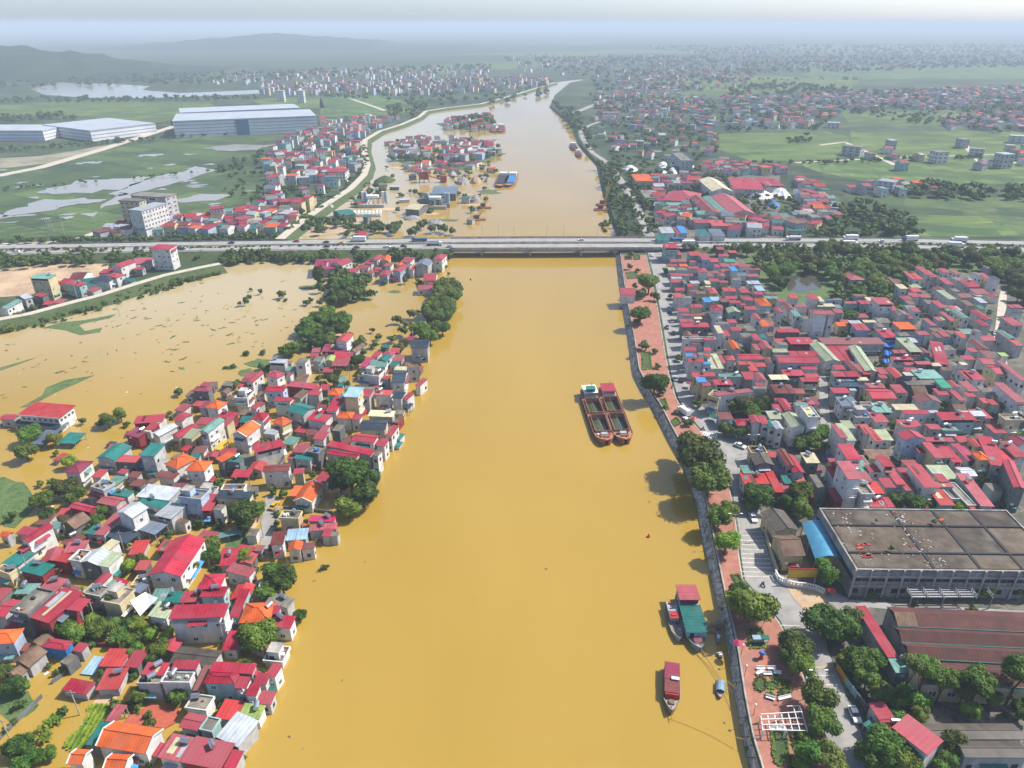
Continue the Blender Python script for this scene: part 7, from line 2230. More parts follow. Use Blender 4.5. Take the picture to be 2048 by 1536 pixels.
# stone steps to the water
e = empty('river_steps', at(1492, 1395, 0), 0, 'grey concrete steps leading down the embankment', 'steps')
for k in range(7): box_part('step', e, (-2.6 + k * .35, -1.4, -.2, -2.2 + k * .35, 1.4, .35 + k * .42), concrete)

# ------------------------------------------------------------------ factory quarter on the right
# big flat roofed factory
z = BZ + 9.0; A, B, Cq, D2 = at(1712, 1141, z), at(2135, 1146, z), at(2050, 1029, z), at(1664, 1018, z)
u = (B - A); Lx = u.length; u.normalize(); v = Vector((-u.y, u.x, 0)); Dy = max((D2 - A).dot(v), 20)
e = empty('flat_roofed_factory', (A.x, A.y, BZ), math.atan2(u.y, u.x), 'huge dark flat roofed factory with stained concrete walls', 'factory')
hh = 9.0; fac_m = mat('stained factory plaster', (.34, .33, .31), .9, .45, .5, streak=.25, rand=0, stain=(.10, .095, .085, .75)); m = MB(); m.box(0, 0, -.2, Lx, Dy, hh, fac_m, skip='t'); fw = m.build('wall', e)
m = MB(); m.box(.3, .3, hh - .1, Lx - .3, Dy - .3, hh + .05, mat('weathered bitumen roof', (.095, .075, .058), .95, .45, .35, rand=0, stain=(.15, .13, .11, .6)), skip='b'); rf = m.build('roof', e)
for (x0, y0, x1, y1) in ((0, 0, Lx, .4), (0, Dy - .4, Lx, Dy), (0, .4, .4, Dy - .4), (Lx - .4, .4, Lx, Dy - .4)): box_part('parapet', rf, (x0, y0, hh - .3, x1, y1, hh + .4), fac_m)
bayx = (.5, Lx * .38, Lx * .60, Lx * .80, Lx - .5); bayy = (.5, Dy * .26, Dy * .70, Dy - .5)
bay_m = [mat(f'bitumen bay {k}', c_, .95, .5, .3, rand=.25, stain=(.16, .14, .115, .7)) for k, c_ in enumerate(((.095, .075, .058), (.115, .088, .064), (.080, .066, .054)))]
for i in range(4):
    for j in range(3): box_part('roof_bay', rf, (bayx[i] + .55, bayy[j] + .5, hh + .051, bayx[i + 1] - .55, bayy[j + 1] - .5, hh + .16 + .03 * ((i + j) % 3)), bay_m[(i * 2 + j) % 3])
for fy in (.26, .70): box_part('gutter_kerb', rf, (.5, Dy * fy - .3, hh + .06, Lx - .5, Dy * fy + .3, hh + .5), dark_in)
for fx in (.38, .60, .80): box_part('roof_kerb', rf, (Lx * fx - .35, .5, hh + .06, Lx * fx + .35, Dy - .5, hh + .34), dark_in)
for k in range(26):
    x = Lx * (k + .5) / 26
    o = inst('window', DWIN, fw, (x, -.02, 5.4), 0, (1.9, 1, 1.0)); 
    if k % 3 != 1: inst('window', DWIN, fw, (x, -.02, 1.4), 0, (1.6, 1, 1.5))
for k in range(0, 27, 2): box_part('pilaster', fw, (Lx * k / 26 - .25, -.35, 0, Lx * k / 26 + .25, -.01, hh + .3), concrete)
box_part('ledge', fw, (0, -.5, 7.1, Lx, -.02, 7.4), concrete); box_part('ledge', fw, (0, -.5, 3.9, Lx, -.02, 4.2), concrete)
for k in range(14): inst('window', DWIN, fw, (-.02, Dy * (k + .5) / 14, 5.0), -math.pi / 2, (1.8, 1, 1.6))
rg = random.Random(3)
for k in range(13):
    px, py = rg.choice(((1708, 1060), (1725, 1095), (1728, 1105), (1733, 1112), (1880, 1040))); q = at(px + rg.uniform(-12, 12), py + rg.uniform(-6, 6), z); q = Vector(((q - A).dot(u), (q - A).dot(v), hh + .26))
    m = MB(); m.box(-.9, -.35, 0, .9, .35, .12, ROOFM['E'] if k < 10 else ROOFM['O'], Matrix.Rotation(rg.uniform(-.5, .5), 4, 'Z')); o = m.build('loose_panel', rf); o.location = q
db = MB()
for k in range(170):
    x = rg.choice((.38, .42, .1)) * Lx + rg.gauss(0, 2.2); y = rg.uniform(.05, .95) * Dy; s = rg.uniform(.08, .28); db.box(x - s, y - s, hh + .1, x + s, y + s * .7, hh + .24 + s * .6, rg.choice((concrete, concrete, ROOFM['P'], lane_conc)))
tag(db.build('roof_rubble', e), kind='stuff')
# steel canopy frame before it
e = empty('steel_canopy', at(1880, 1196, BZ), 0, 'slatted steel canopy frame in front of the flat roofed factory', 'canopy')
for i in range(6):
    m = MB(); x = -10.5 + i * 4.2
    for zz in (4.0, 4.7): m.beam((x, -4, zz), (x - .0, 5, zz), .14, .14, grey_metal)
    for k in range(9): m.beam((x, -4 + k, 4.0 if k % 2 else 4.7), (x, -3 + k, 4.7 if k % 2 else 4.0), .09, .09, grey_metal)
    m.build('truss', e)
    if i < 4:
        for k in range(10): m = MB(); m.beam((x + .2, -3.8 + k * .9, 4.1), (x + 4.0, -3.8 + k * .9, 4.1), .45, .05, grey_metal); m.build('slat', e)
for x in (-10.5, -2.1, 10.5):
    for y in (-4, 5): box_part('post', e, (x - .12, y - .12, 0, x + .12, y + .12, 4), grey_metal)
# maroon saw-tooth factory
e = empty('maroon_factory', at(1800, 1300, BZ), 0, 'dark maroon corrugated factory roof in four bays at the right edge', 'factory'); o0 = Vector(e.location)
fm = mat('dark maroon corrugated roof', (.105, .040, .032), .8, .35, .3, rand=.08, seams=.4, stain=(.06, .035, .03, .7))
for k, (a, b, c_) in enumerate((((1795, 1252), (2110, 1266), (2075, 1226)), ((1803, 1284), (2120, 1299), (2110, 1269)), ((1818, 1316), (2135, 1333), (2120, 1302)), ((1836, 1365), (2160, 1380), (2135, 1336)))):
    z = BZ + 6; a, b, c_ = at(*a, z), at(*b, z), at(*c_, z); u = (b - a); W_ = u.length; u.normalize(); v = Vector((-u.y, u.x, 0)); D_ = (c_ - b).dot(v); M = Matrix.Translation(a - o0) @ Matrix(((u.x, v.x, 0, 0), (u.y, v.y, 0, 0), (0, 0, 1, 0), (0, 0, 0, 1)))
    r_ = MB(); zz = 0; q = [M @ Vector(p) for p in ((0, 0, zz), (W_, 0, zz), (W_, D_ * .5, zz + 1.5), (0, D_ * .5, zz + 1.5))]; slab(r_, q, fm, ax=u); q = [M @ Vector(p) for p in ((0, D_ * .5, zz + 1.5), (W_, D_ * .5, zz + 1.5), (W_, D_, zz), (0, D_, zz))]; slab(r_, q, fm if k else fm, ax=u); ro = r_.build('roof_bay', e)
    w_ = MB(); w_.box(.2, .2, -6.2, W_ - .2, D_ - .2, -.1, WALLM['d'] if k < 3 else WALLM['y'], M); wo = w_.build('wall', e)
    g_ = MB(); g_.box(0, -.25, -.35, W_, -.02, .05, ROOFM['G'], M); g_.build('gutter', ro)
    if k == 3:
        for j in range(9): p = M @ Vector((4 + j * 4.2, .17, -4.2)); inst('window', WIN, wo, p, math.atan2(u.y, u.x), (2, 1, 1.5))
    if k == 0: s_ = MB(); slab(s_, [M @ Vector(p) for p in ((.05, .1, .08), (5, .1, .08), (5, D_ * .5, 1.58), (.05, D_ * .5, 1.58))], ROOFM['N'], ax=u); s_.build('pale_sheet', ro)
    for j in range(10):
        p = M @ Vector((rg.uniform(3, W_ * .8), D_ * rg.uniform(.1, .4), 0)); f = (p - (M @ Vector((0, 0, 0)))).dot(v) / (D_ * .5); b_ = MB(); b_.box(-rg.uniform(.3, 1.2), -.12, 0, rg.uniform(.3, 1.2), .12, .05, white_paint); o = b_.build('patch', ro); o.location = (p.x, p.y, 1.5 * f + .06)
# barrel canopy
z = BZ + 5; A, B, Cq = at(1631, 1119, z), at(1691, 1124, z), at(1666, 1052, z); u = B - A; W_ = u.length; u.normalize(); v = Vector((-u.y, u.x, 0)); D_ = (Cq - B).dot(v)
e = empty('barrel_canopy', (A.x, A.y, BZ), math.atan2(u.y, u.x), 'bright blue barrel roofed canopy left of the flat roofed factory', 'canopy'); m = MB(); n = 12; ql = ROOFM['Q']; qb = mat('sky blue sheet', (.10, .36, .55), .5, .2, .4, seams=.5)
for k in range(n):
    t0, t1 = k / n, (k + 1) / n; f = lambda t: (t * W_, 5 + 1.8 * math.sin(math.pi * t)); (x0, z0), (x1, z1) = f(t0), f(t1); m.face([(x0, 0, z0), (x1, 0, z1), (x1, D_, z1), (x0, D_, z0)], qb if k < 7 else qb); m.face([(x0, 0, z0 - .1), (x0, D_, z0 - .1), (x1, D_, z1 - .1), (x1, 0, z1 - .1)], qb)
m.build('roof', e, True)
for x in (.2, W_ - .2):
    for y in (.3, D_ / 2, D_ - .3): box_part('post', e, (x - .12, y - .12, 0, x + .12, y + .12, 5), grey_metal)
# gate with yellow sign board and curved white wall
e = empty('curved_white_wall', (0, 0, 0), 0, 'low curved white wall with arched openings before the gate', 'wall'); pts = [at(x, y, BZ) for x, y in ((1549, 1150), (1556, 1163), (1570, 1171), (1590, 1175), (1612, 1177), (1630, 1181), (1648, 1189))]
for a, b in zip(pts, pts[1:]):
    m = MB(); m.beam(a + Vector((0, 0, .45)), b + Vector((0, 0, .45)), .3, 1.1, white_paint); m.beam(a + Vector((0, 0, 1.85)), b + Vector((0, 0, 1.85)), .35, .2, white_paint)
    for t in (.1, .4, .7, .95): p = a.lerp(b, t); m.box(p.x - .15, p.y - .12, p.z + 1, p.x + .15, p.y + .12, p.z + 1.8, white_paint)
    m.build('wall_bay', e)
e = empty('gate_sign', at(1601, 1168, BZ), 0, 'yellow sign board with red border above the white gate wall', 'sign'); box_part('board', e, (-4, 0, 2.4, 4, .2, 5.0), yellow_paint); box_part('border', e, (-4.15, .03, 5.0, 4.15, .18, 5.3), red_paint); box_part('border', e, (-4.15, .03, 2.1, 4.15, .18, 2.4), red_paint)
for x in (-3.9, 3.6): box_part('post', e, (x, .02, 0, x + .3, .19, 2.1), white_paint)
# painted street wall
e = empty('street_wall', (0, 0, 0), 0, 'long dark street wall with ochre painted panels beside the road', 'wall'); pts = [at(x, y, BZ) for x, y in ((1672, 1338), (1690, 1368), (1712, 1398), (1732, 1425))]
for i, (a, b) in enumerate(zip(dense(pts, 3.2), dense(pts, 3.2)[1:])): m = MB(); m.beam(a + Vector((0, 0, 1)), b + Vector((0, 0, 1)), .25, 2.0, (ROOFM['K'] if i % 3 == 0 else WALLM['t'] if i % 3 == 1 else dark_conc)); m.build('wall_panel', e)
e = empty('street_wall', (0, 0, 0), 0, 'yellow-brown plastered wall along the parking bars', 'wall'); pts = [at(x, y, BZ) for x, y in ((1524, 1058), (1538, 1108), (1551, 1148))]
for a, b in zip(dense(pts, 4), dense(pts, 4)[1:]): m = MB(); m.beam(a + Vector((.3, 0, 1)), b + Vector((.3, 0, 1)), .25, 2.0, WALLM['y']); m.build('wall_panel', e)

# ------------------------------------------------------------------ flooded village extras
e = empty('tarpaulin', at(285, 1205, 0), 0, 'large white tarpaulin stretched low between village houses', 'tarpaulin'); m = MB(); q = [at(x, y, z) - Vector(e.location) for x, y, z in ((260, 1202, 5.6), (280, 1232, 4.6), (316, 1196, 5.6), (290, 1184, 6.2))]
n = 8
for i in range(n):
    for j in range(n):
        def tp(a, b): p = q[0].lerp(q[1], a).lerp(q[3].lerp(q[2], a), b); return p - Vector((0, 0, 1.3 * math.sin(math.pi * a) * math.sin(math.pi * b)))
        m.face([tp(i / n, j / n), tp((i + 1) / n, j / n), tp((i + 1) / n, (j + 1) / n), tp(i / n, (j + 1) / n)], mat('white canvas', (.78, .77, .74), .8, .12, .5, rand=0))
m.build('canvas', e, True)
m = MB()
for p in q: m.cyl((p.x, p.y, -.3), (p.x, p.y, p.z), .06, .06, grey_metal, 6)
m.build('poles', e)
# school
z = 6.5; A, B, Cq = at(36, 828, z), at(116, 835, z), at(153, 813, z); u = B - A; W_ = u.length; u.normalize(); v = Vector((-u.y, u.x, 0)); D_ = (Cq - B).dot(v)
e = empty('school', (A.x, A.y, 0), math.atan2(u.y, u.x), 'long white flooded school with flat red roof and window row', 'school'); box_part('wall', e, (.3, .3, -.4, W_ - .3, D_ - .3, 6.2, ), WALLM['w']); sw = e.children[0]
m = MB(); slab(m, [(-.3, -.3, 6.3), (W_ + .3, -.3, 6.3), (W_ + .3, D_ + .3, 6.9), (-.3, D_ + .3, 6.9)], ROOFM['E'], .35); m.build('roof', e); box_part('fascia', e, (-.35, -.36, 5.95, W_ + .35, -.31, 6.45), white_paint); m = MB(); slab(m, [(-1, -2.4, 2.9), (W_ + .2, -2.4, 2.9), (W_ + .2, .28, 3.3), (-1, .28, 3.3)], ROOFM['D']); m.build('awning', e)
for k in range(7): inst('window', WIN, sw, (1.6 + (W_ - 3) * k / 6, .29, 4.0), 0, (1.5, 1, 1.3)); 
for k in range(4): inst('window', WIN, sw, (W_ - .29, 1.5 + (D_ - 3) * k / 3, 4.0), math.pi / 2, (1.4, 1, 1.2))
for k in range(8): box_part('post', e, (-.5 + (W_) * k / 7, -2.2, -.4, -.3 + W_ * k / 7, -2.0, 2.9), white_paint)
# walls of the flooded lane
for (pxs, lb) in ((((0, 1480), (40, 1440), (85, 1395)), 'low flooded wall along the left of the lower lane'), (((105, 1368), (130, 1350), (152, 1328), (178, 1305)), 'curved garden wall before the blue walled house'), (((175, 1292), (230, 1294), (290, 1290)), 'magenta topped garden wall above the flooded lane'), (((567, 1018), (620, 1022), (665, 1028)), 'low boundary wall below the orange roofed temple'), (((215, 1108), (245, 1104), (262, 1106)), 'white posts wall beside the flooded yard')):
    e = empty('garden_wall', (0, 0, 0), 0, lb, 'wall'); L = dense([at(x, y, 0) for x, y in pxs], 3)
    for a, b in zip(L, L[1:]): m = MB(); m.beam(a + Vector((0, 0, .5)), b + Vector((0, 0, .5)), .25, 1.3, WALLM['d'] if 'magenta' not in lb else ROOFM['V']); m.build('wall_panel', e)
# utility poles
def pole(px, py, lb, h=8, base=0):
    e = empty('utility_pole', at(px, py, base), 0, lb, 'utility pole', 'utility poles'); m = MB(); m.cyl((0, 0, -.5), (0, 0, h), .16, .1, concrete, 7); m.build('shaft', e); box_part('crossarm', e, (-.9, -.06, h - .8, .9, .06, h - .65), grey_metal)
for q in ((25, 1488, 'leaning street lamp-like pole in the lower flooded lane'), (240, 632, 'lone pole standing in the open flood'), (392, 572, 'pole near the flooded dyke'), (155, 597, 'pole on the dyke by the white villas', 9, 3), (130, 470, 'pylon-like pole left beyond the highway', 22, 0), (527, 1075, 'pole at the village lane'), (827, 690, 'dark pole near the slate roofed house'), (1390, 320, 'tall mast beyond the right bank village', 30, 3)): pole(*q)
for i, (x, y) in enumerate(((1392, 715), (1378, 655), (1366, 600), (1352, 560), (1402, 770), (1450, 842), (1508, 905), (1530, 1080))): pole(x, y, f'{ORD[i]} utility pole counted along the house side of the riverside road', 8, BZ)
for i, (x, y) in enumerate(((300, 1010), (420, 930), (505, 880), (610, 800), (700, 760), (250, 1105), (60, 1150), (160, 1430), (450, 1290))): pole(x, y, f'{ORD[i]} leaning village pole among the flooded roofs', 8, 0)
for px, lb in ((100, 'left lattice post pair beyond the highway'), (108, 'right lattice post pair beyond the highway')):
    e = empty('portal_post', at(px, 472, 0), 0, lb, 'utility pole'); m = MB()
    for x in (-1, 1): m.beam((x, 0, 0), (x * .6, 0, 14), .25, .25, concrete)
    for k in range(5): m.beam((-1 + k * .05, 0, 2 + k * 2.6), (1 - k * .05, 0, 3.5 + k * 2.4), .12, .12, concrete)
    m.build('frame', e)

# ------------------------------------------------------------------ market: blue tarpaulins
for k, (x, y, w, h, lb) in enumerate(((1752, 682, 34, 8, 'left blue market tarpaulin'), (1778, 688, 30, 12, 'large blue market tarpaulin by the red hall'), (1776, 706, 14, 10, 'small blue tarpaulin in the market lane'), (1772, 722, 12, 8, 'lower blue tarpaulin in the market lane'), (1398, 0, 0, 0, ''))):
    if not w: continue
    P4 = [at(x + dx, y + dy, BZ + 3 + rnd.uniform(-.3, .3)) for dx, dy in ((-w / 2, h / 2), (w / 2, h / 2), (w / 2, -h / 2), (-w / 2, -h / 2))]; c = sum(P4, Vector()) / 4; e = empty('market_tarpaulin', (c.x, c.y, BZ), 0, lb, 'tarpaulin', 'blue market tarpaulins'); m = MB(); tb = mat('blue tarpaulin', (.02, .17, .62), .5, .3, .8)
    for i in range(5):
        for j in range(3):
            def bp(a, b): p = P4[0].lerp(P4[1], a).lerp(P4[3].lerp(P4[2], a), b) - Vector((c.x, c.y, BZ)); p.z += .35 * math.sin(a * 9) + .2 * math.cos(b * 7); return p
            m.face([bp(i / 5, j / 3), bp((i + 1) / 5, j / 3), bp((i + 1) / 5, (j + 1) / 3), bp(i / 5, (j + 1) / 3)], tb)
    m.build('sheet', e)
    for p in P4: q = p - Vector((c.x, c.y, BZ)); box_part('pole', e, (q.x - .05, q.y - .05, 0, q.x + .05, q.y + .05, q.z), grey_metal)

# ------------------------------------------------------------------ beyond the highway: blocks, factories, gravel yard
band_m = mat('dull ribbon window', (.16, .19, .24), .4, .2, .2, rand=.1)
pale_m = mat('pale factory cladding', (.62, .64, .67), .7, .12, .05, rand=.05)
roof_p = mat('pale factory roof', (.36, .40, .45), .7, .15, .05, rand=.05)
def block(name, corners, h, base, wm, rm, nst, nw, ns, label, cat, bands=0, win=None, dmax=400):
    a, b, c_ = (at(x, y, base + h) for x, y in corners); u = b - a; W_ = u.length; u.normalize(); v = Vector((-u.y, u.x, 0)); D_ = abs((c_ - b).dot(v)); D_ = min(D_, dmax); e = empty(name, (a.x, a.y, base), math.atan2(u.y, u.x), label, cat)
    w_ = MB(); w_.box(0, 0, -.5, W_, D_, h, wm, skip='t'); wo = w_.build('wall', e); r_ = MB(); r_.box(-.4, -.4, h, W_ + .4, D_ + .4, h + .6, rm); r_.build('roof', e)
    sh = h / nst
    for k in range(nst):
        for i in range(nw): inst('window', win or WIN, wo, (W_ * (i + .5) / nw, -.02, sh * k + sh * .3), 0, (W_ / nw * .5, 1, sh * .48))
        for i in range(ns):
            inst('window', win or WIN, wo, (W_ + .02, D_ * (i + .5) / ns, sh * k + sh * .3), math.pi / 2, (D_ / ns * .5, 1, sh * .48))
            if a.x > 50: inst('window', win or WIN, wo, (-.02, D_ * (i + .5) / ns, sh * k + sh * .3), -math.pi / 2, (D_ / ns * .5, 1, sh * .48))
    if bands:
        for k in range(bands):
            z = h * (k + .62) / bands; m = MB(); m.box(.5, -.12, z, W_ - .5, -.02, z + h / bands * .16, band_m); m.build('window_band', wo); m = MB(); m.box(W_ + .02, .5, z, W_ + .12, D_ - .5, z + h / bands * .16, band_m); m.build('window_band', wo)
    return e, W_, D_
block('apartment_block', ((238, 402), (278, 404), (280, 399)), 22, 0, WALLM['y'], ROOFM['C'], 7, 4, 2, 'left cream apartment block beside the wet fields', 'apartment block')
block('apartment_block', ((283, 423), (333, 408), (322, 402)), 19, 0, WALLM['w'], ROOFM['W'], 6, 8, 2, 'right white apartment block with rows of windows', 'apartment block')
block('apartment_block', ((262, 392), (330, 396), (335, 388)), 20, 0, WALLM['c'], ROOFM['C'], 6, 1, 2, 'grey slab block behind the apartment pair', 'apartment block')
block('white_villa', ((420, 420), (447, 418), (443, 413)), 10, 0, WALLM['w'], ROOFM['R'], 3, 4, 2, 'white villa with red roof by the village trees', 'villa')
block('yellow_school', ((560, 406), (612, 402), (610, 396)), 6.5, 0, WALLM['y'], ROOFM['R'], 2, 9, 2, 'yellow school with arcades and red roof near the dyke', 'school', win=DWIN)
block('yellow_school', ((480, 420), (512, 412), (512, 406)), 6, 0, WALLM['y'], ROOFM['R'], 2, 6, 2, 'small yellow school left of the dark round tree', 'school', win=DWIN)
block('white_hall', ((652, 345), (690, 345), (692, 338)), 10, 0, WALLM['w'], ROOFM['R'], 3, 6, 2, 'white three storey hall with red top by the river dyke', 'hall')
block('factory_block', ((85, 250), (180, 262), (275, 243)), 13, 0, pale_m, roof_p, 4, 0, 0, 'left pale factory block on the far plain', 'factory', 3)
block('factory_block', ((-60, 262), (85, 262), (80, 250)), 12, 0, pale_m, roof_p, 4, 0, 0, 'pale factory block cut by the left picture edge', 'factory', 3)
e, W_, D_ = block('factory_block', ((345, 243), (632, 232), (620, 219)), 21, 0, pale_m, roof_p, 5, 0, 0, 'very long white factory with a blue glass front', 'factory', 5); box_part('blue_front', e, (W_ * .42, -1.5, 0, W_ * .51, -.15, 20), mat('blue facade glass', (.03, .12, .22), .3, .1, rand=0))
block('factory_block', ((360, 226), (600, 216), (590, 208)), 18, 0, pale_m, roof_p, 4, 0, 0, 'grey factory hall behind the long white factory', 'factory', 4)
block('far_tower', ((552, 182), (566, 182), (566, 181)), 20, 0, WALLM['w'], ROOFM['W'], 5, 3, 2, 'left pale twin tower far on the plain', 'tower'); block('far_tower', ((592, 182), (606, 182), (606, 181)), 22, 0, WALLM['w'], ROOFM['W'], 5, 3, 2, 'right pale twin tower far on the plain', 'tower')
for q in ((((1685, 292), (1722, 296), (1724, 284)), 14, 'pale grey block at the corner of the field paths', 'c'), (((1782, 282), (1795, 282), (1796, 275)), 15, 'narrow grey tower house in the paddy', 'c'), (((1860, 302), (1878, 306), (1890, 298)), 16, 'white tower house by the field crossing', 'w'), (((1925, 280), (1940, 280), (1942, 272)), 14, 'grey house at the field edge', 'c'), (((1940, 298), (1970, 300), (1972, 290)), 12, 'pale villa between the field paths', 'w'), (((1990, 306), (2010, 310), (2014, 296)), 20, 'grey tower block right of the field crossing', 'c'), (((2022, 272), (2060, 274), (2060, 264)), 12, 'white house at the right edge of the paddy', 'w'), (((1655, 246), (1680, 247), (1682, 240)), 10, 'white house on the field rim', 'w'), (((1618, 215), (1658, 216), (1658, 207)), 12, 'large cream hall in the far village', 'y'), (((1756, 362), (1788, 366), (1792, 352)), 11, 'blue-grey stepped villa beside the paddy', 'b'), (((1600, 430), (1624, 430), (1624, 420)), 10, 'pale green block among the roadside trees', 't'), (((1206, 226), (1240, 226), (1240, 216)), 10, 'pink-white house near the far bank', 'w'), (((785, 300), (812, 302), (830, 292)), 12, 'blue-grey house with red top on the far island', 'b'), (((868, 284), (882, 284), (884, 276)), 9, 'white house on the far island', 'w')):
    block('field_house', q[0], q[1] * .72, 3 if q[0][0][0] > 1100 else 0, WALLM[q[3]], ROOFM[rnd.choice('CCCWW')], 3, 3, 2, q[2], 'house', dmax=13)
# white tarpaulin heaps
def heap(px, py, rx, ry, h, m_, lb, base, cat='stockpile', nm='tarpaulin_heap'):
    c = at(px, py, base); sx, sy = rx * mpp(c), ry * 1.31 * (depth(c) / 505) ** 2 * 1.0; e = MB(); n = 16; rings = 5; rg = random.Random(int(px)); vs = []
    for j in range(rings + 1):
        t = j / rings
        for k in range(n): a = 6.283 * k / n; w = (1 - t) * rg.uniform(.85, 1.15) + .02; vs.append((sx * w * math.cos(a), sy * w * math.sin(a), h * math.sin(t * 1.57) * rg.uniform(.88, 1.1) if j else -.3))
    e.v = vs; k0 = e.mi(m_)
    for j in range(rings):
        for k in range(n): e.f.append((j * n + k, j * n + (k + 1) % n, (j + 1) * n + (k + 1) % n, (j + 1) * n + k)); e.m.append(k0)
    o = e.build(nm); o.location = c; tag(o, lb, cat, nm.replace('_', ' ') + 's beyond the highway'); return o
wc = MATS['white canvas']; gravel = mat('grey gravel', (.30, .29, .28), .95, .3, .8, rand=.1); sand = mat('brown sand', (.36, .26, .16), .95, .3, .8, rand=.1)
for q in ((1260, 340, 16, 3, 5, 'leftmost white tarpaulin heap right of the river bend'), (1326, 333, 12, 3, 5, 'white tarpaulin heap in the middle of the yard'), (1352, 332, 14, 3, 6, 'taller white tarpaulin heap in the yard'), (1376, 333, 12, 3, 6, 'right white tarpaulin heap in the yard'), (1326, 349, 11, 3, 4, 'lower left white tarpaulin heap'), (1345, 345, 9, 3, 5, 'lower middle white tarpaulin heap'), (1520, 394, 30, 4, 6, 'long white tarpaulin heap beside the pink shed'), (1560, 392, 20, 5, 7, 'tall white tarpaulin heap at the warehouse yard'), (1455, 390, 20, 3, 4, 'white tarpaulin heap above the warehouses')): heap(q[0], q[1], q[2], q[3] * 1.2, q[4], wc, q[5], BZ)
heap(1545, 411, 14, 4, 4, ROOFM['U'], 'bright blue tarpaulin heap in the yard', BZ)
for q in ((925, 366, 12, 4, 7, gravel, 'large grey gravel heap by the river'), (952, 364, 12, 4, 6, sand, 'brown sand heap beside the gravel heap'), (905, 350, 8, 3, 4, gravel, 'small pale gravel heap'), (975, 362, 5, 2, 4, gravel, 'lone gravel heap in the flood'), (950, 402, 12, 3, 5, gravel, 'grey gravel heap next to the crane barge'), (870, 448, 22, 3, 4, gravel, 'long pale gravel heap by the bridge'), (825, 438, 18, 3, 3, gravel, 'low gravel heap in the yard'), (660, 417, 12, 4, 4, gravel, 'gravel heap at the dyke foot'), (770, 362, 20, 5, 5, grass_g, 'overgrown earth mound in the gravel yard')): heap(*q[:5], q[5], q[6], .1, 'stockpile', 'gravel_heap')
# concrete batching plants
def silo_plant(px, py, lb, cols):
    e = empty('batching_plant', at(px, py, 0), 0, lb, 'batching plant', 'concrete batching plants')
    for i, x in enumerate((-12, -8.5, 12, 15.5)): m = MB(); m.cyl((x, 8, 5), (x, 8, 17), 1.7, 1.7, cols[i % 2], 12); m.cyl((x, 8, 2), (x, 8, 5), .4, 1.7, cols[i % 2], 12); m.build('silo', e)
    m = MB()
    for x in (-6, 0, 6):
        for y in (4, 10): m.box(x - .3, y - .3, 0, x + .3, y + .3, 12, grey_metal)
    m.build('tower_frame', e); box_part('mixer_house', e, (-7, 3, 10, 7, 11, 13), white_paint); box_part('aggregate_bin', e, (-17, -3, 0, 14, 1, 4), concrete)
    for x in (-2, 2): m = MB(); m.beam((x - 5, -2, 3), (x, 5, 12), 1.4, .8, yellow_paint if cols[0] is not white_paint else white_paint); m.build('conveyor', e)
    e.scale = (.72, .72, .72)
silo_plant(745, 415, 'white batching plant with two sloping conveyors left in the gravel yard', (white_paint, WALLM['b'])); silo_plant(870, 418, 'blue siloed batching plant near the river', (ROOFM['Q'], WALLM['b']))
e = empty('red_plant', at(848, 365, 0), 0, 'red hopper plant with sloping conveyor standing in the flood', 'batching plant', 'concrete batching plants'); rp = mat('faded red steel', (.33, .07, .05), .6, .3, .4)
for k in range(4): box_part('bin', e, (-6 + k * 3.2, -2, 4, -3.2 + k * 3.2, 4, 14), rp)
m = MB()
for x in (-6, 0, 6.5):
    for y in (-2, 4): m.box(x - .25, y - .25, -.5, x + .25, y + .25, 4, rp)
m.build('legs', e); m = MB(); m.beam((6, 1, 9), (24, 1, 3), 2, 1, rp); m.build('conveyor', e); box_part('mixer', e, (22, -2, 1, 30, 5, 9), rp); e.scale = (.75, .75, .75)
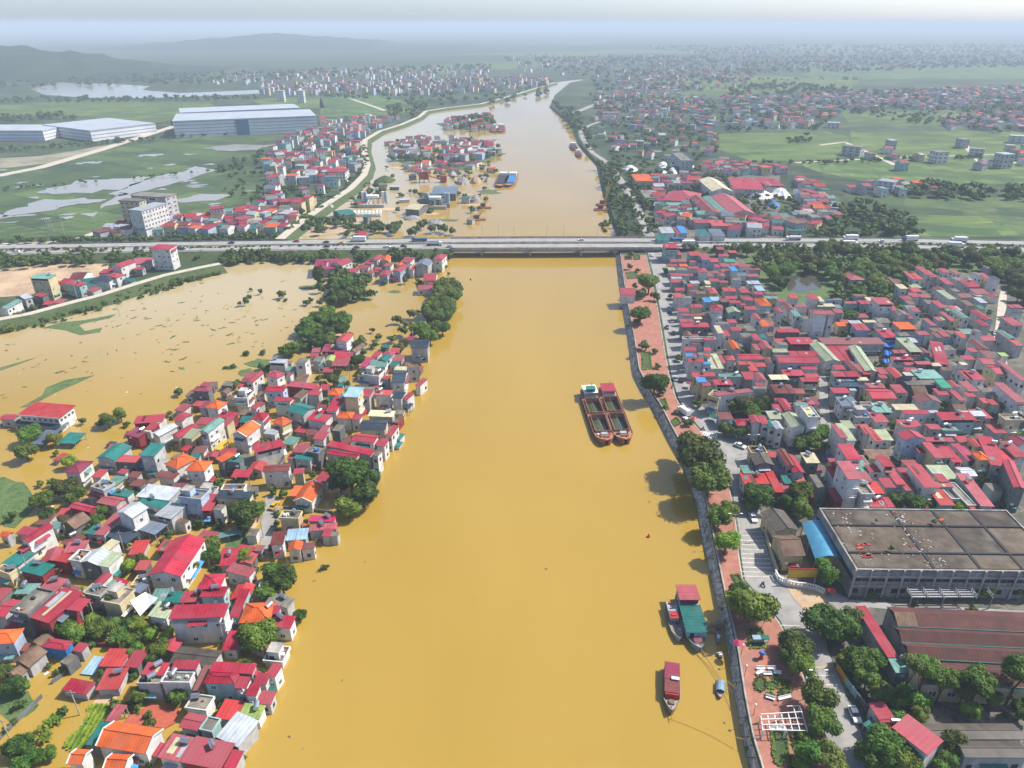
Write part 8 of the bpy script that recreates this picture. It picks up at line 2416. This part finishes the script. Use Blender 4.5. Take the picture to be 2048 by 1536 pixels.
# plain sheds of the gravel yard
for (c3, h, k, lb) in ((((862, 388), (912, 388), (912, 372)), 6, 'B', 'grey sheet shed in the middle of the gravel yard'), (((810, 418), (838, 420), (836, 408)), 5, 'Y', 'cream roofed shed of the gravel yard'), (((840, 398), (868, 402), (866, 388)), 7, 'G', 'teal shed with dark side in the gravel yard'), (((682, 432), (712, 428), (704, 417)), 4, 'G', 'teal hut standing in the flood left of the plants'), (((905, 300), (990, 304), (985, 296)), 5, 'W', 'long pale shed on the far island'), (((714, 470), (732, 470), (732, 462)), 5, 'R', 'small red roofed hut beside the highway trees')):
    a, b, c_ = (at(x, y, h) for x, y in c3); u = b - a; W_ = u.length; u.normalize(); v = Vector((-u.y, u.x, 0)); D_ = abs((c_ - b).dot(v)); e = empty('yard_shed', (a.x, a.y, 0), math.atan2(u.y, u.x), lb, 'shed', 'gravel yard sheds'); box_part('wall', e, (.3, .3, -.5, W_ - .3, D_ - .3, h), WALLM['d']); m = MB(); slab(m, [(0, 0, h + .1), (W_, 0, h + .1), (W_, D_ / 2, h + 1.6), (0, D_ / 2, h + 1.6)], ROOFM[k]); slab(m, [(0, D_ / 2, h + 1.6), (W_, D_ / 2, h + 1.6), (W_, D_, h + .1), (0, D_, h + .1)], ROOFM[k]); m.build('roof', e)
for k in range(16):
    x, y = rnd.uniform(700, 975), rnd.uniform(345, 455)
    if x < 640 + (470 - y) * .9: continue
    p = at(x, y, 0); w, d, h = rnd.uniform(3, 9), rnd.uniform(3, 7), rnd.uniform(2.2, 4.5); o = empty('yard_hut', p, rnd.uniform(-.6, .6)); o['category'] = 'hut'; o['group'] = 'gravel yard huts'; cc = rnd.choice('WBNCGRD'); later_label(o, f'small flooded hut with {ROOF[cc][1]} roof in the gravel yard', x)
    box_part('wall', o, (-w / 2, -d / 2, -.5, w / 2, d / 2, h), rnd.choice((WALLM['d'], WALLM['c'], WALLM['y']))); m = MB(); slab(m, [(-w / 2 - .4, -d / 2 - .4, h + .1), (w / 2 + .4, -d / 2 - .4, h + .1), (w / 2 + .4, d / 2 + .4, h + .7), (-w / 2 - .4, d / 2 + .4, h + .7)], ROOFM[cc]); m.build('roof', o)
e = empty('mixer_trucks', at(731, 432, 0), 0, 'row of white concrete drums parked before the batching plant', 'truck')
for k in range(9): m = MB(); m.cyl((-12 + k * 3, 0, 2.2), (-12 + k * 3, 4, 3.0), 1.3, .8, white_paint, 9); m.build('drum', e); box_part('cab', e, (-13 + k * 3, -3, .4, -11 + k * 3, -.8, 2.8), white_paint)

settle_labels()
# ------------------------------------------------------------------ haze over the plain
hz = MB(); hz.box(-42500, -3200, -1.6, 42500, 42500, 168, ground_m)
ho = hz.build('haze'); tag(ho, kind='stuff')
hm = bpy.data.materials.new('haze'); hm.use_nodes = True; hn = hm.node_tree.nodes; hn.clear()
out = hn.new('ShaderNodeOutputMaterial'); pv = hn.new('ShaderNodeVolumePrincipled'); pv.inputs['Color'].default_value = (.74, .87, 1.0, 1); pv.inputs['Density'].default_value = 0.00020; pv.inputs['Anisotropy'].default_value = 0.0
hm.node_tree.links.new(pv.outputs[0], out.inputs['Volume']); ho.data.materials.clear(); ho.data.materials.append(hm)
